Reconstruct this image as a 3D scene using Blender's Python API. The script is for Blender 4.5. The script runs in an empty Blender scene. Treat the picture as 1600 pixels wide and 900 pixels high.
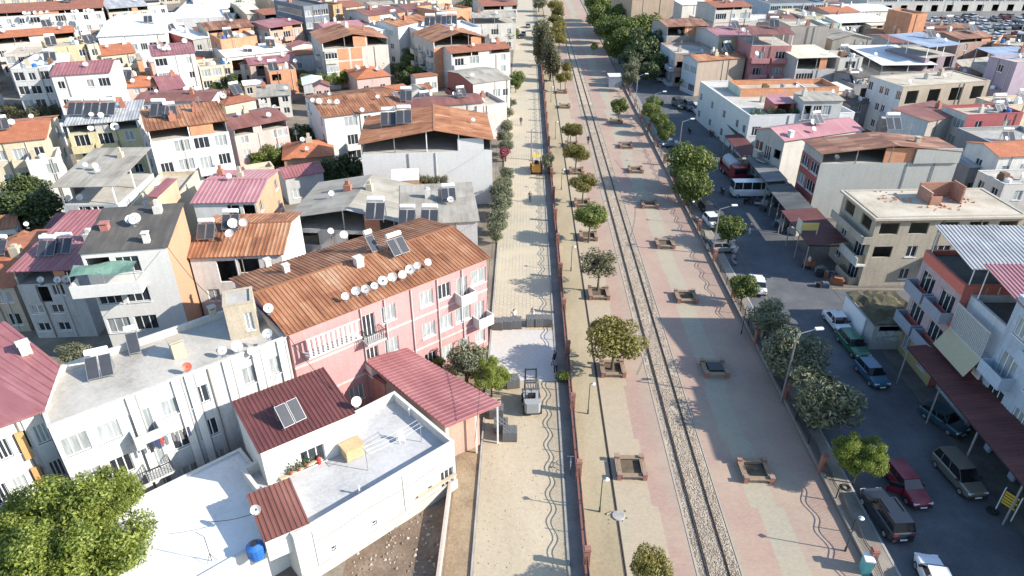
import bpy, math, random
import numpy as np
from mathutils import Vector, Matrix
RD = math.radians
random.seed(7)
sc = bpy.context.scene
COL = sc.collection
# ------------------------------------------------------------------ camera
F_PX, CAM_H, PITCH, YAW = 1067.0, 40.0, RD(30), RD(1.02)
cd = bpy.data.cameras.new('camera'); cam = bpy.data.objects.new('camera', cd); COL.objects.link(cam)
cam.location = (0, 0, CAM_H); cam.rotation_euler = (RD(90) - PITCH, 0, YAW)
cd.sensor_width = 36.0; cd.lens = 36.0 * F_PX / 1600.0; cd.clip_end = 3000; cd.clip_start = .5
sc.camera = cam
# ------------------------------------------------------------------ sky, sun, exposure
SUN_EL = RD(29.5); SUN_DIR = Vector((.978, -.21, 0)).normalized()
w = bpy.data.worlds.new('World'); sc.world = w; w.use_nodes = True
nt = w.node_tree; nt.nodes.clear()
sky = nt.nodes.new('ShaderNodeTexSky'); sky.sky_type = 'NISHITA'; sky.sun_disc = False
sky.sun_elevation = SUN_EL; sky.sun_rotation = math.atan2(SUN_DIR.x, SUN_DIR.y)
sky.air_density = 1.25; sky.dust_density = .5; sky.ozone_density = 3.0
bg = nt.nodes.new('ShaderNodeBackground'); bg.inputs[1].default_value = .15
wo = nt.nodes.new('ShaderNodeOutputWorld')
nt.links.new(sky.outputs[0], bg.inputs[0]); nt.links.new(bg.outputs[0], wo.inputs[0])
sl = bpy.data.lights.new('sun', 'SUN'); sl.energy = 5.0; sl.angle = RD(.53); sl.color = (1, .92, .80)
so = bpy.data.objects.new('sun', sl); COL.objects.link(so)
sv = Vector((SUN_DIR.x * math.cos(SUN_EL), SUN_DIR.y * math.cos(SUN_EL), math.sin(SUN_EL)))
so.rotation_euler = sv.to_track_quat('Z', 'Y').to_euler(); so.location = sv * 200
vs = sc.view_settings; vs.view_transform = 'Standard'; vs.look = 'None'; vs.gamma = 1; vs.exposure = .86
vs.use_curve_mapping = False
sc.cycles.max_bounces = 5; sc.cycles.diffuse_bounces = 3; sc.cycles.glossy_bounces = 2; sc.cycles.transparent_max_bounces = 4
sc.cycles.caustics_reflective = False; sc.cycles.caustics_refractive = False

# ------------------------------------------------------------------ pixel -> world
_f = Vector((-math.sin(YAW) * math.cos(PITCH), math.cos(YAW) * math.cos(PITCH), -math.sin(PITCH)))
_r = Vector((math.cos(YAW), math.sin(YAW), 0)); _u = _r.cross(_f)
def P(x, y, z=0.0):
    d = _f * F_PX + _r * (x - 800) - _u * (y - 450)
    t = (z - CAM_H) / d.z
    return Vector((0, 0, CAM_H)) + d * t

# ------------------------------------------------------------------ materials
MATS = {}
def _nodes(name):
    m = bpy.data.materials.new(name); m.use_nodes = True
    n = m.node_tree.nodes; l = m.node_tree.links
    b = n['Principled BSDF']
    MATS[name] = m
    return m, n, l, b
def _mix(n, l, fac, a, b, blend='MIX'):
    x = n.new('ShaderNodeMix'); x.data_type = 'RGBA'; x.blend_type = blend
    for k, v in ((0, fac), (6, a), (7, b)):
        if hasattr(v, 'links'): l.new(v, x.inputs[k])
        elif k == 0: x.inputs[0].default_value = v
        else: x.inputs[k].default_value = (*v, 1) if len(v) == 3 else v
    return x.outputs[2]
def _noise(n, l, vec, scale, detail=4, rough=.6):
    t = n.new('ShaderNodeTexNoise'); t.inputs['Scale'].default_value = scale
    t.inputs['Detail'].default_value = detail; t.inputs['Roughness'].default_value = rough
    if vec is not None: l.new(vec, t.inputs['Vector'])
    return t.outputs[0]
def _ramp(n, l, fac, stops, interp='LINEAR'):
    r = n.new('ShaderNodeValToRGB'); e = r.color_ramp.elements; r.color_ramp.interpolation = interp
    while len(e) < len(stops): e.new(.5)
    for i, (p, c) in enumerate(stops):
        e[i].position = p; e[i].color = (*c, 1) if len(c) == 3 else c
    l.new(fac, r.inputs[0]); return r.outputs[0]
def _map(n, l, vec, s):
    m = n.new('ShaderNodeMapping'); m.inputs['Scale'].default_value = s; l.new(vec, m.inputs[0]); return m.outputs[0]
def _bump(n, l, b, h, strength=.3, dist=.05):
    x = n.new('ShaderNodeBump'); x.inputs['Strength'].default_value = strength; x.inputs['Distance'].default_value = dist
    l.new(h, x.inputs['Height']); l.new(x.outputs[0], b.inputs['Normal'])
def _math(n, l, op, a, b=0.0):
    x = n.new('ShaderNodeMath'); x.operation = op
    for k, v in ((0, a), (1, b)):
        if hasattr(v, 'links'): l.new(v, x.inputs[k])
        else: x.inputs[k].default_value = v
    return x.outputs[0]
def tone(c, k): return tuple(max(0, min(1, v * k)) for v in c)

def plain(name, c, rough=.6, metal=0, coat=0, var=.12, scale=3.0):
    if name in MATS: return MATS[name]
    m, n, l, b = _nodes(name)
    tc = n.new('ShaderNodeTexCoord'); f = _noise(n, l, tc.outputs['Object'], scale, 3)
    l.new(_mix(n, l, f, tone(c, 1 - var), tone(c, 1 + var)), b.inputs['Base Color'])
    b.inputs['Roughness'].default_value = rough; b.inputs['Metallic'].default_value = metal
    if coat: b.inputs['Coat Weight'].default_value = coat; b.inputs['Coat Roughness'].default_value = .08
    return m
def wallm(c, dirt=.5):
    """painted plaster with rain streaks and patchy fading"""
    name = 'plaster_%02x%02x%02x_%d' % (*[int(v * 255) for v in c], int(dirt * 100))
    if name in MATS: return MATS[name]
    c = tone(c, .80)                                               # every wall colour lowered evenly so sunlit walls don't blow out
    m, n, l, b = _nodes(name)
    tc = n.new('ShaderNodeTexCoord'); o = tc.outputs['Object']
    oi = n.new('ShaderNodeObjectInfo')
    ad = n.new('ShaderNodeVectorMath'); ad.operation = 'ADD'; l.new(o, ad.inputs[0])
    cx = n.new('ShaderNodeCombineXYZ'); r37 = _math(n, l, 'MULTIPLY', oi.outputs['Random'], 91.0)
    l.new(r37, cx.inputs[0]); l.new(r37, cx.inputs[1]); l.new(cx.outputs[0], ad.inputs[1]); o = ad.outputs[0]
    st = _noise(n, l, _map(n, l, o, (2.2, 2.2, .18)), 1.0, 5, .65)
    pa = _noise(n, l, o, .35, 5, .6)
    f1 = _ramp(n, l, st, ((.44, (0, 0, 0)), (.68, (1, 1, 1))))
    f2 = _ramp(n, l, pa, ((.40, (0, 0, 0)), (.70, (1, 1, 1))))
    k = _mix(n, l, .5, f1, f2)
    g = sum(c) / 3
    d = tuple(.42 * v + .2 * g * w_ for v, w_ in zip(c, (1.08, 1.0, .88)))
    fac = _math(n, l, 'MULTIPLY', k, dirt)
    c1 = _mix(n, l, fac, c, d)
    fn = _noise(n, l, o, 6, 4)
    l.new(_mix(n, l, .12, c1, _ramp(n, l, fn, ((.3, (0, 0, 0)), (.7, (1, 1, 1)))), 'OVERLAY'), b.inputs['Base Color'])
    b.inputs['Roughness'].default_value = .85
    _bump(n, l, b, fn, .25, .03)
    return m
def brickm(name, c1, c2, mortar=(.45, .42, .38), sc_=2.6, ratio=(.40, .21)):
    if name in MATS: return MATS[name]
    m, n, l, b = _nodes(name)
    tc = n.new('ShaderNodeTexCoord'); s = n.new('ShaderNodeSeparateXYZ'); l.new(tc.outputs['Object'], s.inputs[0])
    cx = n.new('ShaderNodeCombineXYZ'); l.new(_math(n, l, 'ADD', s.outputs[0], s.outputs[1]), cx.inputs[0]); l.new(s.outputs[2], cx.inputs[1])
    t = n.new('ShaderNodeTexBrick'); l.new(cx.outputs[0], t.inputs['Vector'])
    t.inputs['Scale'].default_value = 1; t.inputs['Brick Width'].default_value = ratio[0]; t.inputs['Row Height'].default_value = ratio[1]
    t.inputs['Mortar Size'].default_value = .012
    t.inputs['Color1'].default_value = (*c1, 1); t.inputs['Color2'].default_value = (*c2, 1); t.inputs['Mortar'].default_value = (*mortar, 1)
    nz = _noise(n, l, tc.outputs['Object'], .7, 5)
    l.new(_mix(n, l, .35, t.outputs[0], _ramp(n, l, nz, ((.3, tone(c1, .6)), (.7, tone(c2, 1.25))))), b.inputs['Base Color'])
    b.inputs['Roughness'].default_value = .9
    return m
def sheetm(name, cols, rough=.6, panel=.9, plen=2.4, spread=1.0, metal=0.0):
    """roof sheeting: each sheet weathered a little differently, stains running down the slope (uses UV in metres)"""
    if name in MATS: return MATS[name]
    m, n, l, b = _nodes(name)
    uv = n.new('ShaderNodeUVMap').outputs[0]; s = n.new('ShaderNodeSeparateXYZ'); l.new(uv, s.inputs[0])
    fu = _math(n, l, 'FLOOR', _math(n, l, 'DIVIDE', s.outputs[0], panel)); fv = _math(n, l, 'FLOOR', _math(n, l, 'DIVIDE', s.outputs[1], plen))
    oi = n.new('ShaderNodeObjectInfo'); rnd = _math(n, l, 'MULTIPLY', oi.outputs['Random'], 53)
    c = n.new('ShaderNodeCombineXYZ'); l.new(fu, c.inputs[0]); l.new(fv, c.inputs[1]); l.new(rnd, c.inputs[2])
    wn = n.new('ShaderNodeTexWhiteNoise'); wn.noise_dimensions = '3D'; l.new(c.outputs[0], wn.inputs[0])
    c2 = n.new('ShaderNodeCombineXYZ'); l.new(_math(n, l, 'MULTIPLY', s.outputs[0], 2.0), c2.inputs[0]); l.new(_math(n, l, 'MULTIPLY', s.outputs[1], .22), c2.inputs[1]); l.new(rnd, c2.inputs[2])
    st = _noise(n, l, c2.outputs[0], 1.0, 6, .7)
    c3 = n.new('ShaderNodeCombineXYZ'); l.new(s.outputs[0], c3.inputs[0]); l.new(s.outputs[1], c3.inputs[1]); l.new(rnd, c3.inputs[2])
    pt = _noise(n, l, c3.outputs[0], .28, 5, .6)
    v = _math(n, l, 'ADD', _math(n, l, 'MULTIPLY', st, .55), _math(n, l, 'MULTIPLY', pt, .45))
    v = _math(n, l, 'ADD', v, _math(n, l, 'MULTIPLY', _math(n, l, 'SUBTRACT', wn.outputs[0], .5), .16 * spread))
    k = len(cols); lo, hi = .33, .67
    stops = [(lo + (hi - lo) * i / (k - 1), cc) for i, cc in enumerate(cols)]
    l.new(_ramp(n, l, v, stops), b.inputs['Base Color'])
    b.inputs['Roughness'].default_value = rough; b.inputs['Metallic'].default_value = metal
    _bump(n, l, b, st, .15, .03)
    return m
def tilem(name, c1, c2):
    if name in MATS: return MATS[name]
    m, n, l, b = _nodes(name)
    uv = n.new('ShaderNodeUVMap').outputs[0]
    t = n.new('ShaderNodeTexBrick'); l.new(uv, t.inputs['Vector']); t.inputs['Scale'].default_value = 1
    t.inputs['Brick Width'].default_value = .24; t.inputs['Row Height'].default_value = .36; t.inputs['Mortar Size'].default_value = .02; t.offset = 0
    t.inputs['Color1'].default_value = (*c1, 1); t.inputs['Color2'].default_value = (*c2, 1); t.inputs['Mortar'].default_value = (*tone(c1, .35), 1)
    nz = _noise(n, l, uv, .5, 6, .7)
    l.new(_mix(n, l, .5, t.outputs[0], _ramp(n, l, nz, ((.3, tone(c1, .55)), (.55, c1), (.75, tone(c2, 1.3))))), b.inputs['Base Color'])
    b.inputs['Roughness'].default_value = .85; _bump(n, l, b, t.outputs[1], -.5, .04)
    return m
def groundm(name, cols, scale=.15, fine=8, rough=.95, bump=.4, stretch=(1, 1, 1)):
    if name in MATS: return MATS[name]
    m, n, l, b = _nodes(name)
    tc = n.new('ShaderNodeTexCoord'); o = _map(n, l, tc.outputs['Object'], stretch)
    a = _noise(n, l, o, scale, 8, .65); d = _noise(n, l, tc.outputs['Object'], fine, 4, .7)
    v = _math(n, l, 'ADD', _math(n, l, 'MULTIPLY', a, .7), _math(n, l, 'MULTIPLY', d, .3))
    k = len(cols)
    l.new(_ramp(n, l, v, [(.34 + .32 * i / (k - 1), c) for i, c in enumerate(cols)]), b.inputs['Base Color'])
    b.inputs['Roughness'].default_value = rough; _bump(n, l, b, d, bump, .04)
    return m
def leafm(name, cols, trans=.25):
    if name in MATS: return MATS[name]
    m, n, l, b = _nodes(name)
    g = n.new('ShaderNodeNewGeometry'); tc = n.new('ShaderNodeTexCoord')
    oi = n.new('ShaderNodeObjectInfo')
    v = _math(n, l, 'ADD', _math(n, l, 'MULTIPLY', g.outputs['Random Per Island'], .6), _math(n, l, 'MULTIPLY', _noise(n, l, tc.outputs['Object'], .9, 3), .4))
    v = _math(n, l, 'ADD', v, _math(n, l, 'MULTIPLY', _math(n, l, 'SUBTRACT', oi.outputs['Random'], .5), .18))
    k = len(cols)
    cc = _ramp(n, l, v, [(.15 + .7 * i / (k - 1), c) for i, c in enumerate(cols)])
    l.new(cc, b.inputs['Base Color']); b.inputs['Roughness'].default_value = .55
    t = n.new('ShaderNodeBsdfTranslucent'); l.new(_mix(n, l, 1.0, cc, (1.3, 1.35, .6), 'MULTIPLY'), t.inputs[0])
    mx = n.new('ShaderNodeMixShader'); mx.inputs[0].default_value = trans
    l.new(b.outputs[0], mx.inputs[1]); l.new(t.outputs[0], mx.inputs[2]); l.new(mx.outputs[0], n['Material Output'].inputs[0])
    return m
def glassm(name, c, rough=.06, var=.5):
    if name in MATS: return MATS[name]
    m, n, l, b = _nodes(name)
    oi = n.new('ShaderNodeObjectInfo'); tc = n.new('ShaderNodeTexCoord')
    f = _noise(n, l, _map(n, l, tc.outputs['Object'], (5, 5, .6)), 1, 2)
    v = _mix(n, l, oi.outputs['Random'], tone(c, 1 - var), tone(c, 1 + var))
    l.new(_mix(n, l, .5, v, _ramp(n, l, f, ((.35, tone(c, .55)), (.65, tone(c, 1.4))))), b.inputs['Base Color'])
    b.inputs['Roughness'].default_value = rough; b.inputs['Specular IOR Level'].default_value = .7
    return m
# palette (real base colours)
WHITE = (.80, .79, .76); OFFW = (.72, .70, .65); CREAM = (.72, .62, .46); TAN = (.62, .48, .33); PINK = (.70, .33, .34); LPINK = (.72, .50, .46)
GREY = (.42, .42, .41); LGREY = (.56, .57, .57); CONC = (.40, .37, .32); PBLUE = (.55, .64, .72); YEL = (.68, .58, .30); ORNG = (.66, .34, .17); REDW = (.45, .10, .09); MAUVE = (.36, .27, .33); MINT = (.45, .58, .52); BEIGE = (.58, .50, .39); GGREEN = (.45, .50, .46)
BRICK = brickm('hollow_brick', (.50, .19, .09), (.58, .27, .14)); BRICKD = brickm('old_brick', (.30, .13, .09), (.40, .19, .12))
RUST = sheetm('rusted_sheet', ((.12, .05, .027), (.235, .095, .045), (.35, .16, .082), (.42, .27, .175)), .8, .85, 3.0, .75)
RUST2 = sheetm('rusted_sheet_dark', ((.09, .045, .032), (.16, .072, .048), (.26, .12, .07), (.33, .21, .15)), .75, .85, 3.0, 1.2)
REDR = sheetm('maroon_sheet', ((.21, .075, .08), (.275, .105, .11), (.35, .16, .16)), .5, 1.0, 6, .6)
PINKR = sheetm('faded_pink_sheet', ((.31, .13, .15), (.38, .18, .195), (.47, .26, .265)), .55, 1.0, 6, .5)
DKRED = sheetm('dark_red_sheet', ((.08, .028, .028), (.12, .04, .038), (.17, .06, .055)), .55, 1.0, 8, .5)
BRNR = sheetm('brown_red_sheet', ((.13, .05, .04), (.19, .075, .058), (.26, .12, .095)), .6, 1.0, 5, .7)
FIBRE = sheetm('fibre_cement_sheet', ((.20, .18, .15), (.31, .285, .24), (.40, .375, .33)), .9, 1.0, 2.2, .9)
GREYR = sheetm('grey_sheet', ((.22, .22, .23), (.36, .36, .36), (.50, .50, .49)), .55, .9, 4, .9)
CHAR = sheetm('charcoal_sheet', ((.055, .05, .046), (.085, .078, .07), (.13, .12, .105)), .85, 1.0, 6, .5)
WHTR = sheetm('white_sheet', ((.50, .50, .48), (.66, .67, .66), (.78, .79, .79)), .5, 1.0, 6, .6)
CREAMR = sheetm('cream_sheet', ((.46, .42, .31), (.58, .54, .42), (.66, .63, .52)), .6, 1.0, 6, .6)
BLUER = sheetm('blue_grey_sheet', ((.16, .20, .28), (.24, .29, .38), (.34, .40, .48)), .5, 1.0, 6, .6)
CLAY = tilem('clay_tile', (.40, .135, .065), (.50, .20, .10)); CLAYD = tilem('old_clay_tile', (.27, .10, .065), (.38, .16, .09))
DECK = groundm('roof_screed', ((.28, .26, .23), (.42, .40, .36), (.54, .51, .46)), .25, 5)
DECKW = groundm('white_roof_coating', ((.52, .53, .54), (.70, .71, .72), (.80, .81, .81)), .2, 4)
DECKG = groundm('grey_roof_coating', ((.34, .345, .35), (.44, .445, .45), (.52, .525, .53)), .25, 4)
DECKD = groundm('bitumen_deck', ((.05, .055, .055), (.085, .09, .09), (.14, .145, .14)), .3, 5)
DECKB = groundm('bare_concrete_deck', ((.30, .25, .19), (.44, .39, .31), (.55, .50, .42)), .3, 6)
CONCM = groundm('grey_concrete', ((.22, .21, .20), (.33, .32, .30), (.43, .42, .40)), .5, 9)
STEEL = plain('galvanised_steel', (.42, .43, .44), .4, .7); DARKM = plain('dark_metal', (.045, .045, .05), .5, .3)
WHITEP = plain('white_paint', (.80, .80, .79), .5, 0, 0, .04); WPLAST = plain('white_plastic', (.78, .79, .80), .4, 0, 0, .04)
FRAME = plain('upvc_frame', (.74, .75, .75), .35, 0, 0, .05); DFRAME = plain('dark_frame', (.10, .09, .085), .4)
BLACK = plain('black_rubber', (.02, .02, .021), .8); WOOD = plain('weathered_wood', (.17, .10, .06), .8, 0, 0, .35, 6)
REDP = plain('red_paint', (.50, .04, .03), .5); YELP = plain('yellow_paint', (.70, .46, .04), .5); BLUEP = plain('blue_plastic', (.03, .14, .42), .4)
DISHM = glassm('dish_enamel', (.62, .61, .585), .45, .22)
GLASS = glassm('window_glass', (.028, .034, .042)); CURT = glassm('curtained_glass', (.30, .325, .33), .12, .35); GLASSB = glassm('blue_tinted_glass', (.05, .075, .10))
SOLAR = plain('solar_absorber', (.055, .058, .066), .35, .2, .3, .3, 2); SOIL = groundm('planter_soil', ((.06, .045, .03), (.12, .09, .06), (.18, .14, .09)), .9, 12)
BARK = plain('bark', (.11, .085, .06), .95, 0, 0, .4, 9)
RED_BRICK = brickm('pillar_brick', (.27, .085, .06), (.34, .12, .08), (.34, .28, .24), 1, (.22, .075))
MOSS = groundm('mossy_rubble', ((.035, .035, .02), (.07, .065, .035), (.13, .10, .06)), .8, 7, .95, 1.0)

# ------------------------------------------------------------------ mesh builder
class MB:
    def __init__(s): s.V = []; s.F = []; s.M = []; s.U = []; s.uv = False; s.T = None
    def v(s, p):
        p = Vector(p)
        if s.T is not None: p = s.T @ p
        s.V.append(p[:]); return len(s.V) - 1
    def face(s, pts, m=0, uv=None):
        s.F.append([s.v(p) for p in pts]); s.M.append(m); s.U.append(uv)
        if uv: s.uv = True
    def box(s, x0, x1, y0, y1, z0, z1, m=0):
        a = [s.v(p) for p in ((x0, y0, z0), (x1, y0, z0), (x1, y1, z0), (x0, y1, z0), (x0, y0, z1), (x1, y0, z1), (x1, y1, z1), (x0, y1, z1))]
        for q in ((0, 3, 2, 1), (4, 5, 6, 7), (0, 1, 5, 4), (1, 2, 6, 5), (2, 3, 7, 6), (3, 0, 4, 7)):
            s.F.append([a[i] for i in q]); s.M.append(m); s.U.append(None)
    def prism(s, poly, z0, z1, m=0, mt=None):
        n = len(poly)
        for i in range(n):
            a, b = poly[i], poly[(i + 1) % n]
            s.face(((a[0], a[1], z0), (b[0], b[1], z0), (b[0], b[1], z1), (a[0], a[1], z1)), m)
        s.face([(p[0], p[1], z1) for p in poly], m if mt is None else mt)
        s.face([(p[0], p[1], z0) for p in reversed(poly)], m)
    def tube(s, p, q, r, r2=None, n=6, m=0, cap=True):
        p = Vector(p); q = Vector(q); r2 = r if r2 is None else r2
        d = (q - p); 
        if d.length < 1e-6: return
        d.normalize(); a = d.orthogonal().normalized(); b = d.cross(a)
        A = []; B = []
        for i in range(n):
            t = 2 * math.pi * i / n; o = a * math.cos(t) + b * math.sin(t)
            A.append(s.v(p + o * r)); B.append(s.v(q + o * r2))
        for i in range(n):
            j = (i + 1) % n; s.F.append([A[i], A[j], B[j], B[i]]); s.M.append(m); s.U.append(None)
        if cap:
            s.F.append(A[::-1]); s.M.append(m); s.U.append(None); s.F.append(B); s.M.append(m); s.U.append(None)
    def path(s, pts, r, n=5, m=0):
        for a, b in zip(pts, pts[1:]): s.tube(a, b, r, None, n, m)
    def sheet(s, p0, p1, p2, p3, pitch=0.0, amp=.04, th=.05, m=0):
        """sloping sheet p0->p1 along the eave, p0->p3 up the slope; ribs run up the slope"""
        p0, p1, p2, p3 = (Vector(p) for p in (p0, p1, p2, p3))
        L = ((p1 - p0).length + (p2 - p3).length) / 2; S = ((p3 - p0).length + (p2 - p1).length) / 2
        nrm = (p1 - p0).cross(p3 - p0).normalized()
        if nrm.z < 0: nrm = -nrm
        prof = [(0, 0), (1, 0)]
        if pitch:
            k = max(2, int(L / pitch)); prof = []
            for i in range(k):
                for t, h in ((.0, 0), (.5, 0), (.6, 1), (.9, 1)): prof.append(((i + t) / k, h))
            prof.append((1, 0))
        top = []
        for t, h in prof:
            a = p0.lerp(p1, t) + nrm * amp * h; b = p3.lerp(p2, t) + nrm * amp * h
            top.append((a, b, t))
        for (a, b, t), (c, d, t2) in zip(top, top[1:]):
            s.face((a, c, d, b), m, ((t * L, 0), (t2 * L, 0), (t2 * L, S), (t * L, S)))
        dn = nrm * th
        q = [p0 - dn, p1 - dn, p2 - dn, p3 - dn]
        s.face((q[0], q[3], q[2], q[1]), m, ((0, 0), (0, S), (L, S), (L, 0)))
        for a, b, c, d in ((p0, p1, q[1], q[0]), (p1, p2, q[2], q[1]), (p2, p3, q[3], q[2]), (p3, p0, q[0], q[3])):
            s.face((a, d, c, b), m, ((0, 0), (0, .05), (.5, .05), (.5, 0)))
    def mesh(s, name, mats, smooth=False):
        me = bpy.data.meshes.new(name); me.from_pydata(s.V, [], s.F)
        for mt in (mats if isinstance(mats, (list, tuple)) else [mats]): me.materials.append(mt)
        if any(s.M): me.polygons.foreach_set('material_index', s.M)
        if smooth: me.polygons.foreach_set('use_smooth', [True] * len(s.F))
        if s.uv:
            ul = me.uv_layers.new(name='UVMap'); d = []
            for f, u in zip(s.F, s.U):
                for k in range(len(f)): d += (u[k] if u else (0, 0))
            ul.data.foreach_set('uv', d)
        me.update(); return me
    def build(s, name, mats, parent=None, smooth=False):
        return put(name, s.mesh(name, mats, smooth), parent)
def put(name, me, parent=None, loc=None, rz=0, scale=None):
    o = bpy.data.objects.new(name, me); COL.objects.link(o)
    if parent: o.parent = parent
    if loc is not None: o.location = loc
    if rz: o.rotation_euler = (0, 0, rz)
    if scale is not None: o.scale = scale if hasattr(scale, '__len__') else (scale,) * 3
    return o
def tag(o, label=None, cat=None, group=None, kind=None):
    if label: o['label'] = label
    if cat: o['category'] = cat
    if group: o['group'] = group
    if kind: o['kind'] = kind
    return o
def thing(name, label, cat, loc=(0, 0, 0), rz=0, group=None, scale=None):
    return tag(put(name, None, None, loc, rz, scale), label, cat, group)
def struct(name, mb, mats): return tag(mb.build(name, mats), kind='structure')
CACHE = {}
def cached(key, fn):
    if key not in CACHE: CACHE[key] = fn()
    return CACHE[key]
def recolor(o, m):
    for s in o.material_slots: pass
    o.material_slots[0].link = 'OBJECT'; o.material_slots[0].material = m

# ------------------------------------------------------------------ ground, roads, promenade
def slab(name, poly, z0, z1, m):
    b = MB(); b.prism(poly, z0, z1); return struct(name, b, m)
def sheet_xy(name, x0, x1, y0, y1, z, m, top=None):
    b = MB(); b.box(x0, x1, y0, y1, z - .03, z); return struct(name, b, m)
EARTH = groundm('dusty_earth', ((.12, .10, .078), (.19, .16, .125), (.28, .24, .185)), .25, 3)
b = MB(); b.face(((-1500, -200, 0), (1500, -200, 0), (1500, 2500, 0), (-1500, 2500, 0))); struct('ground', b, EARTH)
SAND = groundm('sand_bedding', ((.31, .25, .175), (.42, .35, .25), (.51, .435, .32)), .12, 3, stretch=(1, .35, 1))
def paverm(name, c1, c2, mortar, wd, ht, sandfac, sandcol, swap=False, joint=.012):
    m, n, l, b = _nodes(name)
    tc = n.new('ShaderNodeTexCoord'); t = n.new('ShaderNodeTexBrick'); t.inputs['Scale'].default_value = 1
    if swap:
        s0 = n.new('ShaderNodeSeparateXYZ'); l.new(tc.outputs['Object'], s0.inputs[0]); cc = n.new('ShaderNodeCombineXYZ'); l.new(s0.outputs[1], cc.inputs[0]); l.new(s0.outputs[0], cc.inputs[1]); l.new(cc.outputs[0], t.inputs[0])
    else: l.new(tc.outputs['Object'], t.inputs[0])
    t.inputs['Brick Width'].default_value = wd; t.inputs['Row Height'].default_value = ht; t.inputs['Mortar Size'].default_value = joint
    t.inputs['Color1'].default_value = (*c1, 1); t.inputs['Color2'].default_value = (*c2, 1); t.inputs['Mortar'].default_value = (*mortar, 1)
    s = n.new('ShaderNodeSeparateXYZ'); l.new(tc.outputs['Object'], s.inputs[0])
    f = _noise(n, l, _map(n, l, tc.outputs['Object'], (.25, .9, 1)), .6, 7, .7)
    g = _noise(n, l, tc.outputs['Object'], .22, 6, .6)
    v = _math(n, l, 'ADD', _math(n, l, 'MULTIPLY', f, .5), _math(n, l, 'MULTIPLY', g, .5))
    k = _ramp(n, l, v, ((.5 - sandfac * .25, (0, 0, 0)), (.72 - sandfac * .25, (1, 1, 1))))
    l.new(_mix(n, l, k, t.outputs[0], sandcol), b.inputs['Base Color']); b.inputs['Roughness'].default_value = .9
    _bump(n, l, b, t.outputs[1], -.3, .02)
    return m
PAV_NEW = paverm('new_pale_pavers', (.47, .46, .44), (.54, .53, .51), (.36, .34, .31), .22, .16, .1, (.55, .47, .36))
PAV_OLD = paverm('sanded_pavers', (.40, .36, .28), (.46, .42, .33), (.27, .235, .18), .7, .43, .5, (.47, .40, .29), True, .04)
sheet_xy('road_bed', -3.2, 3.25, 16, 51.6, .02, SAND)
sheet_xy('road_paving', -3.2, 3.25, 51.62, 60.3, .055, PAV_NEW)
sheet_xy('road', -3.2, 3.25, 60.32, 420, .03, PAV_OLD)
sheet_xy('verge', 3.42, 4.42, 16, 420, .02, groundm('grey_verge', ((.13, .12, .11), (.20, .185, .17), (.27, .25, .22)), .3, 5))
b = MB(); b.box(3.26, 3.41, 16, 420, 0, .1); struct('kerb', b, CONCM)
b = MB(); b.box(-3.36, -3.22, 16, 160, 0, .16); struct('kerb', b, CONCM)
TRENCH = groundm('dug_soil', ((.17, .12, .075), (.27, .20, .125), (.38, .29, .19)), .35, 4, .95, 1.0)
sheet_xy('path', -5.2, -3.4, 16, 58, .012, TRENCH)
# promenade: laid in lengthwise bands of beige and pink pavers
def promenade_mat():
    m, n, l, b = _nodes('promenade_pavers')
    tc = n.new('ShaderNodeTexCoord'); s = n.new('ShaderNodeSeparateXYZ'); l.new(tc.outputs['Object'], s.inputs[0])
    seg = _math(n, l, 'FLOOR', _math(n, l, 'DIVIDE', s.outputs[1], 7.3))
    wn = n.new('ShaderNodeTexWhiteNoise'); wn.noise_dimensions = '1D'; l.new(seg, wn.inputs['W'])
    x = _math(n, l, 'ADD', s.outputs[0], _math(n, l, 'MULTIPLY', _math(n, l, 'SUBTRACT', wn.outputs[0], .5), .9))
    x = _math(n, l, 'DIVIDE', x, 24.0)
    be = (.40, .335, .245); be2 = (.385, .335, .25); pk = (.365, .25, .205); pk2 = (.35, .265, .215); gn = (.345, .315, .245)
    st = [(0, be2), (7.3 / 24, be), (9.9 / 24, pk), (11.2 / 24, pk2), (15.0 / 24, pk), (17.3 / 24, gn), (19.3 / 24, pk2), (21.3 / 24, pk)]
    c = _ramp(n, l, x, st, 'CONSTANT')
    t = n.new('ShaderNodeTexBrick'); l.new(tc.outputs['Object'], t.inputs[0]); t.inputs['Scale'].default_value = 1
    t.inputs['Brick Width'].default_value = .22; t.inputs['Row Height'].default_value = .11; t.inputs['Mortar Size'].default_value = .008
    t.inputs['Color1'].default_value = (.9, .9, .9, 1); t.inputs['Color2'].default_value = (1.08, 1.06, 1.04, 1); t.inputs['Mortar'].default_value = (.72, .70, .68, 1)
    c = _mix(n, l, 1.0, c, t.outputs[0], 'MULTIPLY')
    d = _noise(n, l, tc.outputs['Object'], .16, 8, .7); d2 = _noise(n, l, tc.outputs['Object'], 1.3, 5, .7)
    k = _ramp(n, l, d, ((.42, (0, 0, 0)), (.66, (1, 1, 1))))
    c = _mix(n, l, _math(n, l, 'MULTIPLY', k, .55), c, (.40, .33, .235))
    k2 = _ramp(n, l, d2, ((.55, (0, 0, 0)), (.8, (1, 1, 1))))
    c = _mix(n, l, _math(n, l, 'MULTIPLY', k2, .3), c, (.25, .20, .155))
    l.new(c, b.inputs['Base Color']); b.inputs['Roughness'].default_value = .9
    _bump(n, l, b, t.outputs[1], -.2, .02)
    return m
PROM = promenade_mat()
sheet_xy('pavement', 7.25, 11.95, 12, 330, .06, PROM)
sheet_xy('pavement', 15.1, 23.68, 12, 330, .06, PROM)
sheet_xy('path', 4.62, 7.05, 12, 330, .045, groundm('sandy_path', ((.25, .20, .125), (.345, .285, .185), (.43, .36, .25)), .18, 4, stretch=(1, .3, 1)))
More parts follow.
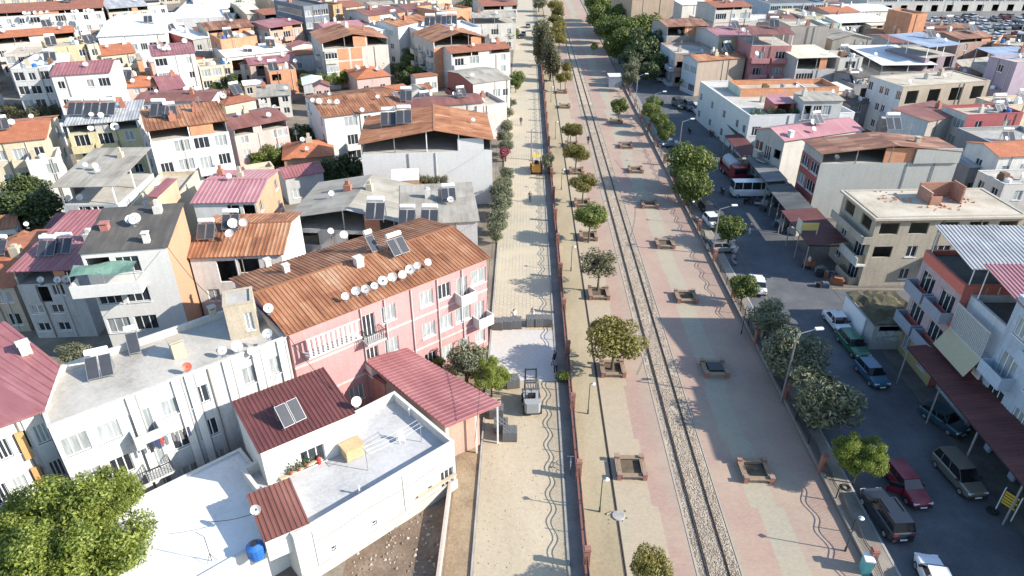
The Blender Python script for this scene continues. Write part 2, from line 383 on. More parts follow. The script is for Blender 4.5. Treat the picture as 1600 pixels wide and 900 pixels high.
b = MB(); b.box(7.052, 7.11, 12, 330, .0, .062); b.box(7.18, 7.248, 12, 330, 0, .078); b.box(7.11, 7.18, 12, 330, .0, .02); struct('drain_channel', b, plain('drain_iron', (.075, .06, .05), .8))
BALL = groundm('ballast', ((.27, .215, .165), (.39, .32, .245), (.49, .415, .325)), .5, 14, .95, 1.0)
sheet_xy('track_bed', 12.07, 14.97, 12, 330, .05, BALL)
rng = np.random.default_rng(3)
def stones(name, n, x0, x1, y0, y1, z, r0, r1, m, power=1.0):
    V = []; Fc = []
    base = np.array([(1, 0, 0), (-1, 0, 0), (0, 1, 0), (0, -1, 0), (0, 0, 1), (0, 0, -1)], float)
    fa = np.array([(0, 2, 4), (2, 1, 4), (1, 3, 4), (3, 0, 4), (2, 0, 5), (1, 2, 5), (3, 1, 5), (0, 3, 5)])
    u = rng.random(n) ** power
    c = np.stack([x0 + (x1 - x0) * rng.random(n), y0 + (y1 - y0) * u, np.full(n, z)], 1)
    rr = (r0 + (r1 - r0) * rng.random(n))[:, None, None]
    j = base[None] * rr * (.6 + .8 * rng.random((n, 6, 1)))
    a = rng.random(n) * 6.28; ca, sa = np.cos(a), np.sin(a)
    jx = j[:, :, 0] * ca[:, None] - j[:, :, 1] * sa[:, None]; jy = j[:, :, 0] * sa[:, None] + j[:, :, 1] * ca[:, None]
    j = np.stack([jx, jy, j[:, :, 2] * .7], 2)
    V = (c[:, None] + j).reshape(-1, 3); Fc = (fa[None] + 6 * np.arange(n)[:, None, None]).reshape(-1, 3)
    me = bpy.data.meshes.new(name); me.from_pydata(V.tolist(), [], Fc.tolist()); me.materials.append(m); return me
def stonem(name, cols):
    m, n, l, b = _nodes(name); g = n.new('ShaderNodeNewGeometry')
    l.new(_ramp(n, l, g.outputs['Random Per Island'], [(i / (len(cols) - 1), c) for i, c in enumerate(cols)]), b.inputs['Base Color']); b.inputs['Roughness'].default_value = .95
    return m
STONE = stonem('track_stone', ((.21, .17, .13), (.36, .30, .235), (.48, .41, .33)))
tag(put('ballast_stones', stones('ballast_stones', 22000, 12.2, 14.9, 27, 150, .06, .035, .075, STONE, 1.9)), 'loose grey ballast stones lying between the embedded rails', 'gravel', kind='stuff')
# rails and edge kerbs of the track
b = MB()
for x in (12.7, 14.2):
    b.box(x - .07, x + .07, 12, 330, .02, .06); b.box(x - .035, x + .035, 12, 330, .06, .15)
    b.box(x + .09 if x < 13 else x - .13, x + .13 if x < 13 else x - .09, 12, 330, .03, .11)
tag(b.build('railway_track', plain('rail_steel', (.10, .075, .06), .5, .5)), 'pair of old steel rails running along the brick promenade', 'railway')
for xa in (11.97, 15.0):
    b = MB(); b.box(xa, xa + .09, 12, 330, 0, .085); struct('kerb', b, plain('track_kerb', (.34, .31, .27), .9))
# right street
ASPH = groundm('asphalt', ((.055, .06, .068), (.09, .096, .106), (.14, .145, .155)), .22, 6, .85, .3)
ASPH2 = groundm('oil_stained_concrete', ((.07, .068, .065), (.12, .115, .105), (.18, .17, .155)), .4, 5)
sheet_xy('road', 25.75, 36.2, 10, 330, .02, ASPH)
sheet_xy('pavement', 36.22, 46, 10, 64, .035, ASPH2)
sheet_xy('pavement', 36.22, 46, 70, 330, .035, ASPH2)
sheet_xy('road', 36.24, 95, 64.1, 69.6, .024, ASPH)
SIDEW = groundm('old_pavement', ((.16, .145, .12), (.24, .215, .18), (.31, .28, .235)), .4, 5)
sheet_xy('pavement', 24.02, 25.55, 10, 330, .13, SIDEW)
b = MB(); b.box(25.56, 25.74, 10, 330, 0, .15); struct('kerb', b, CONCM)
sheet_xy('road', 60, 230, 205, 222, .02, ASPH)
# ------------------------------------------------------------------ windows, balconies
def window(parent, loc, rz, w, h, n, pane, frame=None):
    w = max(.3, round(w * 5) / 5); h = max(.3, round(h * 5) / 5)
    def fm():
        b = MB(); t = .07
        b.box(0, w, -.04, .05, 0, t); b.box(0, w, -.04, .05, h - t, h); b.box(0, t, -.04, .05, t, h - t); b.box(w - t, w, -.04, .05, t, h - t)
        for i in range(1, n):
            x = w * i / n; b.box(x - .035, x + .035, -.03, .04, t, h - t)
        b.box(-.06, w + .06, -.20, -.041, -.07, .0)
        return b.mesh('window', FRAME)
    def pm():
        b = MB(); b.box(.071, w - .071, -.008, .012, .071, h - .071); return b.mesh('pane', GLASS)
    o = put('window', cached(('wf', w, h, n), fm), parent, loc, rz)
    if frame: recolor(o, frame)
    p = put('pane', cached(('wp', w, h), pm), o)
    if pane is not GLASS: recolor(p, pane)
    return o
def bars_mesh(w, h, step, r=.018):
    b = MB(); n = max(2, int(w / step))
    for i in range(n + 1): 
        x = w * i / n; b.box(x - r, x + r, -r, r, 0, h)
    b.box(0, w, -.03, .03, h - .05, h + .001); return b
def balcony(parent, loc, rz, w, d, m, kind, fm=None):
    w = round(w * 5) / 5
    def sl():
        b = MB(); b.box(0, w, -d, -.005, -.16, .0)
        if kind == 'solid':
            b.box(0, w, -d, -d + .1, .0, .95); b.box(0, .1, -d + .1, -.005, .0, .95); b.box(w - .1, w, -d + .1, -.005, .0, .95)
        return b.mesh('balcony', m)
    o = put('balcony', cached(('bal', w, d, kind, m.name), sl), parent, loc, rz)
    if kind == 'rail':
        def rl():
            b = bars_mesh(w - .1, .95, .18)
            b.T = Matrix.Translation((0, -d + .06, 0)) if False else None
            for q in (0, 1):
                x = .03 + q * (w - .16)
                for k in range(5): b.box(x - .015, x + .015, .15 + k * d / 5.5, .18 + k * d / 5.5, 0, .95)
                b.box(x - .02, x + .02, 0, d - .1, .9, .95)
            return b.mesh('railing', DARKM)
        put('railing', cached(('rail', w, d), rl), o, (.05, -d + .05, 0))
    if kind == 'glazed':
        def gl():
            b = MB(); b.box(0, w, -d, -d + .1, 0, .95); b.box(0, .1, -d + .1, -.005, 0, .95); b.box(w - .1, w, -d + .1, -.005, 0, .95)
            b.box(0, w, -d, -.005, 2.45, 2.6)
            return b.mesh('balcony_parapet', m)
        put('balcony_parapet', cached(('gbp', w, d, m.name), gl), o)
        ww = window(o, (.02, -d + .05, .951), 0, w - .04, 1.48, max(2, int(w / .7)), fm or GLASS)
    return o
def ac_unit(parent, loc, rz):
    def mk():
        b = MB(); b.box(0, .85, -.42, -.1, 0, .62); b.box(.1, .2, -.1, .03, .05, .15); b.box(.65, .75, -.1, .03, .05, .15)
        for k in range(10):
            t = 6.283 * k / 10; t2 = 6.283 * (k + 1) / 10
            b.face(((.35, -.424, .31), (.35 + .24 * math.cos(t), -.424, .31 + .24 * math.sin(t)), (.35 + .24 * math.cos(t2), -.424, .31 + .24 * math.sin(t2))), 1)
        return b.mesh('air_conditioner', [WPLAST, DARKM])
    return put('air_conditioner', cached('ac', mk), parent, loc, rz)

# ------------------------------------------------------------------ houses
HOUSES = {}
class House: pass
def rng_of(s): return random.Random(sum(ord(c) * (i + 7) for i, c in enumerate(s)))
def house(key, label, A, B, C=None, D=None, z=6.0, wall=WHITE, roof=('flat', DECK), front='', right='', left='', back='', nf=None,
          gap=0.0, ins=.3, pitch=0.0, wf=None, wr=None, wl=None, dirt=.75, curt=.5, frame=None, name='house', cat='house', group=None, depth=None, parapet=.5, posts=True, balm=None, base=0.0, frontA=None, trim=None, band=None, roofth=.06, openall=False):
    PQ = lambda q, zz: Vector((q[0], q[1], zz)) if isinstance(q, Vector) else P(q[0], q[1], zz)
    a = PQ(A, z); bb = PQ(B, z)
    ex = (bb - a); w = ex.length; ex.normalize(); ey = Vector((-ex.y, ex.x, 0))
    if ey.dot(Vector((0, 1, 0))) < -0.3: ey = -ey
    if depth is None:
        if C is not None and len(C) == 3: d = 2 * (P(C[0], C[1], C[2]) - bb).dot(ey)
        elif C is not None: d = (PQ(C, z) - bb).dot(ey)
        elif len(D) == 3: d = 2 * (P(D[0], D[1], D[2]) - a).dot(ey)
        else: d = (PQ(D, z) - a).dot(ey)
    else: d = depth
    d = max(2.5, d)
    rz = math.atan2(ex.y, ex.x)
    h = House(); h.a = a; h.ex = ex; h.ey = ey; h.w = w; h.d = d; h.z = z; h.rz = rz; h.key = key; h.rng = rng_of(key); h.short = None
    root = thing(name, label, cat, (a.x, a.y, 0), rz, group); h.root = root; HOUSES[key] = h
    rt, rm = roof[0], roof[1]; rp = roof[2] if len(roof) > 2 else {}
    rise = rp.get('rise', {'flat': 0, 'gx': 1.5, 'gy': 1.6, 'sh': .9, 'shx': .9, 'hip': 1.5}[rt]); rf = rp.get('rf', .5)
    if rt == 'flat': ins = 0.0
    zt = z - gap                                                   # top of the masonry
    x0, x1, y0, y1 = ins, w - ins, ins, d - ins
    def rz_at(x, y):
        if rt == 'flat': return z - parapet
        if rt == 'gx':
            yr = d * rf; return z + rise * (y / yr if y < yr else (d - y) / (d - yr))
        if rt == 'gy':
            xr = w * rf; return z + rise * (x / xr if x < xr else (w - x) / (w - xr))
        if rt == 'sh': return z + rise * y / d
        if rt == 'shx': return z + rise * x / w
        if rt == 'hip':
            k = min(w, d) / 2; return z + rise * max(0, min(x / k, y / k, (w - x) / k, (d - y) / k, 1))
    h.roofz = rz_at
    h.deckz = zt
    W = lambda c: c if not isinstance(c, tuple) else wallm(c, dirt)
    wm = [W(wall), W(wf or wall), W(wr or wall), W(wl or wall), BRICK, wallm(CONC, .3)]
    mb = MB()
    nf = nf or max(1, round((zt - base) / 3.05)); fh = (zt - base - (parapet if rt == 'flat' else 0)) / nf
    sides = (('front', front, (x0, y0), (1, 0), x1 - x0, 1), ('right', right, (x1, y0), (0, 1), y1 - y0, 2),
             ('back', back, (x1, y1), (-1, 0), x1 - x0, 0), ('left', left, (x0, y1), (0, -1), y1 - y0, 3))
    for nm, pat, o, dr, L, mi in sides:
        nx, ny = dr[1], -dr[0]; ang = math.atan2(dr[1], dr[0])
        pt = lambda u, zz, q=0.0: (o[0] + dr[0] * u - nx * q, o[1] + dr[1] * u - ny * q, zz)
        opens = []
        rows = pat.split('/') if pat else []
        if rows:
            for f in range(nf):
                row = rows[min(nf - 1 - f, len(rows) - 1)]
                if not row: continue
                cw = L / len(row); zf = base + f * fh
                for i, ch in enumerate(row):
                    u = i * cw; cu = u + cw / 2
                    wp = CURT if h.rng.random() < curt else GLASS
                    if ch == '.': continue
                    spec = {'w': (min(1.3, cw * .7), .85, 1.4, 2), 'W': (min(2.3, cw * .8), .8, 1.5, 3), 's': (.5, 1.4, .5, 1), 'd': (cw * .86, .85, 1.5, max(2, int(cw / .75))),
                            'B': (min(2.2, cw * .65), .05, 2.15, 3), 'R': (min(2.2, cw * .65), .05, 2.15, 3), 'C': None, 'o': (min(2.2, cw * .66), .85, 1.4, 0), 'O': (min(2.6, cw * .7), .05, 2.3, 0),
                            'L': (cw * .86, .95, 1.65, 0), 'g': (min(2.8, cw * .8), .02, 2.3, 0), 'v': (min(1.0, cw * .6), .7, 1.5, 2), 'b': None, 't': (min(1.6, cw * .7), .75, 1.6, 3)}[ch]
                    if ch == 'b':
                        mb.T = None; e = .03; zz0, zz1 = zf + .35, zf + fh - .12
                        q = [pt(u + .25, zz0, -e), pt(u + cw - .25, zz0, -e), pt(u + cw - .25, zz1, -e), pt(u + .25, zz1, -e)]
                        r = [pt(u + .25, zz0), pt(u + cw - .25, zz0), pt(u + cw - .25, zz1), pt(u + .25, zz1)]
                        mb.face(q, 4)
                        for k in range(4): mb.face((r[k], r[(k + 1) % 4], q[(k + 1) % 4], q[k]), 4)
                        continue
                    if ch == 'C':
                        balcony(root, pt(u + cw * .06, zf + .02), ang, cw * .88, 1.1, balm or wm[mi], 'glazed', wp); continue
                    ww, sill, hh, nm_ = spec; ww = max(.4, round(ww * 5) / 5); hh = min(round(hh * 5) / 5, fh - sill - .12)
                    hh = max(.4, math.floor(hh * 5) / 5)
                    opens.append((cu - ww / 2, cu + ww / 2, zf + sill, zf + sill + hh))
                    if nm_: window(root, pt(cu - ww / 2, zf + sill, .12), ang, ww, hh, nm_, wp, frame)
                    if ch in 'BR': balcony(root, pt(cu - cw * .44, zf + .02), ang, cw * .88, 1.1, balm or wm[mi], 'solid' if ch == 'B' else 'rail')
                    elif ch in 'wWt' and h.rng.random() < .14 and cw > 2.9: ac_unit(root, pt(cu + ww / 2 + .15, zf + .4), ang)
        us = sorted({0, L, *[v for op in opens for v in op[:2]]}); zs = sorted({base, zt, *[v for op in opens for v in op[2:]]})
        if not opens: us, zs = [0, L], [base, zt]
        for ua, ub in zip(us, us[1:]):
            for za, zb in zip(zs, zs[1:]):
                um, zm = (ua + ub) / 2, (za + zb) / 2
                if any(p < um < q and r < zm < s for p, q, r, s in opens): continue
                mb.face((pt(ua, za), pt(ub, za), pt(ub, zb), pt(ua, zb)), mi)
        for p, q, r, s in opens:
            for e, f in (((p, r), (q, r)), ((q, r), (q, s)), ((q, s), (p, s)), ((p, s), (p, r))):
                mb.face((pt(e[0], e[1]), pt(f[0], f[1]), pt(f[0], f[1], .22), pt(e[0], e[1], .22)), mi)
        if band:                                                    # painted or cast bands at floor level, proud of the wall
            for f in range(1, nf):
                zz = base + f * fh - .22
                c = [pt(-.03, zz, -.035), pt(L + .03, zz, -.035), pt(L + .03, zz + .2, -.035), pt(-.03, zz + .2, -.035)]
                r = [pt(-.03, zz), pt(L + .03, zz), pt(L + .03, zz + .2), pt(-.03, zz + .2)]
                if not any(s0 - .02 < zz + .2 and zz < s1 for *_, s0, s1 in [o_ for o_ in opens]):
                    mb.face(c, 6)
                    for k in range(4): mb.face((r[k], r[(k + 1) % 4], c[(k + 1) % 4], c[k]), 6)
    if band: wm = wm + [W(band)]
    if rt != 'flat' and gap == 0:                                  # masonry gables up to the roof
        zr = lambda x, y: rz_at(x, y) - roofth - .01
        for xx, mi in ((x0, 3), (x1, 2)):
            ys = [y0, d * rf, y1] if rt == 'gx' else [y0, y1]
            if rt in ('gx', 'sh', 'shx'):
                pts = [(xx, y0, zt), (xx, y1, zt)] + [(xx, y, zr(xx, y)) for y in reversed(ys)]; mb.face(pts if xx == x1 else pts[::-1], mi)
        for yy, mi in ((y0, 1), (y1, 0)):
            xs = [x0, w * rf, x1] if rt == 'gy' else [x0, x1]
            if rt in ('gy', 'sh', 'shx'):
                pts = [(x0, yy, zt), (x1, yy, zt)] + [(x, yy, zr(x, yy)) for x in reversed(xs)]; mb.face(pts if yy == y0 else pts[::-1], mi)
    mb.build('wall', wm, root)
    # roof
    rb = MB()
    if rt == 'flat':
        t = .18; e = .003; zi = z - parapet
        rb.face(((t, t, zi), (w - t, t, zi), (w - t, d - t, zi), (t, d - t, zi)))
        for pts, n_ in ((((t, t), (w - t, t)), 0), (((w - t, t), (w - t, d - t)), 0), (((w - t, d - t), (t, d - t)), 0), (((t, d - t), (t, t)), 0)):
            (xa, ya), (xb, yb) = pts; rb.face(((xb, yb, zi), (xa, ya, zi), (xa, ya, z), (xb, yb, z)), 1)
        k = .04
        rb.box(-k, w + k, -k, t + k, z, z + .06, 1); rb.box(-k, w + k, d - t - k, d + k, z, z + .06, 1)
        rb.box(-k, t + k, t + k, d - t - k, z, z + .06, 1); rb.box(w - t - k, w + k, t + k, d - t - k, z, z + .06, 1)
        h.roof = rb.build('roof', [rm, W(trim) if trim else wm[1]], root)
    else:
        if rt == 'gx':
            yr = d * rf
            rb.sheet((0, 0, z), (w, 0, z), (w, yr, z + rise), (0, yr, z + rise), pitch, .045, roofth)
            rb.sheet((w, d, z), (0, d, z), (0, yr, z + rise), (w, yr, z + rise), pitch, .045, roofth)
            if pitch: rb.box(0, w, yr - .14, yr + .14, z + rise - .01, z + rise + .05)
        elif rt == 'gy':
            xr = w * rf
            rb.sheet((0, d, z), (0, 0, z), (xr, 0, z + rise), (xr, d, z + rise), pitch, .045, roofth)
            rb.sheet((w, 0, z), (w, d, z), (xr, d, z + rise), (xr, 0, z + rise), pitch, .045, roofth)
            if pitch: rb.box(xr - .14, xr + .14, 0, d, z + rise - .01, z + rise + .05)
        elif rt == 'sh':
            if rise >= 0: rb.sheet((0, 0, z), (w, 0, z), (w, d, z + rise), (0, d, z + rise), pitch, .045, roofth)
            else: rb.sheet((w, d, z + rise), (0, d, z + rise), (0, 0, z), (w, 0, z), pitch, .045, roofth)
        elif rt == 'shx': rb.sheet((0, d, z), (0, 0, z), (w, 0, z + rise), (w, d, z + rise), pitch, .045, roofth)
        elif rt == 'hip':
            k = min(w, d) / 2; zt2 = z + rise
            if w >= d: r0, r1 = (k, d / 2, zt2), (w - k - .001, d / 2, zt2)
            else: r0, r1 = (w / 2, k, zt2), (w / 2, d - k - .001, zt2)
            c = ((0, 0, z), (w, 0, z), (w, d, z), (0, d, z))
            quads = ((c[0], c[1], r1, r0), (c[2], c[3], r0, r1)) if w >= d else ((c[1], c[2], r1, r0), (c[3], c[0], r0, r1))
            tris = ((c[1], c[2], r1), (c[3], c[0], r0)) if w >= d else ((c[0], c[1], r0), (c[2], c[3], r1))
            for q in quads:
                L = (Vector(q[1]) - Vector(q[0])).length; rb.face(q, 0, ((0, 0), (L, 0), (L - k, k * 1.2), (k, k * 1.2)))
            for q in tris:
                L = (Vector(q[1]) - Vector(q[0])).length; rb.face(q, 0, ((0, 0), (L, 0), (L / 2, k * 1.2)))
            rb.box(0, w, 0, d, z - .08, z - .01)
        h.roof = rb.build('roof', [rm], root)
        if gap > 0:
            db = MB(); db.box(x0 + .1, x1 - .1, y0 + .1, y1 - .1, zt - .2, zt - .02); db.build('attic_deck', DECK, root)
            if not openall:
                ab = MB(); e = .06; zq = lambda x, y: rz_at(x, y) - roofth - .01
                if rt == 'gx': sy = [y0 + e, d * rf, y1 - e]
                else: sy = [y0 + e, y1 - e]
                sx = [x0 + e, w * rf, x1 - e] if rt == 'gy' else [x0 + e, x1 - e]
                ab.face([(x, y1 - e, zt) for x in (x0 + e, x1 - e)] + [(x, y1 - e, zq(x, y1 - e)) for x in reversed(sx)])
                for xx in (x0 + e, x1 - e): ab.face([(xx, y, zt) for y in (sy[0], sy[-1])] + [(xx, y, zq(xx, y)) for y in reversed(sy)])
                u0 = x0 + h.rng.uniform(.35, .75) * (x1 - x0); u1 = min(x1 - .2, u0 + h.rng.uniform(.12, .3) * w)
                ab.box(u0, u1, y0 + .1, y0 + .28, zt - .02, min(zq(u0, y0), zq(u1, y0)), 1)
                ab.build('attic_wall', [wm[0], BRICK if h.rng.random() < .5 else wm[0]], root)
            if posts:
                nx = max(2, int(w / 4.5) + 1); ny = max(2, int(d / 5) + 1)
                for i in range(nx):
                    for j in range(ny):
                        if 0 < i < nx - 1 and 0 < j < ny - 1: continue
                        x = x0 + .15 + (x1 - x0 - .3) * i / (nx - 1); y = y0 + .15 + (y1 - y0 - .3) * j / (ny - 1)
                        pb = MB(); pb.box(x - .07, x + .07, y - .07, y + .07, zt - .02, rz_at(x, y) - roofth); pb.build('post', WHITEP if h.rng.random() < .5 else STEEL, root)
    return h
def on_roof(key, px, py, deck=False):
    h = HOUSES[key]; z = h.z
    for _ in range(8):
        p = P(px, py, z); q = p - h.a; x, y = q.dot(h.ex), q.dot(h.ey)
        x = min(max(x, 0), h.w); y = min(max(y, 0), h.d)
        z = h.deckz if deck else h.roofz(x, y)
    return Vector((p.x, p.y, z))
def chimney(key, px, py, m=None, hh=.9, ww=.5):
    h = HOUSES[key]; p = on_roof(key, px, py); q = p - h.a; x, y = q.dot(h.ex), q.dot(h.ey)
    b = MB(); b.box(x - ww / 2, x + ww / 2, y - ww / 2, y + ww / 2, p.z - .3, p.z + hh); b.box(x - ww / 2 - .07, x + ww / 2 + .07, y - ww / 2 - .07, y + ww / 2 + .07, p.z + hh + .12, p.z + hh + .2)
    for sx in (-1, 1):
        for sy in (-1, 1):
            cx, cy = x + sx * ww * .38, y + sy * ww * .38; b.box(cx - .04, cx + .04, cy - .04, cy + .04, p.z + hh, p.z + hh + .12)
    o = b.build('chimney', m or wallm(OFFW), h.roof); return o

# ------------------------------------------------------------------ roof things
def dish_meshes():
    b = MB(); R = .5; rings = 4; n = 18; pts = [[(0, 0, 0)]]
    for i in range(1, rings + 1):
        r = R * i / rings; pts.append([(r * math.cos(6.2832 * k / n), r * math.sin(6.2832 * k / n), .26 * r * r / R) for k in range(n)])
    for k in range(n):
        b.face((pts[0][0], pts[1][k], pts[1][(k + 1) % n])); b.face((pts[0][0], pts[1][(k + 1) % n], pts[1][k]))
        for i in range(1, rings): b.face((pts[i][k], pts[i + 1][k], pts[i + 1][(k + 1) % n], pts[i][(k + 1) % n]))
    for k in range(n):                                            # rolled rim and shallow back shell
        o1, o2 = pts[rings][k], pts[rings][(k + 1) % n]
        e = lambda p: (p[0] * 1.02, p[1] * 1.02, p[2] - .03)
        b.face((o1, e(o1), e(o2), o2)); b.face((e(o1), (0, 0, -.05), e(o2)))
    refl = b.mesh('reflector', DISHM)
    c = MB(); c.tube((0, -.46, .06), (0, -.22, .62), .026); c.tube((0, -.22, .62), (0, -.17, .54), .045, .03, 8); arm = c.mesh('feed_arm', STEEL)
    d = MB(); d.tube((0, 0, 0), (0, 0, 1.0), .03, None, 6); d.box(-.15, .15, -.15, .15, 0, .03); mast = d.mesh('mast', STEEL)
    return refl, arm, mast
DISH = dish_meshes()
def dish(p, label, group, size=1.0, az=None, red=None, mast=.55):
    rr = random
    az = RD(rr.uniform(-24, 24) + 22) if az is None else az
    root = thing('satellite_dish', label, 'satellite dish', p, az, group)
    m = put('mast', DISH[2], root, None, 0, (1, 1, mast + .12))
    r = put('reflector', DISH[0], root, (0, -.12, mast + .05), 0, size * .76 * rr.uniform(.78, 1.12)); r.rotation_euler = (RD(rr.uniform(44, 62)), 0, 0)
    if red: recolor(r, red)
    a = put('feed_arm', DISH[1], r)
    return root
def dishes(key, pts, desc, size=1.0, deck=False, mast=.55):
    for t in pts:
        s = t[2] if len(t) > 2 else size
        p = on_roof(key, t[0], t[1] + 5 * s, deck)
        dish(p, 'white satellite dish standing on ' + desc, 'satellite dishes on ' + desc, s, None, None, mast)
def solar(p, label, group=None, rz=0.0, n=2, tank=True, s=1.0):
    root = thing('solar_water_heater', label, 'solar heater', p, rz, group, s * .88)
    def pan():
        b = MB(); b.box(-.46, .46, 0, 1.9, 0, .09); b.box(-.42, .42, .04, 1.86, .091, .1, 1)
        return b.mesh('solar_panel', [STEEL, SOLAR])
    me = cached('solpan', pan)
    for i in range(n):
        o = put('solar_panel', me, root, ((i - (n - 1) / 2) * 1.0, -.85, .25)); o.rotation_euler = (RD(42), 0, 0)
    def fr():
        b = MB(); W = n * .5
        for x in (-W + .1, W - .1):
            b.tube((x, -.8, 0), (x, -.8, .3), .03, None, 5); b.tube((x, .55, 0), (x, .55, 1.75), .03, None, 5); b.tube((x, -.8, .25), (x, .6, 1.5), .03, None, 5); b.tube((x, .55, .2), (x, -.3, .7), .02, None, 4)
            b.tube((x, .9, 0), (x, .55, 1.6), .025, None, 5)
        b.tube((-W, .55, 1.2), (W, .55, 1.2), .025, None, 5); b.tube((-W, -.8, .25), (W, -.8, .25), .025, None, 5)
        return b.mesh('frame', STEEL)
    put('frame', cached(('solfr', n), fr), root)
    if tank:
        def tk():
            b = MB(); W = n * .42; b.tube((-W, .68, 1.95), (W, .68, 1.95), .27, None, 14); b.tube((-W - .05, .68, 1.95), (-W, .68, 1.95), .16, .24, 10); b.tube((W, .68, 1.95), (W + .05, .68, 1.95), .24, .16, 10)
            return b.mesh('water_tank', WPLAST)
        put('water_tank', cached(('soltk', n), tk), root)
    return root
# ================================================================== LEFT BANK: nearest houses
V2 = lambda x, y: Vector((x, y, 0))
PINKW = wallm((.66, .30, .31), .35)
h = house('pink', 'long three-storey pink apartment block with rusty corrugated roof beside the paved road', (447, 525), (768, 402), depth=12, z=10.2, wall=(.68, .35, .35), roof=('gx', RUST, dict(rise=1.15)), ins=.35,
          front='...Rt.ttBd/...Bt.ttdB/.tttt.ttww', right='.t./.w.', nf=3, pitch=.36, curt=.8, name='apartment_block', cat='apartment block', balm=wallm(WHITE, .3), band=(.74, .62, .60))
# shutters / tarpaulin on the left loggia of the pink block
b = MB()
for i in range(11): b.box(1.3 + i * .42, 1.3 + i * .42 + .24, -.75, -.70, 7.9, 9.55)
b.box(1.2, 6.0, -.74, -.69, 7.75, 7.9); b.box(1.2, 6.0, -.74, -.69, 9.55, 9.68); b.box(1.2, 6, -.7, .34, 7.72, 7.86)
b.build('shutter', wallm((.66, .67, .66), .3), h.root)
for u in (6.6, 8.9, 11.6, 14.4, 17.2): 
    q = MB(); q.tube((u, .24, .1), (u, .24, 9.9), .06, None, 6); q.build('drain_pipe', plain('pvc_pipe', (.5, .5, .5), .5), h.root)
dishes('pink', [(541, 466), (558, 458), (573, 455), (586, 450), (599, 442), (614, 436), (629, 432), (642, 424), (653, 418), (668, 413)], 'the rusty roof of the pink block', 1.05)
dishes('pink', [(421, 485, 1.1), (421, 524, 1.2)], 'the eave corner of the pink block', 1.1)
chimney('pink', 448, 425, None, .6, .5); chimney('pink', 419, 416, None, .6, .5); chimney('pink', 561, 415, wallm(OFFW), .7, .7)
solar(on_roof('pink', 622, 396), 'twin-panel solar water heater on the rusty ridge of the pink block', None, h.rz)
solar(on_roof('pink', 582, 392), 'solar heater with empty pipe frame on the rusty ridge of the pink block', None, h.rz, 1)
h = house('greyblock', 'grey and white apartment block with bare screed roof terrace and laundry balconies', (75, 668), (447, 527), (395, 470), z=10.0, wall=(.66, .67, .67), roof=('flat', DECK), front='WtBwt.Wt/WtRwt.Rt/WtBwt.Wt', nf=3, curt=.85, name='apartment_block', cat='apartment block', trim=OFFW, right='w.')
for u in (4.6, 7.6, 8.5, 11.2, 13.4, 15.4):
    q = MB(); q.box(u, u + .55, -.16, -.002, 0, 10.05); q.build('pilaster', wallm(WHITE, .3), h.root)
    q = MB(); q.box(u + .56, u + .66, -.1, -.002, 0, 10.0); q.build('pilaster_stripe', wallm((.30, .31, .32), .2), h.root)
solar(on_roof('greyblock', 160, 585), 'evacuated tube solar heater at the curved end of the grey block terrace', None, h.rz - .25, 2)
solar(on_roof('greyblock', 212, 548), 'solar tank on a bare frame beside the chimney on the grey block terrace', None, h.rz - .2, 1)
dishes('greyblock', [(395, 553, .9), (350, 552, .9), (372, 545, 1.1)], 'the screed terrace of the grey block', 1.0)
dish(on_roof('greyblock', 295, 582), 'red satellite dish standing on the screed terrace of the grey block', None, .9, None, plain('red_dish', (.50, .12, .07), .5))
house('bulkhead', 'small plastered stair bulkhead with flat concrete cap on the grey block terrace', (348, 480), (395, 472), (372, 457), z=12.6, wall=BEIGE, roof=('flat', DECK, {}), front='.v', nf=1, base=9.45, parapet=.08, curt=1, name='stair_bulkhead', cat='bulkhead')
chimney('greyblock', 280, 555, wallm(BEIGE), 1.3, .9); chimney('greyblock', 335, 498, wallm(BEIGE), 1.0, .5)
# laundry on a balcony
rl = random.Random(2)
cl = [plain('cloth_' + n, c, .9) for n, c in (('black', (.02, .02, .025)), ('red', (.35, .05, .05)), ('navy', (.03, .04, .10)), ('white', (.7, .7, .68)), ('grey', (.15, .15, .16)))]
hb = HOUSES['greyblock']
for i in range(11):
    u = 4.9 + i * .26; q = MB(); dz = rl.uniform(.5, .9)
    for k in range(3): q.face(((u + k * .07, -1.25 - .03 * (k % 2), 6.6 - dz), (u + .07 + k * .07, -1.25 - .03 * ((k + 1) % 2), 6.6 - dz), (u + .07 + k * .07, -1.25, 6.6), (u + k * .07, -1.25, 6.6)))
    q.V = [tuple(hb.a.to_2d().to_3d() + hb.ex * v[0] + hb.ey * v[1] + Vector((0, 0, v[2]))) for v in q.V]
    tag(q.build('laundry', cl[rl.randrange(5)]), 'garment drying over the balcony rail of the grey block', 'laundry', 'laundry on the grey block balcony')
h = house('redroof', 'white house with orange window panels and standing-seam red roof at the curved block', (-60, 690), (66, 640), depth=9, z=9.9, wall=WHITE, roof=('flat', DECK), front='tttt/tttt/tttt', right='', nf=3, curt=.3, name='apartment_house', cat='house', dirt=.3, parapet=.05)
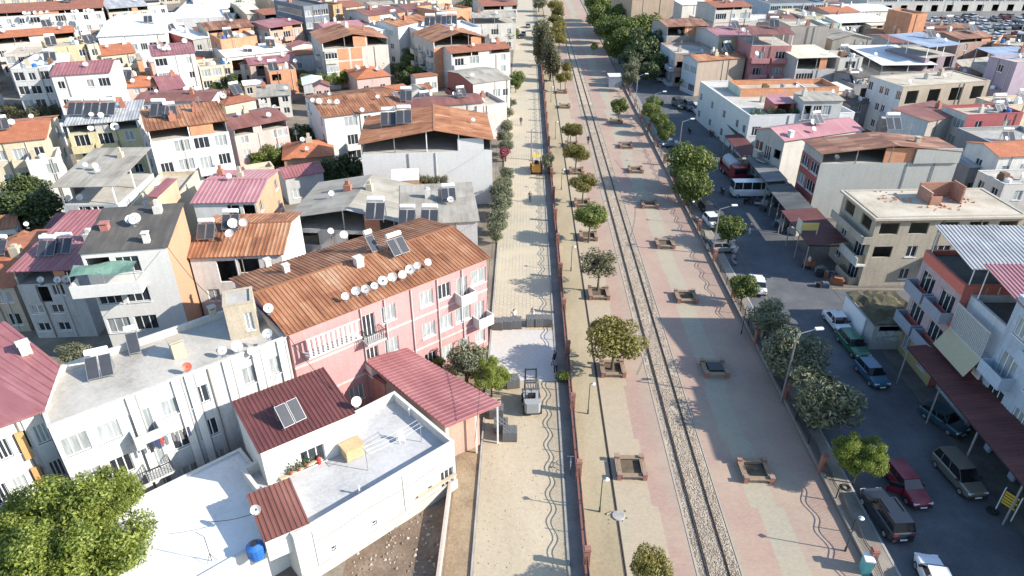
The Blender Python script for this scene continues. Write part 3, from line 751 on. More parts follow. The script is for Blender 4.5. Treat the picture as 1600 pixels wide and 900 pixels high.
def seam_roof(h):
    inv = h.root.matrix_basis.inverted(); L = lambda x, y, z_: inv @ P(x, y, z_)
    Bq, Cq, Tq, Bp, Aq = L(69, 641, 10.25), L(94, 570, 10.25), L(8, 502, 11.3), L(-95, 545, 11.3), L(-90, 700, 10.3)
    b = MB(); b.sheet(Bq, Cq, Tq, Bp, .75, .06, .1); dn = Vector((0, 0, -.12))
    b.face((Aq, Bq, Bp), 0, ((0, 0), (5, 0), (5, 8))); b.face((Aq + dn, Bp + dn, Bq + dn), 0, ((0, 0), (5, 0), (5, 8))); b.face((Aq, Aq + dn, Bq + dn, Bq), 0, ((0, 0), (0, .1), (5, .1), (5, 0)))
    b.build('seamed_roof', REDR, h.root)
    w_ = MB(); g0 = lambda v: Vector((v.x, v.y, 0)); Bi, Ci, Ti = Bq + Vector((-.25, .1, -.15)), Cq + Vector((-.25, -.1, -.15)), Tq + Vector((-.2, -.3, -.15))
    for a_, c_ in ((Bi, Ci), (Ci, Ti)): w_.face((g0(a_), g0(c_), c_, a_))
    w_.build('gable_wall', wallm(WHITE, .3), h.root)
seam_roof(h)
for u in (h.w * .875 + .85, h.w * .375 + .85):
    for zf in (1, 4, 7.1):
        q = MB(); q.box(u, u + .5, -.22, -.01, zf - .4, zf + 1.9); q.build('window_panel', wallm((.66, .37, .15), .3), h.root)
t_ = P(40, 548, 10.9); b = MB(); b.box(-.35, .35, -.35, .35, -.4, .6); b.box(-.42, .42, -.42, .42, .7, .78); b.box(-.2, .2, -.2, .2, .6, .7); o = b.build('chimney', wallm(WHITE), h.root); o.location = h.root.matrix_basis.inverted() @ t_
# white single-storey house with terraces
e1 = V2(.729, .684); n1 = V2(-.684, .729)
A1 = V2(-5, 38.2) - e1 * 12.9
h = house('white', 'low white house with grey roof terrace and high parapet wall above the dug yard', A1, V2(-5, 38.2), depth=7.9, z=4.7, wall=(.80, .78, .73), roof=('flat', DECKG), front='.s.s..sW', right='w.', nf=1, parapet=.75, curt=.3, dirt=.55)
for i, u in enumerate((2.2, 4.6, 6.6, 8.6)):
    window(h.root, (u, .02, .25), 0, .6, .4, 1, GLASS)
q = MB(); q.box(-.05, 12.95, -.14, -.005, 0, .95); q.build('stone_plinth', brickm('rubble_plinth', (.46, .43, .38), (.58, .55, .50), (.35, .33, .3), 1, (.5, .32)), h.root)
h = house('penthouse', 'white rooftop room with dark brown corrugated roof on the low white house', (404, 709), (556, 645), (475, 598), z=7.2, wall=(.80, .79, .76), roof=('sh', DKRED, dict(rise=.75)), front='.W.', left='', nf=1, base=3.2, pitch=.3, ins=.15, curt=.3, name='rooftop_room', cat='rooftop room')
dishes('penthouse', [(557, 630, 1.15)], 'the brown roof corner of the rooftop room', 1.1)
solar(on_roof('penthouse', 455, 657), 'tube solar heater lying on the dark brown corrugated roof', None, h.rz + .1, 2, False)
A2 = V2(-14.9, 31.6) - e1 * 10
h = house('deck', 'wide bright white flat roof of the low block beside the leafy tree', A2 - e1 * 4 , V2(-14.9, 31.6), depth=9.4, z=3.5, wall=WHITE, roof=('flat', DECKW), nf=1, parapet=.12, name='flat_roofed_block', cat='block', dirt=.3)
h = house('lean', 'small lean-to with red-brown corrugated roof at the end of the white terrace', (412, 848), (484, 817), (448, 757), z=4.9, wall=WHITE, roof=('sh', BRNR, dict(rise=.5)), nf=1, base=3.0, pitch=.3, ins=.08, name='lean_to', cat='lean-to')
dish(P(402, 800, 5.3) , 'white satellite dish on the corner of the small red-brown lean-to', None, .95, None, None, .3)
def water_tank(px, py, z):
    t = thing('water_tank', 'blue plastic water tank on the white flat roof by the lean-to', 'water tank', P(px, py, z))
    b = MB(); b.tube((0, 0, 0), (0, 0, .9), .5, .55, 14); b.tube((0, 0, .9), (0, 0, 1.1), .55, .2, 14)
    for k in range(3): b.tube((0, 0, .2 + k * .25), (0, 0, .26 + k * .25), .565, None, 14)
    b.build('tank', BLUEP, t); c = MB(); c.tube((0, 0, 1.1), (0, 0, 1.18), .22, None, 10); c.build('lid', BLACK, t)
water_tank(402, 868, 3.45)
# tripod antenna and dove on the white roof
t = thing('tripod_mast', 'thin metal tripod mast standing on the bright white flat roof', 'mast', P(331, 876, 3.45)); b = MB(); b.tube((0, 0, 0), (.0, 0, 2.2), .025)
for k in range(3): b.tube((.35 * math.cos(k * 2.1), .35 * math.sin(k * 2.1), 0), (0, 0, .7), .018)
b.tube((0, 0, 2.2), (-.5, .1, 2.5), .018); b.build('frame', DARKM, t)
# wooden hen house / box on the terrace
t = thing('timber_hutch', 'small wooden hutch with boarded lid on the grey terrace', 'hutch', P(552, 712, 3.95), .7)
b = MB(); b.box(-.7, .7, -.5, .5, .1, 1.1); b.build('box', plain('raw_timber', (.48, .36, .2), .8, 0, 0, .3), t)
for k in range(5):
    b = MB(); b.box(-.78, .78, -.58 + k * .235, -.36 + k * .235, 1.11 + .01 * (k % 2), 1.17 + .012 * (k % 2)); b.build('plank', plain('raw_timber', (.48, .36, .2)), t)
# ochre bench slab with pots
t = thing('stone_bench', 'tan stone bench along the rooftop room wall', 'bench', P(470, 735, 3.95), .75); b = MB(); b.box(-1.6, 1.6, -.3, .3, .28, .4); b.box(-1.4, -1.2, -.25, .25, 0, .28); b.box(1.2, 1.4, -.25, .25, 0, .28); b.build('seat', wallm(TAN), t)
# dark red carport house
def hipless_carport():
    pts = [P(568, 562, 4.6), P(695, 666, 4.3), P(783, 630, 4.3), P(712, 584, 4.5), P(704, 588, 4.5), P(635, 543, 4.7)]
    t = thing('workshop_house', 'salmon house under a dark red ribbed metal roof by the road kerb', 'house', (pts[1].x, pts[1].y, 0))
    o = Vector((pts[1].x, pts[1].y, 0)); q = [p - o for p in pts]
    b = MB(); b.sheet(q[0], q[1], q[2], q[5] + (q[2] - q[5]) * .0 + Vector((0, 0, 0)), 0) if False else None
    e = (q[1] - q[0]).normalized()
    b = MB(); b.sheet(q[1], q[2], q[5].lerp(q[2], .0), q[0], 0) if False else None
    # ribs run along the short way
    n = 26; A, B_ = q[0], q[1]; C_, D_ = q[5], q[2]
    b.T = None
    for i in range(n):
        for (ta, tb, hh) in ((0, .55, 0), (.55, .62, None), (.62, .93, .05), (.93, 1, None)):
            t0, t1 = (i + ta) / n, (i + tb) / n
            h0 = 0 if (hh == 0 or (hh is None and ta == .55)) else .05; h1 = 0 if (hh == 0 or (hh is None and ta == .93)) else .05
            a0, a1 = A.lerp(B_, t0) + Vector((0, 0, h0)), A.lerp(B_, t1) + Vector((0, 0, h1)); c0, c1 = C_.lerp(D_, t0) + Vector((0, 0, h0)), C_.lerp(D_, t1) + Vector((0, 0, h1))
            b.face((a0, a1, c1, c0), 0, ((0, t0 * 11), (0, t1 * 11), (4, t1 * 11), (4, t0 * 11)))
    dz = Vector((0, 0, -.09)); b.face((A + dz, C_ + dz, D_ + dz, B_ + dz), 0, ((0, 0), (4, 0), (4, 11), (0, 11)))
    for a_, b_ in ((A, B_), (B_, D_), (D_, C_), (C_, A)): b.face((a_, b_, b_ + dz * 2.6, a_ + dz * 2.6), 0, ((0, 0), (1, 0), (1, .1), (0, .1)))
    b.build('roof', REDR, t)
    w_ = MB(); f = lambda s, r: A.lerp(B_, s).lerp(C_.lerp(D_, s), r)
    c = [f(.04, .12), f(.93, .1), f(.93, .72), f(.04, .85)]
    for k in range(4):
        a_, b_ = c[k], c[(k + 1) % 4]; w_.face(((a_.x, a_.y, 0), (b_.x, b_.y, 0), (b_.x, b_.y, b_.z - .12), (a_.x, a_.y, a_.z - .12)), 1 if k == 0 else 0)
    w_.build('wall', [wallm((.62, .38, .30), .6), wallm((.40, .37, .33), .8)], t)
    for s, r in ((.99, .05), (.99, .55), (.99, .95)):
        p = f(s, r); b = MB(); b.box(p.x - .07, p.x + .07, p.y - .07, p.y + .07, 0, p.z - .1); b.build('post', WHITEP, t)
hipless_carport()
house('redwall', 'narrow pink rear annexe with brick-red awning under the pink block', (600, 600), (650, 566), depth=2.6, z=3.4, wall=(.62, .30, .26), roof=('sh', REDR, dict(rise=.3)), nf=1, pitch=.3, name='annexe', cat='annexe')
# dug yard wall + yard
b = MB(); p = [P(700, 765), P(684, 905)]; b.box(-5.55, -5.35, 20, 38.4, 0, 1.0); tag(b.build('yard_wall', wallm((.62, .50, .44), .6)), 'low salmon boundary wall between the dug yard and the road trench', 'wall')
sheet_xy('path', -12, -5.6, 22, 36, .01, groundm('brown_yard_soil', ((.11, .075, .05), (.17, .12, .085), (.25, .19, .14)), .5, 4, .95, 1))
# ================================================================== left, second row
h = house('charcoal', 'tall white house with charcoal roof, glazed balconies and orange side wall', (121, 397), (262, 386), (310, 331), z=12.5, wall=WHITE, roof=('sh', CHAR, dict(rise=1.1)), front='Ld./dd./dd.', right='...', nf=4, gap=0, ins=.15, wr=(.60, .35, .22), curt=.12, balm=wallm(WHITE, .2), dirt=.3)
q = MB(); q.box(-.9, h.w - 2.6, -1.6, .14, 8.9, 9.1); q.box(-.9, h.w - 2.6, -1.6, -1.48, 9.1, 10.1); q.box(-.9, -.78, -1.48, .14, 9.1, 10.1); q.build('terrace_parapet', wallm(WHITE, .2), h.root)
NET = plain('green_net', (.12, .22, .18), .9, 0, 0, .35, 1.2)
q = MB()
for i in range(8):
    for j in range(4):
        f = lambda a, c: (-.7 + a * (h.w - 2.2) / 8, -1.4 + c * .38, 11.4 + .25 * math.sin(a * .9) * math.sin(c * .8 + .5) - .1 * (4 - c))
        q.face((f(i, j), f(i + 1, j), f(i + 1, j + 1), f(i, j + 1)))
q.build('shade_net', NET, h.root)
for x in (-.7, 2, h.w - 2.9): 
    q = MB(); q.tube((x, -1.4, 9.1), (x, -1.4, 11.5), .03); q.build('net_pole', STEEL, h.root)
dishes('charcoal', [(207, 345, 1.2), (214, 343, 1.2)], 'the charcoal sheet roof', 1.2); chimney('charcoal', 230, 378, wallm(WHITE), .8, .5); chimney('charcoal', 165, 358, wallm((.5, .2, .18)), .5, .7)
h = house('maroonsolar', 'house with maroon sheet roof carrying two dark solar panels', (9, 425), (118, 422), (183, 338), z=8.0, wall=LGREY, roof=('sh', REDR, dict(rise=.9)), front='.gW./ww.', nf=3, gap=1.6, pitch=.5)
solar(on_roof('maroonsolar', 78, 398), 'left dark solar panel pair with white tank on the maroon roof', None, h.rz, 2); solar(on_roof('maroonsolar', 103, 394), 'right dark solar panel pair on the maroon roof', None, h.rz, 2)
dishes('maroonsolar', [(66, 440, .9), (93, 440, .9), (106, 439, .9)], 'the shaded terrace under the maroon solar roof', .9, True)
h = house('clayleft', 'low house with sagging red clay tile roof against the dark hedge', (-60, 452), (22, 449), (62, 358), z=5.5, wall=BEIGE, roof=('gx', CLAY, dict(rise=1.3)), nf=2, front='ww')
dishes('clayleft', [(44, 352, .9)], 'the red clay roof by the hedge', .9)
h = house('rustdish', 'white house with ribbed rust-orange roof, solar panel and three dishes', (289, 404), (443, 398), (451, 332), z=9.0, wall=WHITE, roof=('gx', RUST, dict(rise=1.2)), front='.gL./w.w', nf=3, gap=0, pitch=.4)
dishes('rustdish', [(366, 354, 1.2), (383, 353, 1.2), (362, 370, 1.2)], 'the ribbed rust-orange roof', 1.2, mast=.8); solar(on_roof('rustdish', 325, 372), 'sunlit solar heater on the ribbed rust-orange roof', None, .1, 2)
h = house('canopy', 'pale blue house with a large beige canopy roof on thin posts', (77, 293), (178, 291), (237, 240), z=10.4, wall=(.55, .62, .66), roof=('sh', FIBRE, dict(rise=.9)), front='.dd./w.w', nf=3, gap=2.5, ins=.5, right='w.', openall=True)
dishes('canopy', [(110, 310, 1.2), (128, 309, 1.2)], 'the terrace below the beige canopy', 1.2, True)
h = house('terrace', 'cream house with stepped tiled terraces and small maroon stair roof', (192, 334), (258, 331), (286, 268), z=7.2, wall=CREAM, roof=('flat', DECKB), front='w.', nf=2)
house('stairroof', 'tiny maroon pitched stair roof on the cream terraces', (228, 307), (246, 308), (254, 285), z=9.2, wall=(.68, .45, .30), roof=('sh', REDR, dict(rise=.6)), nf=1, base=6, ins=.1, name='stair_roof', cat='stair roof')
h = house('maroongable', 'house with broad pinkish-maroon ribbed roof and bright orange gable wall', (296, 318), (402, 316), (452, 264), z=8.6, wall=WHITE, roof=('gx', PINKR, dict(rise=.8)), front='..gg/wwww', right='w.w', wr=(.62, .38, .24), nf=3, pitch=.5)
h = house('fibre', 'long house under patched grey fibre-cement roofs with an open shaded attic', (447, 341), (622, 347), (636, 289), z=7.6, wall=LGREY, roof=('gy', FIBRE, dict(rise=1.3, rf=.55)), front='L.LL/w.ww', nf=2, gap=1.5, ins=.5, pitch=.0)
house('fibre2', 'flat grey fibre-cement roof with a row of bare solar frames behind the pink block', (624, 352), (750, 345), (752, 289), z=7.6, wall=LGREY, roof=('sh', FIBRE, dict(rise=.5)), right='w.w', nf=2)
dishes('fibre', [(517, 362, 1.2), (538, 368, 1.1)], 'the shaded attic of the grey fibre-cement house', 1.1, True)
for i, (px, py, s) in enumerate([(588, 334, 1.25), (637, 342, 1.1), (672, 343, 1.15)]):
    k = 'fibre' if px < 620 else 'fibre2'
    solar(on_roof(k, px, py + 8), ['tall solar heater frame on the ridge of the grey fibre-cement roof', 'solar heater with round tank on the flat grey fibre-cement roof', 'solar heater with box tank on the flat grey fibre-cement roof'][i], None, 0, 2, True, s)
house('shedlow', 'low cream cottage with pale corrugated lean-to beneath the grey attic', (447, 372), (500, 366), depth=4, z=4.6, wall=CREAM, roof=('sh', FIBRE, dict(rise=.4)), front='wg', nf=1, pitch=.3, name='cottage')
h = house('biggable', 'large white house with open dark attic under a rusty patched gable roof', (559, 226), (772, 219), (777, 177), z=9.8, wall=(.80, .80, .79), roof=('gy', RUST, dict(rise=1.7, rf=.56)), front='', right='wW.W', nf=3, gap=1.5, pitch=.45, dirt=.25)
house('orangebox', 'small orange-roofed box room against the white gable wall', (611, 283), (655, 281), depth=3, z=6.4, wall=(.66, .38, .18), roof=('sh', WHTR, dict(rise=.6)), nf=2, ins=.05, name='box_room', cat='annexe')
solar(on_roof('biggable', 608, 196), 'left solar panel on the rusty patched gable roof', None, .1, 2, True, 1.3); solar(on_roof('biggable', 632, 193), 'right solar panel on the rusty patched gable roof', None, .1, 2, True, 1.3)
h = house('whiterust', 'white corner house with blotchy rust roof and a row of dishes', (504, 184), (640, 167), D=(454, 151), z=8.6, wall=WHITE, roof=('gx', RUST, dict(rise=1.2)), front='.WwwB/.BwwB/.Wwww', left='w.w', nf=3, pitch=.45, dirt=.3)
dishes('whiterust', [(489, 156, 1.2), (500, 157, 1.2), (516, 158, 1.2), (528, 158, 1.2), (591, 150, 1.2), (618, 146, 1.2), (566, 172, 1)], 'the blotchy rust roof of the white corner house', 1.2)
solar(on_roof('whiterust', 635, 158), 'white solar tank at the end of the blotchy rust roof', None, .1, 2, True, 1.2)
house('brickcot', 'small brick cottage with red clay hip roof among dark bushes', (440, 250), (523, 243), (500, 220), z=3.8, wall=(.52, .32, .22), roof=('hip', CLAY, dict(rise=1.6)), front='ww', nf=1, name='cottage')
# ================================================================== left, third row
h = house('whiteapt', 'white four-storey apartment house with balconies and rust-and-white striped roof', (227, 205), (356, 188), (346, 165), z=12.4, wall=(.80, .80, .78), roof=('sh', RUST, dict(rise=.8)), front='.WWt/BWBt/BWBt', nf=4, gap=1.6, pitch=.5, curt=.4, dirt=.25, ins=.2)
solar(on_roof('whiteapt', 250, 182), 'solar heater on the rust-and-white striped roof', None, .1, 2, True, 1.2)
h = house('yellow', 'yellow and grey house with pale corrugated roof and triple solar heaters', (97, 197), (217, 187), (206, 165), z=11.4, wall=(.62, .60, .56), wf=(.72, .64, .38), roof=('sh', GREYR, dict(rise=.8)), front='BBw/wBw/wBw', right='ww', nf=4, gap=1.3, pitch=.4)
for i, px in enumerate((122, 147, 172)): solar(on_roof('yellow', px, 180), 'tall solar heater in the row of three on the pale corrugated roof', 'three solar heaters on the pale corrugated roof', .1, 2, True, 1.25)
dishes('yellow', [(144, 199, 1.4), (181, 197, 1.4)], 'the attic edge of the yellow and grey house', 1.4, True)
h = house('terracotta', 'beige house with faded terracotta roof beside the leafy hedge', (-60, 230), (73, 216), (95, 179), z=10.2, wall=CREAM, roof=('gx', CLAY, dict(rise=1.1)), front='wwBw', nf=3, right='.W')
house('whiteannex', 'white glazed annexe with bricks on its deck beside the beige house', (40, 252), (88, 246), depth=5, z=8.0, wall=WHITE, roof=('flat', DECK), front='.W/W.', nf=3, name='annexe', cat='annexe')
house('brownlow', 'salmon house with flat brown sheet roof and white edge strip', (362, 203), (452, 186), (440, 163), z=8.0, wall=LPINK, roof=('gx', BRNR, dict(rise=.8)), front='w.W', right='w', nf=3, gap=1.2)
house('maroonwhite', 'white house with bright maroon sheet roof facing the glass-fronted block', (76, 119), (172, 113), (168, 93), z=10.2, wall=(.80, .81, .80), roof=('gx', REDR, dict(rise=1.1)), front='w.wW/w.ww', nf=3, pitch=.6, dirt=.2, curt=.3)
house('glassblock', 'narrow white block with dark glazed balconies and flat roof', (16, 108), (75, 105), (70, 84), z=11, wall=(.66, .67, .67), roof=('flat', DECKW), front='dwd/ddw', nf=4, curt=.1, trim=WHITE)
house('tanwall', 'tan plastered house with plain upper wall behind the glass-fronted block', (74, 75), (132, 69), (128, 57), z=11.5, wall=(.70, .52, .32), roof=('flat', DECKB), front='w..w/w.ww', nf=4, name='house')
house('creamsmall', 'narrow cream house squeezed beside the orange-roofed house', (136, 70), (153, 68), depth=8, z=11.5, wall=CREAM, roof=('flat', DECKB), front='w', right='w', nf=4)
house('orangeroof', 'cream house with clean orange roof facing a planted terrace', (155, 88), (213, 82), (209, 66), z=9, wall=CREAM, roof=('gx', CLAY, dict(rise=1.2)), front='WwB/Www', nf=3)
house('bigwhite', 'wide pale grey roofed hall with dark ribbon windows', (150, 58), (259, 52), (252, 20), z=9, wall=(.78, .79, .79), roof=('gx', WHTR, dict(rise=1.0)), front='..wwtdd/..wwwdd', right='..', nf=2, curt=.1, pitch=1.2, name='hall', cat='hall', dirt=.2)
house('maroon2', 'white house with maroon roof and two dishes beside the alley', (236, 88), (306, 82), (299, 65), z=9.4, wall=WHITE, roof=('gx', REDR, dict(rise=.9)), front='d.w/d.w', right='', nf=3, pitch=.6, dirt=.3, curt=.2); dishes('maroon2', [(258, 73, 1.4), (265, 73, 1.4)], 'the maroon roof beside the alley', 1.4)
for k, l, A, B_, C_, zz, wc, rt, fr in (
    ('clay1', 'low cottage with red clay hip roof under the maroon-roofed house', (178, 138), (246, 134), (240, 120), 4.6, LPINK, ('hip', CLAY, dict(rise=1.3)), 'www'),
    ('clay2', 'small house with bright red pitched roof beside the alley cottage', (250, 142), (292, 137), (286, 113), 4.8, LPINK, ('gx', REDR, dict(rise=1.0)), 'ww'),
    ('purple', 'long low house with mauve-brown sheet roof behind the striped roof', (205, 160), (330, 158), (322, 140), 6.0, OFFW, ('gx', BRNR, dict(rise=.7)), 'wwww'),
    ('tanflat', 'flat orange-floored terrace house beside the small cedar', (311, 105), (362, 100), (358, 89), 5.6, CREAM, ('flat', DECKB), 'WWw'),
    ('redflat', 'small house with dark red hip roof in the shade of the cottages', (372, 100), (420, 97), (412, 88), 5.0, OFFW, ('hip', BRNR, dict(rise=1)), 'ww'),
    ('clay3', 'low house with dark red hip roof in front of the brick gable', (350, 165), (402, 155), (392, 143), 4.4, CREAM, ('hip', CLAYD, dict(rise=1.2)), 'ww'),
    ('greylow', 'cluttered low house with pale grey roof and dishes by the bushes', (400, 152), (455, 148), (448, 133), 4.6, OFFW, ('sh', FIBRE, dict(rise=.4)), 'wgw'),
    ('whiteshed', 'long white sheet roof over an open yard', (352, 90), (452, 79), (422, 66), 6.6, OFFW, ('gx', WHTR, dict(rise=.6)), 'ggg'),
    ('maroon3', 'low house with worn maroon roof in front of the long white sheet', (388, 102), (466, 95), (449, 84), 5.6, (.6, .45, .38), ('gx', REDR, dict(rise=.7)), 'gw'),
    ('brickpatch', 'half-built brick house with patched sheets on its roof', (420, 112), (462, 108), (455, 98), 5.4, BRICK, ('flat', DECKB), 'o.'),
    ('clay4', 'low cottage with red clay hip roof at the foot of the brick gable', (556, 124), (612, 118), (596, 104), 4.0, LPINK, ('hip', CLAY, dict(rise=1.5)), 'ww'),
    ('cream4', 'small cream house beside the clay-roofed cottage', (640, 170), (700, 162), (690, 148), 4.2, ORNG, ('flat', DECKB), 'w.')):
    house(k, l, A, B_, C_, z=zz, wall=wc, roof=rt, front=fr)
dishes('greylow', [(413, 157, 1.2), (430, 165, 1.2)], 'the cluttered pale grey roof by the bushes', 1.2); dishes('maroon3', [(462, 92, 1.4)], 'the worn maroon roof', 1.4)
# ================================================================== left, far rows
FL = [
    ('fw1', 'white terrace of apartments with brown tiled roof along the far street', (-25, 22), (161, 12), (158, -2), 10, (.76, .77, .76), ('gx', CLAYD, dict(rise=1.2)), 'wwwWwdwww/wwwWwwwww', dict(gap=1.0)),
    ('fw2', 'row of houses with reddish tile roof and covered terraces', (-15, 61), (118, 50), (114, 41), 9, (.74, .66, .58), ('gx', CLAY, dict(rise=1.0)), 'BwBwBwB', dict(gap=1.5)),
    ('fw2b', 'pale terrace house with awnings below the reddish row', (5, 84), (72, 80), (70, 68), 8.5, (.74, .66, .60), ('flat', DECKB), 'dBdw', {}),
    ('fw3', 'yellow house with weathered grey gable roof and dark attic', (166, 14), (233, 9), (228, -8), 9.5, CREAM, ('gx', GREYR, dict(rise=1.3)), 'wBww', dict(gap=1.2)),
    ('fw4', 'vast pale grey flat warehouse roof beyond the white terrace', (262, 30), (366, 26), (352, -14), 6, (.72, .73, .73), ('flat', DECKW), '....', dict(name='warehouse', cat='warehouse')),
    ('fw5', 'low white store with shaded yard beside the warehouse', (262, 58), (300, 55), (292, 40), 5, OFFW, ('flat', DECKW), 'ww.', {}),
    ('fw6', 'dark red lean-to house with pale sheet beside the yard', (300, 62), (336, 57), (316, 30), 7.5, GREY, ('sh', WHTR, dict(rise=.5)), 'ww', dict(wl=REDW)),
    ('fw7', 'house with rust-red gable roof beside the cypress', (322, 48), (398, 41), (386, 30), 9, CREAM, ('gx', RUST2, dict(rise=1.2)), 'wBw', dict(gap=1.0)),
    ('fw8', 'bare brick house with unplastered gable and dishes', (344, 62), (401, 56), (394, 46), 9.5, BRICK, ('flat', DECKB), 'b.b', dict(left='w')),
    ('fw9', 'red and white house with terraces on the far left street', (412, 24), (470, 18), (466, 8), 8, (.60, .32, .28), ('gx', CLAYD, dict(rise=.8)), 'BwB', dict(gap=1.2)),
    ('fw10', 'house with brick upper storey and clutter beside the shaded alley', (420, 44), (474, 36), (462, 24), 9, (.62, .40, .30), ('gx', REDR, dict(rise=.8)), 'wBw', dict(left='www', wl=LGREY, gap=1)),
    ('fw11', 'white terrace house with glazed roof lights and dishes', (478, 34), (540, 28), (524, 20), 8, OFFW, ('gx', WHTR, dict(rise=1.0)), 'gBg', dict(gap=1.6)),
    ('fw12', 'tall dark blue glazed block on the far left skyline', (474, 10), (512, 6), (508, -8), 13, (.20, .24, .30), ('flat', DECKD), 'ddd', dict(left='d')),
    ('fw13', 'orange house in shade beside the dark blue block', (520, 8), (534, 6), (532, -8), 12, (.60, .36, .18), ('flat', DECKD), 'w', {}),
    ('fw14', 'white house with brown roof edge and curtains on the far left street', (575, 25), (634, 18), (628, 6), 10.5, OFFW, ('gx', BRNR, dict(rise=.9)), 'bWb/WbW', dict(left='ww')),
    ('fw15', 'house with brown tiled hip roof below the curtained house', (576, 36), (636, 27), (628, 18), 8.6, LGREY, ('hip', BRNR, dict(rise=1.0)), 'ww', dict(left='ww')),
    ('fw16', 'white house with patchy orange sheet roof turned to the alley', (622, 42), (676, 30), (654, 20), 10, (.80, .79, .77), ('gx', RUST, dict(rise=1.0)), '', dict(left='ww', nf=3)),
    ('fw17', 'white flat-roofed house with tanks and solar heaters', (658, 50), (752, 42), (738, 30), 9.4, (.78, .77, .75), ('flat', DECKW), '.w.w', dict(left='w')),
    ('fw18', 'bare brick house with white floor bands by the round tree', (690, 18), (737, 12), (732, 1), 10, BRICK, ('flat', DECKB), 'bb', dict(band=OFFW)),
    ('fw19', 'house with wide tan roof on posts by the paved road', (738, 28), (808, 26), (800, 17), 9.2, OFFW, ('gx', FIBRE, dict(rise=.9)), 'wBw', dict(gap=1.8, right='wB', openall=True)),
    ('fw20', 'long pale roofed terrace house at the far end of the paved road', (754, 10), (810, 8), (806, -4), 9, OFFW, ('gx', CLAYD, dict(rise=.8)), 'wBwB', dict(gap=1.2, right='ww')),
    ('fw21', 'grey house with corner balconies behind the brick house', (636, 18), (690, 14), (684, 2), 9, LGREY, ('gx', BRNR, dict(rise=.9)), 'wBw', {}),
    ('fw22', 'pink house with dishes and glass lean-to behind the brick gable', (508, 46), (572, 40), (560, 30), 8.8, LPINK, ('gx', PINKR, dict(rise=.8)), 'wBw', dict(gap=1)),
    ('fw23', 'white house with sloping white roof beside the brick gable', (572, 50), (618, 45), (606, 36), 9, (.80, .80, .79), ('gx', WHTR, dict(rise=.7)), 'w.s', dict(right='w')),
    ('fw24', 'tan house with long pale roof behind the cypress', (384, 22), (412, 20), (408, 0), 8, TAN, ('gx', CREAMR, dict(rise=.8)), 'ww', {}),
    ('fw25', 'beige house at the far edge between the blocks', (540, 12), (572, 8), (568, -4), 9, BEIGE, ('gx', CLAYD, dict(rise=.8)), 'ww', {}),
    ('fw26', 'cream house with red roof at the far edge beside the trees', (640, 0), (690, -3), (686, -12), 9, CREAM, ('gx', RUST2, dict(rise=.8)), 'www', {}),
    ('fw27', 'low white sheds with pale roofs beyond the grey gable', (300, 0), (380, -5), (372, -16), 7, OFFW, ('gx', WHTR, dict(rise=.7)), 'www', {}),
    ('fw28', 'cream apartment house with clay roof at the far left corner', (-10, -4), (70, -8), (68, -18), 10, CREAM, ('gx', CLAY, dict(rise=1)), 'wBwB', {}),
    ('fw29', 'white apartment house at the far edge above the brown tiled terrace', (84, -6), (160, -10), (156, -20), 10, OFFW, ('gx', CLAYD, dict(rise=1)), 'wBwB', {}),
    ('fw30', 'tan and white house at the far edge beside the cypress', (430, 4), (476, 0), (470, -12), 9, TAN, ('gx', GREYR, dict(rise=1)), 'wBw', {}),
]
for k, l, A, B_, C_, zz, wc, rt, fr, kw in FL: house(k, l, A, B_, C_, z=zz, wall=wc, roof=rt, front=fr, **kw)
for k, pts, ds in (('fw1', [(40, 18), (48, 18), (57, 17), (66, 17), (76, 16), (115, 15), (121, 15), (134, 14), (140, 14), (146, 14)], 'the far white apartment terrace'), ('fw8', [(368, 51), (396, 49)], 'the unplastered brick house'), ('fw11', [(482, 38), (488, 37), (512, 37), (516, 36)], 'the white house with roof lights'), ('fw22', [(530, 43), (541, 41)], 'the pink house behind the brick gable')):
    dishes(k, [(x, y, 1.5) for x, y in pts], ds, 1.5, HOUSES[k].deckz < HOUSES[k].z, .8)
for px, py in ((672, 36), (690, 34), (706, 33)): solar(on_roof('fw17', px, py + 6), 'solar heater in the cluster on the white flat roof with tanks', 'solar heaters on the white flat roof with tanks', 0, 2, True, 1.7)
h = house('brickgable', 'brick and render house with open attic gable facing a small clay cottage', (501, 68), (608, 60), D=(478, 50), z=10.4, wall=(.66, .64, .58), roof=('gy', RUST, dict(rise=1.6, rf=.48)), front='OB..' if False else 'Cbb../Cbb.s/Cbb.s', left='w.wBw', nf=3, gap=1.4, ins=.3)
h = house('brickgable2', 'brick-banded house with orange gable roof and shaded side balconies', (676, 66), (762, 58), D=(654, 50), z=10.4, wall=(.64, .60, .54), wf=BRICK, roof=('gy', RUST, dict(rise=1.7, rf=.5)), front='b...', left='BwBwB', nf=3, gap=1.5)
h = house('pinkwhite', 'white and pink house with brown roof facing the paved road', (704, 84), (800, 75), (797, 65), z=8.6, wall=(.78, .74, .70), roof=('gx', CLAYD, dict(rise=.9)), front='BW.w', right='wB', nf=3, gap=1.0)
h = house('greyred', 'red-walled house with charcoal-grey roof by the paved road', (738, 131), (800, 123), D=(720, 108), z=8.2, wall=(.78, .74, .70), wl=(.46, .13, .10), roof=('gx', FIBRE, dict(rise=.8)), front='w.Ww', right='wW', left='B', nf=2)
house('mauve', 'long mauve-brown sheet roof behind the rusty patched gable', (606, 172), (757, 160), (742, 145), z=7.2, wall=OFFW, roof=('gx', BRNR, dict(rise=.6)), nf=2, front='w..w', right='w')
house('pinkroad', 'narrow pink and white house end with red bands facing the road', (745, 166), (792, 160), (788, 140), z=6.6, wall=(.76, .66, .62), roof=('flat', DECKB), front='w.', right='ww', nf=2)
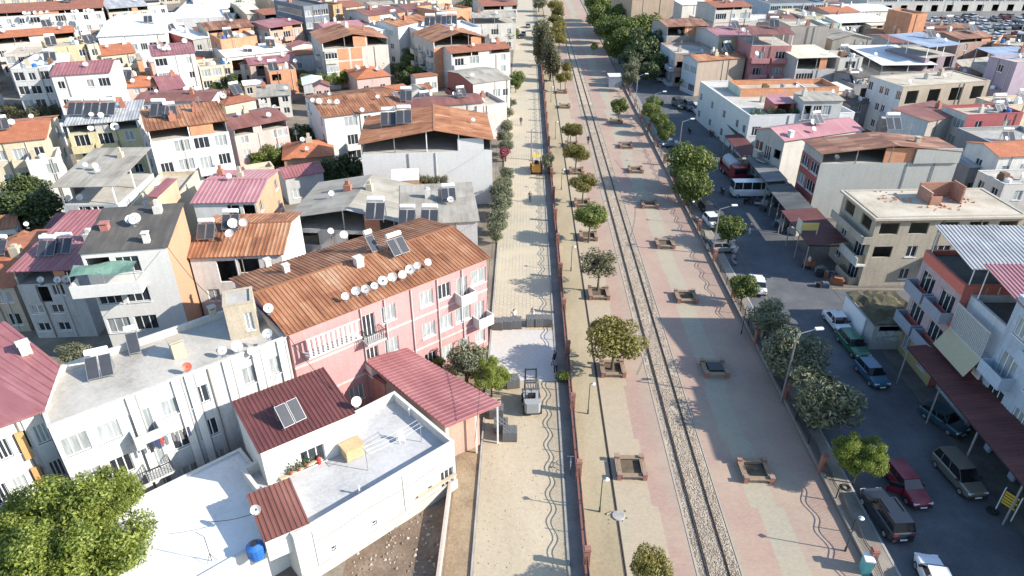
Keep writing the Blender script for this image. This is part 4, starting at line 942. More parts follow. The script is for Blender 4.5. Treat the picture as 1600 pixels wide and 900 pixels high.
# ================================================================== RIGHT BANK
h = house('unfinished', 'half-built two-storey concrete house with empty window openings and rubble on its slab', (1372, 340), (1604, 336), D=(1320, 298), z=8.8, wall=(.50, .44, .34), wf=(.50, .45, .36), roof=('flat', DECKB), front='ooooo/owBoo/.w.w.', left='oo/wB', nf=3, parapet=.05, curt=0, trim=(.52, .47, .39), dirt=.8)
q = MB(); q.box(-1.2, -.005, -.3, h.d - .3, 5.6, 5.78); q.box(-1.2, -1.08, -.3, h.d - .3, 5.78, 6.5); q.box(-1.2, -.005, -.3, -.18, 5.78, 6.5); q.build('balcony', wallm((.46, .42, .36), .8), h.root)
q = MB(); q.box(-1.2, -.005, -.3, h.d - .3, 2.75, 2.93); q.box(-1.2, -1.08, -.3, h.d - .3, 2.93, 3.8); q.build('balcony', wallm((.62, .62, .58), .6), h.root)
q = MB(); q.box(7.6, 11.6, 5.6, 5.8, 8.75, 10.6); q.box(7.6, 7.8, 3.2, 5.6, 8.75, 10.3); q.box(11.4, 11.6, 3.4, 5.6, 8.75, 10.9); q.box(7.6, 9.0, 3.2, 3.38, 8.75, 9.8)
q.build('stair_head', BRICKD, h.root)
q = MB(); q.box(-.45, h.w + .3, -.4, h.d + .3, 8.55, 8.79); q.build('roof_slab', DECKB, h.root)
rb = random.Random(5); bm_ = MB(); bm_.box(-.1, .1, -.05, .05, -.04, .04); br_me = bm_.mesh('loose_brick', BRICK)
for i in range(70):
    c = rb.choice([(8.8, 2.5), (4.5, 5.5), (12, 4.5)]); x = min(max(rb.gauss(c[0], 1.3), .6), h.w - .6); y = min(max(rb.gauss(c[1], .8), .5), h.d - .5)
    o = put('loose_brick', br_me, None, h.a.to_2d().to_3d() + h.ex * x + h.ey * y + Vector((0, 0, 8.83))); o.rotation_euler = (rb.uniform(0, 1), rb.uniform(0, .6), rb.uniform(0, 6)); s_ = rb.uniform(.8, 1.8); o.scale = (s_, s_, s_)
    tag(o, 'broken red brick lying on the bare concrete slab', 'brick', 'rubble on the unfinished house')
h = house('plasterwall', 'concrete-rendered house with blank side wall, open attic and orange-brown gable roof', (1284, 241), (1508, 237), D=(1259, 218), z=9.6, wall=(.46, .47, .46), wf=(.50, .52, .50), wl=(.42, .10, .09), roof=('gy', RUST2, dict(rise=1.0, rf=.52)), left='dd/dd', nf=3, gap=1.5, pitch=0, dirt=.5)
q = MB(); q.box(13.2, h.w - .35, .05, .29, 8.0, 10.0); q.build('attic_wall', wallm((.50, .52, .50), .5), h.root)
chimney('plasterwall', 1433, 222, wallm(BEIGE), .6, .6); dishes('plasterwall', [(1305, 246, 1.1), (1396, 240, 1.2)], 'the attic wall of the concrete-rendered house', 1.1, True)
solar(P(1393, 203, 8.4), 'dark solar panel pair behind the orange-brown gable roof', None, 0, 2, True, 1.3)
h = house('rosered', 'house with smooth rose-red sheet roof and laundry balcony over the workshop yards', (1226, 221), (1352, 203), D=(1200, 198), z=8.0, wall=OFFW, wl=(.50, .50, .48), roof=('gx', PINKR, dict(rise=1.1)), left='dRo/www', nf=2, pitch=0, dirt=.6); chimney('rosered', 1235, 212, wallm(WHITE), .7, .7)
h = house('whiteroof', 'white two-storey building with cluttered planted roof terrace above the workshops', (1172, 181), (1336, 176), D=(1142, 126), z=7.6, wall=(.78, .79, .80), wl=(.62, .68, .68), roof=('flat', DECK), front='tBw..w', left='w.w.w.ww', nf=2, parapet=.9, curt=.1, dirt=.35)
rp = random.Random(8)
for i in range(16):
    t = thing('potted_plant', 'leafy plant in a white pot along the cluttered terrace parapet', 'plant', h.a.to_2d().to_3d() + h.ex * rp.uniform(.6, 9) + h.ey * rp.uniform(.5, 3) + Vector((0, 0, 6.7)), 0, 'pot plants on the white terrace', rp.uniform(.8, 1.5))
    def potm():
        b = MB(); b.tube((0, 0, 0), (0, 0, .4), .17, .24, 9); return b.mesh('pot', WHITEP)
    def potl():
        b = MB(); r_ = random.Random(4)
        for k in range(60):
            p = Vector((r_.gauss(0, .25), r_.gauss(0, .25), .55 + abs(r_.gauss(0, .3)))); a = Vector((r_.uniform(-1, 1), r_.uniform(-1, 1), r_.uniform(-.5, 1))).normalized() * .13; c = a.orthogonal().normalized() * .07
            b.face((p - a, p + c, p + a, p - c))
        return b.mesh('foliage', leafm('pot_leaf', ((.02, .04, .015), (.05, .09, .03), (.09, .13, .05))))
    put('pot', cached('pot', potm), t); put('foliage', cached('potl', potl), t)
h = house('penth2', 'small grey-roofed rooftop house with glazed front on the white terrace building', (1256, 158), (1322, 157), (1316, 145), z=10.0, wall=LGREY, roof=('sh', FIBRE, dict(rise=.4)), front='OWW.', nf=1, base=6.7, gap=0, name='rooftop_room', cat='rooftop room')
house('awn', 'small red lean-to awning on the planted terrace', (1210, 162), (1246, 161), (1242, 150), z=9.0, wall=(.5, .16, .14), roof=('sh', PINKR, dict(rise=.4)), base=6.75, nf=1, front='O', name='lean_to', cat='lean-to')
house('brickrow', 'roofless brick row house with dirt floor behind the planted terrace', (1158, 139), (1312, 136), (1292, 123), z=8.2, wall=BRICK, roof=('flat', DECKB), front='..o.o', nf=2, parapet=.9, left='ww', wl=MINT)
# workshops canopies along the right street
def canopy(label, x0, x1, y0, y1, zf, zb, m, shop=True, pw=.1, posts=4, wallc=(.30, .29, .27), pitch=.35):
    t = thing('workshop_canopy', label, 'canopy', (x0, y0, 0)); W, L = x1 - x0, y1 - y0
    b = MB(); b.sheet((0, L, zf), (0, 0, zf), (W, 0, zb), (W, L, zb), pitch, .04, .06); b.build('roof', m, t)
    for i in range(posts):
        y = .2 + (L - .4) * i / max(1, posts - 1); b = MB(); b.box(.12, .12 + pw, y - pw / 2, y + pw / 2, 0, zf - .05); b.build('post', plain('post_paint', (.32, .31, .30), .6), t)
    b = MB(); b.box(.1, W - .1, 0.12, .2, zf - .28, zf - .12); b.box(.1, W - .1, L - .2, L - .12, zf - .28, zf - .12); b.box(.08, .16, .2, L - .2, zf - .2, zf - .08); b.build('beam', DARKM, t)
    return t
canopy('long dark maroon workshop canopy in front of the red and pale blue houses', 35.1, 38.6, 24, 52.0, 4.2, 4.6, DKRED, posts=6)
canopy('dark maroon canopy with a yellow sign frame beside the half-built house', 34.3, 38.9, 74.2, 84.5, 3.5, 3.9, DKRED, posts=4)
canopy('dark grey canopy strip behind the white minibus', 35.0, 38.6, 84.7, 93.6, 3.5, 3.8, sheetm('dark_grey_sheet', ((.05, .055, .06), (.08, .085, .09), (.12, .125, .13)), .6), posts=4)
canopy('pale grey sheet canopy over the yard of the red fire truck', 35.6, 38.7, 95.2, 106, 3.4, 3.7, sheetm('dull_grey_sheet', ((.12, .125, .13), (.17, .175, .18), (.24, .24, .24)), .6), posts=3)
canopy('dark brown workshop canopy below the white terrace building', 35.0, 38.0, 106.4, 117.2, 3.5, 3.8, DKRED, posts=3)
canopy('dark green-grey workshop canopy by the parked jeeps', 37.0, 41.0, 117.5, 137, 3.6, 3.9, sheetm('dark_green_sheet', ((.035, .045, .045), (.055, .065, .062), (.09, .10, .095)), .6), posts=5)
b = MB(); b.box(38.4, 38.9, 84.6, 112, 0, 3.3); tag(b.build('workshop_wall', wallm((.20, .19, .18), .8)), 'dark grimy workshop wall behind the grey canopies', 'wall')
# sign frame on canopy
t = thing('roof_sign', 'yellow box sign on a steel frame standing on the dark maroon canopy', 'sign', P(1262, 366, 4.0), .0)
b = MB(); b.box(-.9, 1.1, -.06, .06, .55, 1.5); b.build('board', plain('sign_yellow', (.62, .50, .16), .5, 0, 0, .15), t)
b = MB(); b.box(-.9, -.8, .0, 1.6, 0, 1.5); b.box(-.9, -.82, -.05, .05, 0, .55); b.box(1.0, 1.08, -.05, .05, 0, .55); b.build('frame', plain('sign_frame', (.55, .52, .42), .6), t)
# derelict kiosk with moss and graffiti
t = thing('derelict_kiosk', 'derelict kiosk with moss-covered collapsed roof and painted shutter', 'kiosk', (35.0, 57.4, 0), .03)
b = MB(); b.box(0, 5, 0, .2, 0, 1.1); b.box(0, .2, .2, 6.2, 0, 2.9); b.box(0, 5, 6.2, 6.4, 0, 2.9); b.box(4.8, 5, .2, 6.2, 0, 2.9); b.box(0, .5, 0, .2, 1.1, 2.9); b.box(4.5, 5, 0, .2, 1.1, 2.9); b.build('wall', wallm((.50, .51, .50), .9), t)
b = MB(); b.box(.5, 4.5, .05, .16, 1.1, 2.2); b.build('shutter', groundm('graffiti_shutter', ((.04, .05, .06), (.30, .36, .36), (.58, .60, .58), (.12, .22, .26)), 1.4, 3), t)
b = MB(); r_ = random.Random(3); n_ = 9
g = [[Vector((-.15 + 5.3 * i / n_, -.15 + 6.6 * j / n_, 2.95 + r_.uniform(0, .3) + (.35 if 2 < j < 8 and 1 < i < 8 else 0))) for j in range(n_ + 1)] for i in range(n_ + 1)]
for i in range(n_):
    for j in range(n_): b.face((g[i][j], g[i + 1][j], g[i + 1][j + 1], g[i][j + 1]))
b.build('moss', MOSS, t); b = MB(); b.box(-.15, 5.15, -.15, 6.45, 2.9, 2.98); b.build('roof_slab', CONCM, t)
b = MB(); b.box(-.14, -.02, 1.6, 6.2, .1, 2.7); b.build('side_panel', WHITEP, t)
# red/yellow house and its neighbours along the street (x about 38 m)
h = house('redyellow', 'narrow house with red bands, blue-grey balconies and yellow ground floor', V2(38.0, 51.5), V2(47.5, 51.5), depth=6.7, z=10.9, wall=(.66, .18, .14), wl=(.56, .42, .44), roof=('flat', DECKD), left='BB/BB/ww', nf=3, balm=wallm((.34, .38, .46), .4), curt=.2, parapet=.4, trim=(.52, .15, .12))
for zz, c in ((9.9, (.72, .19, .14)), (6.6, (.72, .19, .14)), (3.3, (.72, .19, .14))):
    q = MB(); q.box(-.05, -.004, -.02, h.d + .02, zz, zz + .95); q.build('red_band', wallm(c, .3), h.root)
q = MB(); D_ = h.d; c_ = D_ / 4
q.box(-.03, -.003, .01, D_ - .01, .02, .78); q.box(-.03, -.003, .01, D_ - .01, 2.4, 3.28)
for ya, yb in ((.01, c_ - .72), (c_ + .72, 3 * c_ - .72), (3 * c_ + .72, D_ - .01)): q.box(-.03, -.003, ya, yb, .78, 2.4)
q.build('yellow_render', wallm((.56, .45, .20), .5), h.root)
h2 = house('corrblue', 'house with white ribbed balcony panels and striped shop fascia under the red sheet roof', V2(38.7, 46.4), V2(50, 46.4), depth=5.0, z=10.0, wall=(.60, .66, .72), roof=('flat', DECKD), left='../../..', nf=3, parapet=.6, trim=(.62, .66, .70))
q = MB(); q.box(-.9, -.005, .1, 4.9, 6.7, 6.9); q.box(-.95, -.85, .1, 4.9, 9.2, 9.35)
for i in range(24): q.box(-.92, -.86, .15 + i * .2, .15 + i * .2 + .11, 6.9, 9.2)
q.build('ribbed_panel', wallm((.58, .59, .58), .3), h2.root)
q = MB(); q.face(((-.9, .05, 6.7), (-.9, 4.95, 6.7), (-1.75, 4.95, 5.0), (-1.75, .05, 5.0))); q.face(((-.9, .05, 6.66), (-1.75, .05, 4.96), (-1.75, 4.95, 4.96), (-.9, 4.95, 6.66))); q.build('awning', plain('khaki_awning', (.40, .37, .26), .9), h2.root)
for i in range(5):
    q = MB(); y_ = .1 + i * .98; q.box(-.42, -.3, y_, y_ + .96, 4.65, 5.3); q.build('fascia_panel', REDP if i in (1, 4) else (BLUEP if i == 3 else WHITEP), h2.root)
h3 = house('paleblue', 'pale blue house with white framed balcony doors beside the ribbed panels', V2(38.5, 36.6), V2(52, 36.6), depth=9.6, z=13.1, wall=(.50, .60, .72), roof=('flat', DECK), left='tBt/BtB/BtB/ggg', nf=4, curt=.7, parapet=.6, balm=wallm((.50, .60, .72), .2))
house('offright', 'low cream workshop block at the near end of the street', V2(38.5, 12), V2(52, 12), depth=24.4, z=7.4, wall=CREAM, roof=('flat', DECK), left='wwwww/ggggg', nf=2)
def roof_sheet(label, pts, m, post_z, pitch=.35):
    q = [Vector(p) for p in pts]; o = Vector((q[0].x, q[0].y, 0)); t = thing('sheet_canopy', label, 'canopy', o)
    b = MB(); b.sheet(*[p - o for p in q], pitch, .06, .07); b.build('roof', m, t)
    for p in q:
        c = sum(q, Vector()) / 4; pp = p.lerp(c, .08) - o; b = MB(); b.tube((pp.x, pp.y, post_z), (pp.x, pp.y, pp.z - .05), .05); b.build('post', WHITEP, t)
roof_sheet('grey corrugated sheet canopy above the red-banded house', [(37.9, 51.3, 12.6), (48, 51.3, 12.6), (48, 58.0, 13.6), (37.9, 58.0, 13.6)], GREYR, 10.45)
roof_sheet('red and white ribbed sheet canopy above the ribbed balcony house', [(38.4, 44.2, 12.4), (50, 44.2, 12.4), (50, 51.0, 13.3), (38.4, 51.0, 13.3)], PINKR, 9.45)
# sign board on legs
t = thing('price_board', 'black and yellow lettered board on a white slanted stand by the maroon canopy', 'sign', P(1567, 806), RD(-60))
b = MB(); b.box(-.55, .55, -.06, .06, .9, 2.3); b.build('board', DARKM, t)
for k in range(5):
    b = MB(); b.box(-.48, .48 - .1 * (k % 2), -.075, -.061, 1.02 + k * .25, 1.17 + k * .25); b.build('text_row', YELP, t)
for x in (-.6, .55):
    b = MB(); b.box(x, x + .06, -.08, .08, 0, 2.4); b.build('leg', WHITEP, t)
# ================================================================== right, farther houses
FR = [
    ('ra', 'unplastered house with broken roof terrace behind the street trees', (1056, 84), (1120, 83), (1112, 66), 7.6, (.50, .36, .30), ('flat', DECK), 'o..', dict(left='wwB', wl=(.55, .62, .68), band=(.5, .2, .15))),
    ('ra2', 'open attic house with red sheet roof and two dishes above the street trees', (1042, 42), (1110, 40), (1104, 28), 11, (.45, .40, .36), ('gx', RUST2, dict(rise=.8)), '..b', dict(gap=2.4, left='wB', wl=PBLUE)),
    ('rb', 'pale yellow house with mauve-red ribbed roof and curtained windows', (1123, 58), (1178, 56), (1166, 40), 10.6, (.66, .58, .38), ('gx', PINKR, dict(rise=.8)), 'WW/WW', dict(pitch=.7, left='', wl=LGREY)),
    ('rc', 'beige blank-walled house with orange and red patched roof', (1090, 96), (1168, 90), (1156, 80), 7.8, (.52, .42, .33), ('gx', RUST, dict(rise=.8)), '....', dict(left='dd', wl=PBLUE, nf=2)),
    ('rd', 'pink balcony house with brown roof on posts and satellite dishes', (1176, 54), (1244, 54), (1236, 40), 13, (.56, .24, .24), ('gx', BRNR, dict(rise=.8)), 'BB/BB/BB', dict(gap=2.4, balm=wallm((.62, .28, .28), .3), nf=3, openall=True)),
    ('re', 'tall blank beige rendered wall house among the roofs', (1236, 41), (1296, 41), (1290, 30), 12.5, (.56, .50, .44), ('flat', DECKB), '', {}),
    ('rf', 'cream and blue sheet roof over a dark workshop terrace', (1246, 91), (1313, 89), (1292, 73), 9, (.55, .55, .56), ('sh', CREAMR, dict(rise=.6)), 'd.', dict(gap=2.6, nf=2)),
    ('rg', 'old grey timber-framed house with sagging grey roof', (1301, 62), (1366, 60), (1357, 40), 9, (.36, .34, .30), ('gy', FIBRE, dict(rise=1.2)), '.w/.W', dict(nf=3, dirt=.9)),
    ('rh', 'white house with planted balcony beside the large white roof', (1313, 91), (1349, 90), (1345, 78), 8.4, OFFW, ('flat', DECK), 'W/d', {}),
    ('ri', 'large bright white sheet roof with a blue shaded corner', (1378, 102), (1466, 101), (1436, 76), 6.6, GREY, ('sh', WHTR, dict(rise=1.0)), '...', dict(gap=1.6, openall=True)),
    ('rj', 'house with low mauve-brown roof and blue window beside the white roof', (1393, 67), (1450, 66), (1438, 52), 7.6, LGREY, ('gx', BRNR, dict(rise=.8)), 'Wd', {}),
    ('rk', 'open-terraced mauve house with blue-grey roof and white columns', (1452, 74), (1506, 69), (1474, 52), 10.2, MAUVE, ('sh', BLUER, dict(rise=.8)), 'OO/..', dict(gap=2.4, openall=True)),
    ('rl', 'brown house with rusty overlapping roof sheets near the car park', (1500, 62), (1556, 57), (1536, 44), 9, (.45, .30, .25), ('gx', RUST2, dict(rise=.9)), 'w.', dict(gap=1)),
    ('rp', 'pale lilac house with bright blue window above the concrete frame', (1546, 88), (1590, 98), (1600, 78), 11.5, (.46, .38, .48), ('flat', DECKB), 'w/.', {}),
    ('rq', 'blue metal roof on white posts at the far right edge', (1570, 92), (1640, 90), (1610, 76), 11, (.5, .46, .42), ('sh', BLUER, dict(rise=.6)), '..', dict(gap=2.4, openall=True)),
    ('rt', 'house with red corner and tall curtained windows behind the concrete wall', (1512, 180), (1600, 176), (1590, 160), 9.0, (.46, .12, .13), ('flat', DECKB), 'ww', dict(left='WW', wl=OFFW)),
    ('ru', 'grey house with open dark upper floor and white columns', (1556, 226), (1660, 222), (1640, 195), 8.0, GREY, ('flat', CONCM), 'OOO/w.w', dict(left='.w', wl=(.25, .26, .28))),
    ('rv', 'white house with bright orange roof at the right frame edge', (1562, 246), (1660, 241), (1640, 215), 7.4, WHITE, ('gx', CLAY, dict(rise=.9)), 'wtw', dict(left='w')),
    ('rw', 'white two-storey house with small grey windows beside the concrete slab', (1570, 288), (1680, 284), (1664, 262), 6.0, (.70, .70, .68), ('flat', DECK), 'ww', dict(left='ww')),
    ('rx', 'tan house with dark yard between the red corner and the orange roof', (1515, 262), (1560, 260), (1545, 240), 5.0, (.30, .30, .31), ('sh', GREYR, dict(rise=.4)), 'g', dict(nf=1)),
    ('r1', 'white apartment house with tiled floor bands on the far right street', (1118, 12), (1178, 10), (1170, 0), 11, OFFW, ('gx', CLAYD, dict(rise=.8)), 'dwd/dWd', dict(gap=.8, band=(.55, .25, .15))),
    ('r2', 'large tan blank-walled hall behind the dense street trees', (988, 0), (1054, -2), (1046, -14), 12, (.50, .38, .28), ('flat', DECKB), '', dict(name='hall', cat='hall')),
    ('r3', 'white-roofed shed with arched opening beside the tan hall', (1066, 8), (1110, 6), (1104, -2), 7, OFFW, ('gx', WHTR, dict(rise=.8)), 'g.', dict(nf=1)),
    ('r4', 'long dark glass and light blue factory front on the far street', (1204, 6), (1292, 4), (1284, -14), 8, (.45, .55, .65), ('flat', DECKD), 'ddddd', dict(name='factory', cat='factory', curt=0)),
    ('r5', 'white flat-roofed store below the light blue factory', (1172, 32), (1226, 31), (1216, 22), 5, OFFW, ('flat', DECKW), 'ww', {}),
    ('r6', 'small brown brick hut with white gable end by the factory', (1232, 32), (1256, 31), (1250, 20), 6, BRICKD, ('gx', BRNR, dict(rise=.8)), 'w', {}),
    ('r7', 'pale yellow house with two dark windows under the factory', (1258, 26), (1290, 25), (1286, 12), 7, CREAM, ('flat', DECKB), 'ww', {}),
    ('r8', 'wide white sheet-roofed workshop with dark open front', (1312, 36), (1392, 33), (1364, 20), 5.6, LGREY, ('gx', WHTR, dict(rise=1.0)), 'ggg', dict(gap=1)),
    ('r9', 'orange-roofed house beside the white workshop roofs', (1296, 20), (1345, 18), (1338, 8), 6.5, (.6, .45, .38), ('gx', CLAY, dict(rise=.8)), 'ww', {}),
    ('r10', 'pale flat roof with vents beyond the white workshop', (1342, 18), (1402, 16), (1394, 4), 6.5, OFFW, ('gx', WHTR, dict(rise=.6)), 'www', {}),
    ('r11', 'low cream workshop with long eave beside the brick tower', (1362, 40), (1424, 37), (1414, 24), 5, CREAM, ('gx', CREAMR, dict(rise=.7)), 'gg', {}),
    ('r12', 'long orange-red sheet roof beneath the brick tower', (1380, 52), (1450, 48), (1440, 40), 6.4, (.5, .3, .2), ('gx', RUST, dict(rise=.7)), 'ww', {}),
    ('r13', 'plain brick stair tower rising above the orange-red roofs', (1426, 22), (1450, 21), (1446, 12), 12.5, BRICK, ('flat', DECKB), '', dict(name='brick_tower', cat='tower')),
    ('r14', 'rust-brown long roof beside the crowded car park', (1450, 44), (1530, 44), (1500, 36), 7, (.5, .3, .22), ('gx', RUST2, dict(rise=.6)), 'ww', {}),
    ('r15', 'orange-walled house with patchy deck below the car park', (1552, 68), (1610, 74), (1606, 58), 8.5, ORNG, ('flat', DECKB), 'w.', {}),
    ('r16', 'low house with red sheets and white eave beside the grey timber house', (1214, 44), (1262, 42), (1250, 32), 8, (.6, .5, .42), ('gx', RUST2, dict(rise=.7)), 'ww', {}),
    ('r17', 'mint and white shop with hedge behind the beige wall house', (1262, 38), (1312, 36), (1306, 28), 6.5, MINT, ('flat', DECKW), 'ww', {}),
    ('r18', 'dark roofed narrow house between the concrete frame and the white roof', (1340, 122), (1372, 118), (1366, 104), 6, GREY, ('gx', CHAR, dict(rise=.6)), 'w', dict(left='w')),
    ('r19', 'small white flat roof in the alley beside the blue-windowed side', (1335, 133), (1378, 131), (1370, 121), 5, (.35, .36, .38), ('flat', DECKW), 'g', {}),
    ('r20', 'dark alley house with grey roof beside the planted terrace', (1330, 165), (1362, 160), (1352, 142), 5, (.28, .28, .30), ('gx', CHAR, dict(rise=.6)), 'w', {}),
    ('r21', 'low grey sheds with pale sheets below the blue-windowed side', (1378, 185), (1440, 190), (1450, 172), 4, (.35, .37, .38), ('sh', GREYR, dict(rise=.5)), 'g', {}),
    ('r22', 'dim mauve house front with garage under the lilac house', (1530, 140), (1580, 140), (1572, 126), 6, MAUVE, ('flat', DECKB), 'ww', {}),
    ('r23', 'cream house with round-tank solar heater and vaulted window', (1564, 165), (1640, 160), (1630, 146), 8, CREAM, ('flat', DECKB), 'w.w', {}),
    ('r24', 'charcoal sheet roof over a dark yard near the right edge', (1500, 120), (1546, 116), (1540, 104), 7, GREY, ('sh', BRNR, dict(rise=.4)), 'g', {}),
    ('r25', 'cream house with dark green yard behind the white sheets', (1560, 126), (1640, 122), (1630, 108), 6.5, (.50, .46, .42), ('gx', GREYR, dict(rise=.6)), 'ww', {}),
    ('r26', 'long white shopping arcade with deep shaded ground floor beyond the car park', (1360, -20), (1650, -22), (1640, -32), 9, OFFW, ('flat', DECKW), '.w.w.w.w.w.w/dddddddddddd/OOOOOOOOOOOO', dict(name='shopping_arcade', cat='arcade', curt=.2)),
]
for f in FR:
    if not f: continue
    k, l, A, B_, C_, zz, wc, rt, fr, kw = f; house(k, l, A, B_, C_, z=zz, wall=wc, roof=rt, front=fr, **kw)
h = house('rn', 'long unfinished concrete house with bare columns and pale blue windowed side', (1412, 136), (1548, 126), D=(1374, 118), z=9.6, wall=(.48, .44, .37), wl=(.58, .66, .70), wf=(.50, .42, .33), roof=('flat', DECKB), front='OOOO/OOoo', left='d.ww.W/d.ww.W', nf=3, parapet=.1, curt=.1)
house('rn2', 'smooth brown roof with white wall beside the pale blue windowed side', (1452, 190), (1520, 176), D=(1432, 165), z=8.0, wall=(.5, .46, .40), wl=(.60, .68, .72), roof=('sh', BRNR, dict(rise=.4)), nf=2)
dishes('ra2', [(1060, 48, 1.4), (1068, 48, 1.4)], 'the open attic above the street trees', 1.4, True, .8); dishes('rd', [(1181, 82, 1.2)], 'the pink balcony house', 1.2, True)
solar(on_roof('r23', 1560, 172), 'white round-tank solar heater on the cream house by the vaulted window', None, .1, 2, True, 1.4)
# ------------------------------------------------------------------ trees
def crown_mesh(name, n, R, flat, leaf, aspect, mat, seed, nl=14, lobe=(.34, .5), shell=.55, tall=1.0, hang=0.0):
    g = np.random.default_rng(seed)
    d = g.normal(size=(nl, 3)); d /= np.linalg.norm(d, axis=1)[:, None]; d[:, 2] = d[:, 2] * .9 + .08
    lr = R * g.uniform(lobe[0], lobe[1], nl); lc = d * (R - lr * .8)[:, None] * g.uniform(.75, 1.08, nl)[:, None]
    lc = np.vstack([lc, [[0, 0, 0]], lc[: nl // 2] * .5]); lr = np.concatenate([lr, [R * .5], lr[: nl // 2]])
    wgt = lr ** 2; pick = g.choice(len(lr), n, p=wgt / wgt.sum())
    u = g.normal(size=(n, 3)); u /= np.linalg.norm(u, axis=1)[:, None]
    rad = lr[pick] * (shell + (1 - shell) * g.random(n) ** .6) * g.uniform(.9, 1.12, n)
    c = lc[pick] + u * rad[:, None]
    c[:, 2] *= flat * tall
    nr = u + g.normal(size=(n, 3)) * .65 + np.array([0, 0, .35]); nr /= np.linalg.norm(nr, axis=1)[:, None]
    t = np.cross(nr, g.normal(size=(n, 3))); t /= np.linalg.norm(t, axis=1)[:, None]; t[:, 2] -= hang; b2 = np.cross(nr, t)
    s = leaf * g.uniform(.6, 1.35, n)[:, None]; a = t * s; w2 = b2 * s * aspect
    V = np.stack([c - a, c + w2 + nr * s * .12, c + a, c - w2 + nr * s * .12], 1).reshape(-1, 3)
    F = np.arange(4 * n).reshape(n, 4)
    me = bpy.data.meshes.new(name); me.from_pydata(V.tolist(), [], F.tolist()); me.materials.append(mat); return me
def trunk_mesh(seed, stems=1, r=.16):
    b = MB(); g = random.Random(seed)
    for s in range(stems):
        ox, oy = (g.uniform(-.25, .25), g.uniform(-.25, .25)) if stems > 1 else (0, 0)
        p0 = Vector((ox, oy, -.02)); p1 = Vector((ox + g.uniform(-.1, .1), oy + g.uniform(-.1, .1), .45)); p2 = Vector((ox * 1.5 + g.uniform(-.15, .15), oy * 1.5 + g.uniform(-.15, .15), .85))
        b.tube(p0, p1, r, r * .8, 8, cap=False); b.tube(p1, p2, r * .8, r * .65, 8, cap=False)
        for k in range(5):
            a = g.uniform(0, 6.28); e = p2 + Vector((math.cos(a) * g.uniform(.5, 1.3), math.sin(a) * g.uniform(.5, 1.3), g.uniform(.1, .5)))
            m_ = p2.lerp(e, .5) + Vector((0, 0, .06)); b.tube(p2, m_, r * .45, r * .3, 6, cap=False); b.tube(m_, e, r * .3, r * .1, 5, cap=False)
    return b.mesh('trunk', BARK)
L_ROUND = leafm('clipped_tree_leaf', ((.045, .045, .012), (.13, .12, .026), (.23, .20, .048), (.34, .29, .09)), .3)
L_OLIVE = leafm('olive_leaf', ((.045, .054, .032), (.11, .12, .07), (.19, .20, .12), (.28, .29, .18)), .15)
L_GREEN = leafm('bright_tree_leaf', ((.035, .055, .010), (.09, .125, .022), (.15, .185, .038), (.22, .25, .065)), .25)
L_LIME = leafm('lime_tree_leaf', ((.05, .08, .014), (.145, .19, .03), (.265, .31, .06), (.41, .44, .14)), .4)
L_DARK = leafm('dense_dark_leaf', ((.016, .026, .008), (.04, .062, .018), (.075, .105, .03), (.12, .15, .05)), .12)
L_DRY = leafm('dusty_tree_leaf', ((.05, .048, .024), (.09, .085, .042), (.13, .125, .06), (.18, .17, .09)), .15)
L_PINK = leafm('bougainvillea_leaf', ((.03, .05, .02), (.10, .06, .05), (.42, .05, .12), (.5, .09, .18)), .2)
KINDS = {}
def kind(k, n, R, flat, leaf, aspect, mat, nl, lobe, shell, var=2, stems=1, hang=0, tall=1.0):
    KINDS[k] = (R, [crown_mesh('crown', n, R, flat, leaf, aspect, mat, 11 * i + len(KINDS) * 101, nl, lobe, shell, tall, hang) for i in range(var)], [trunk_mesh(i + 5, stems) for i in range(2)])
kind('round', 9000, 2.5, .74, .13, .55, L_ROUND, 22, (.26, .42), .6, 3)
kind('olive', 7500, 2.5, .85, .17, .34, L_OLIVE, 20, (.26, .42), .45, 3, 2)
kind('green', 8000, 2.5, .9, .16, .5, L_GREEN, 18, (.28, .46), .5, 3)
kind('lime', 46000, 5.0, .8, .125, .5, L_LIME, 44, (.15, .28), .3, 1, 1)
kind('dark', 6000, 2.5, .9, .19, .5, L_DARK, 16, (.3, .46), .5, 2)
kind('dry', 3200, 2.5, .9, .17, .38, L_DRY, 18, (.26, .42), .35, 2)
kind('poplar', 6500, 2.0, 1.0, .19, .45, L_DRY, 16, (.34, .5), .4, 2, 1, 0, 2.1)
kind('bush', 2600, 1.2, .8, .13, .5, L_GREEN, 12, (.3, .48), .4, 2, 2)
kind('pinkbush', 2000, 1.2, .9, .12, .5, L_PINK, 12, (.3, .48), .4, 1, 2)
TR = random.Random(17)
def tree(k, px, py, zc, R, label, group=None, name='street_tree', cat='tree', world=None, lean=0):
    R0, cr, tk = KINDS[k]
    p = P(px, py, zc) if world is None else Vector((*world, zc))
    t = thing(name, label, cat, (p.x, p.y, 0), TR.uniform(0, 6.28), group)
    s = R / R0
    c = put('crown', TR.choice(cr), t, (0, 0, zc), TR.uniform(0, 6.28), (s * TR.uniform(.88, 1.14), s * TR.uniform(.88, 1.14), s * TR.uniform(.88, 1.12)))
    tr = put('trunk', TR.choice(tk), t, (0, 0, 0), TR.uniform(0, 6.28), (max(.5, s), max(.5, s), zc * .9))
    return t
g_ = 'clipped round trees lining the promenade'
for i, (px, py, zc, R) in enumerate([(1017, 888, 3.6, 1.45), (912, 285, 3.5, 2.0), (900, 240, 3.6, 2.05), (901, 204, 3.5, 1.6), (888, 204, 3.4, 1.4), (892, 203, 3.4, 1.5), (884, 120, 3.6, 1.7), (876, 122, 3.3, 1.5), (886, 105, 3.6, 1.8)]):
    tree('round', px, py, zc, R, 'clipped round-headed tree in the row between the sandy path and the rails', g_, 'promenade_tree')
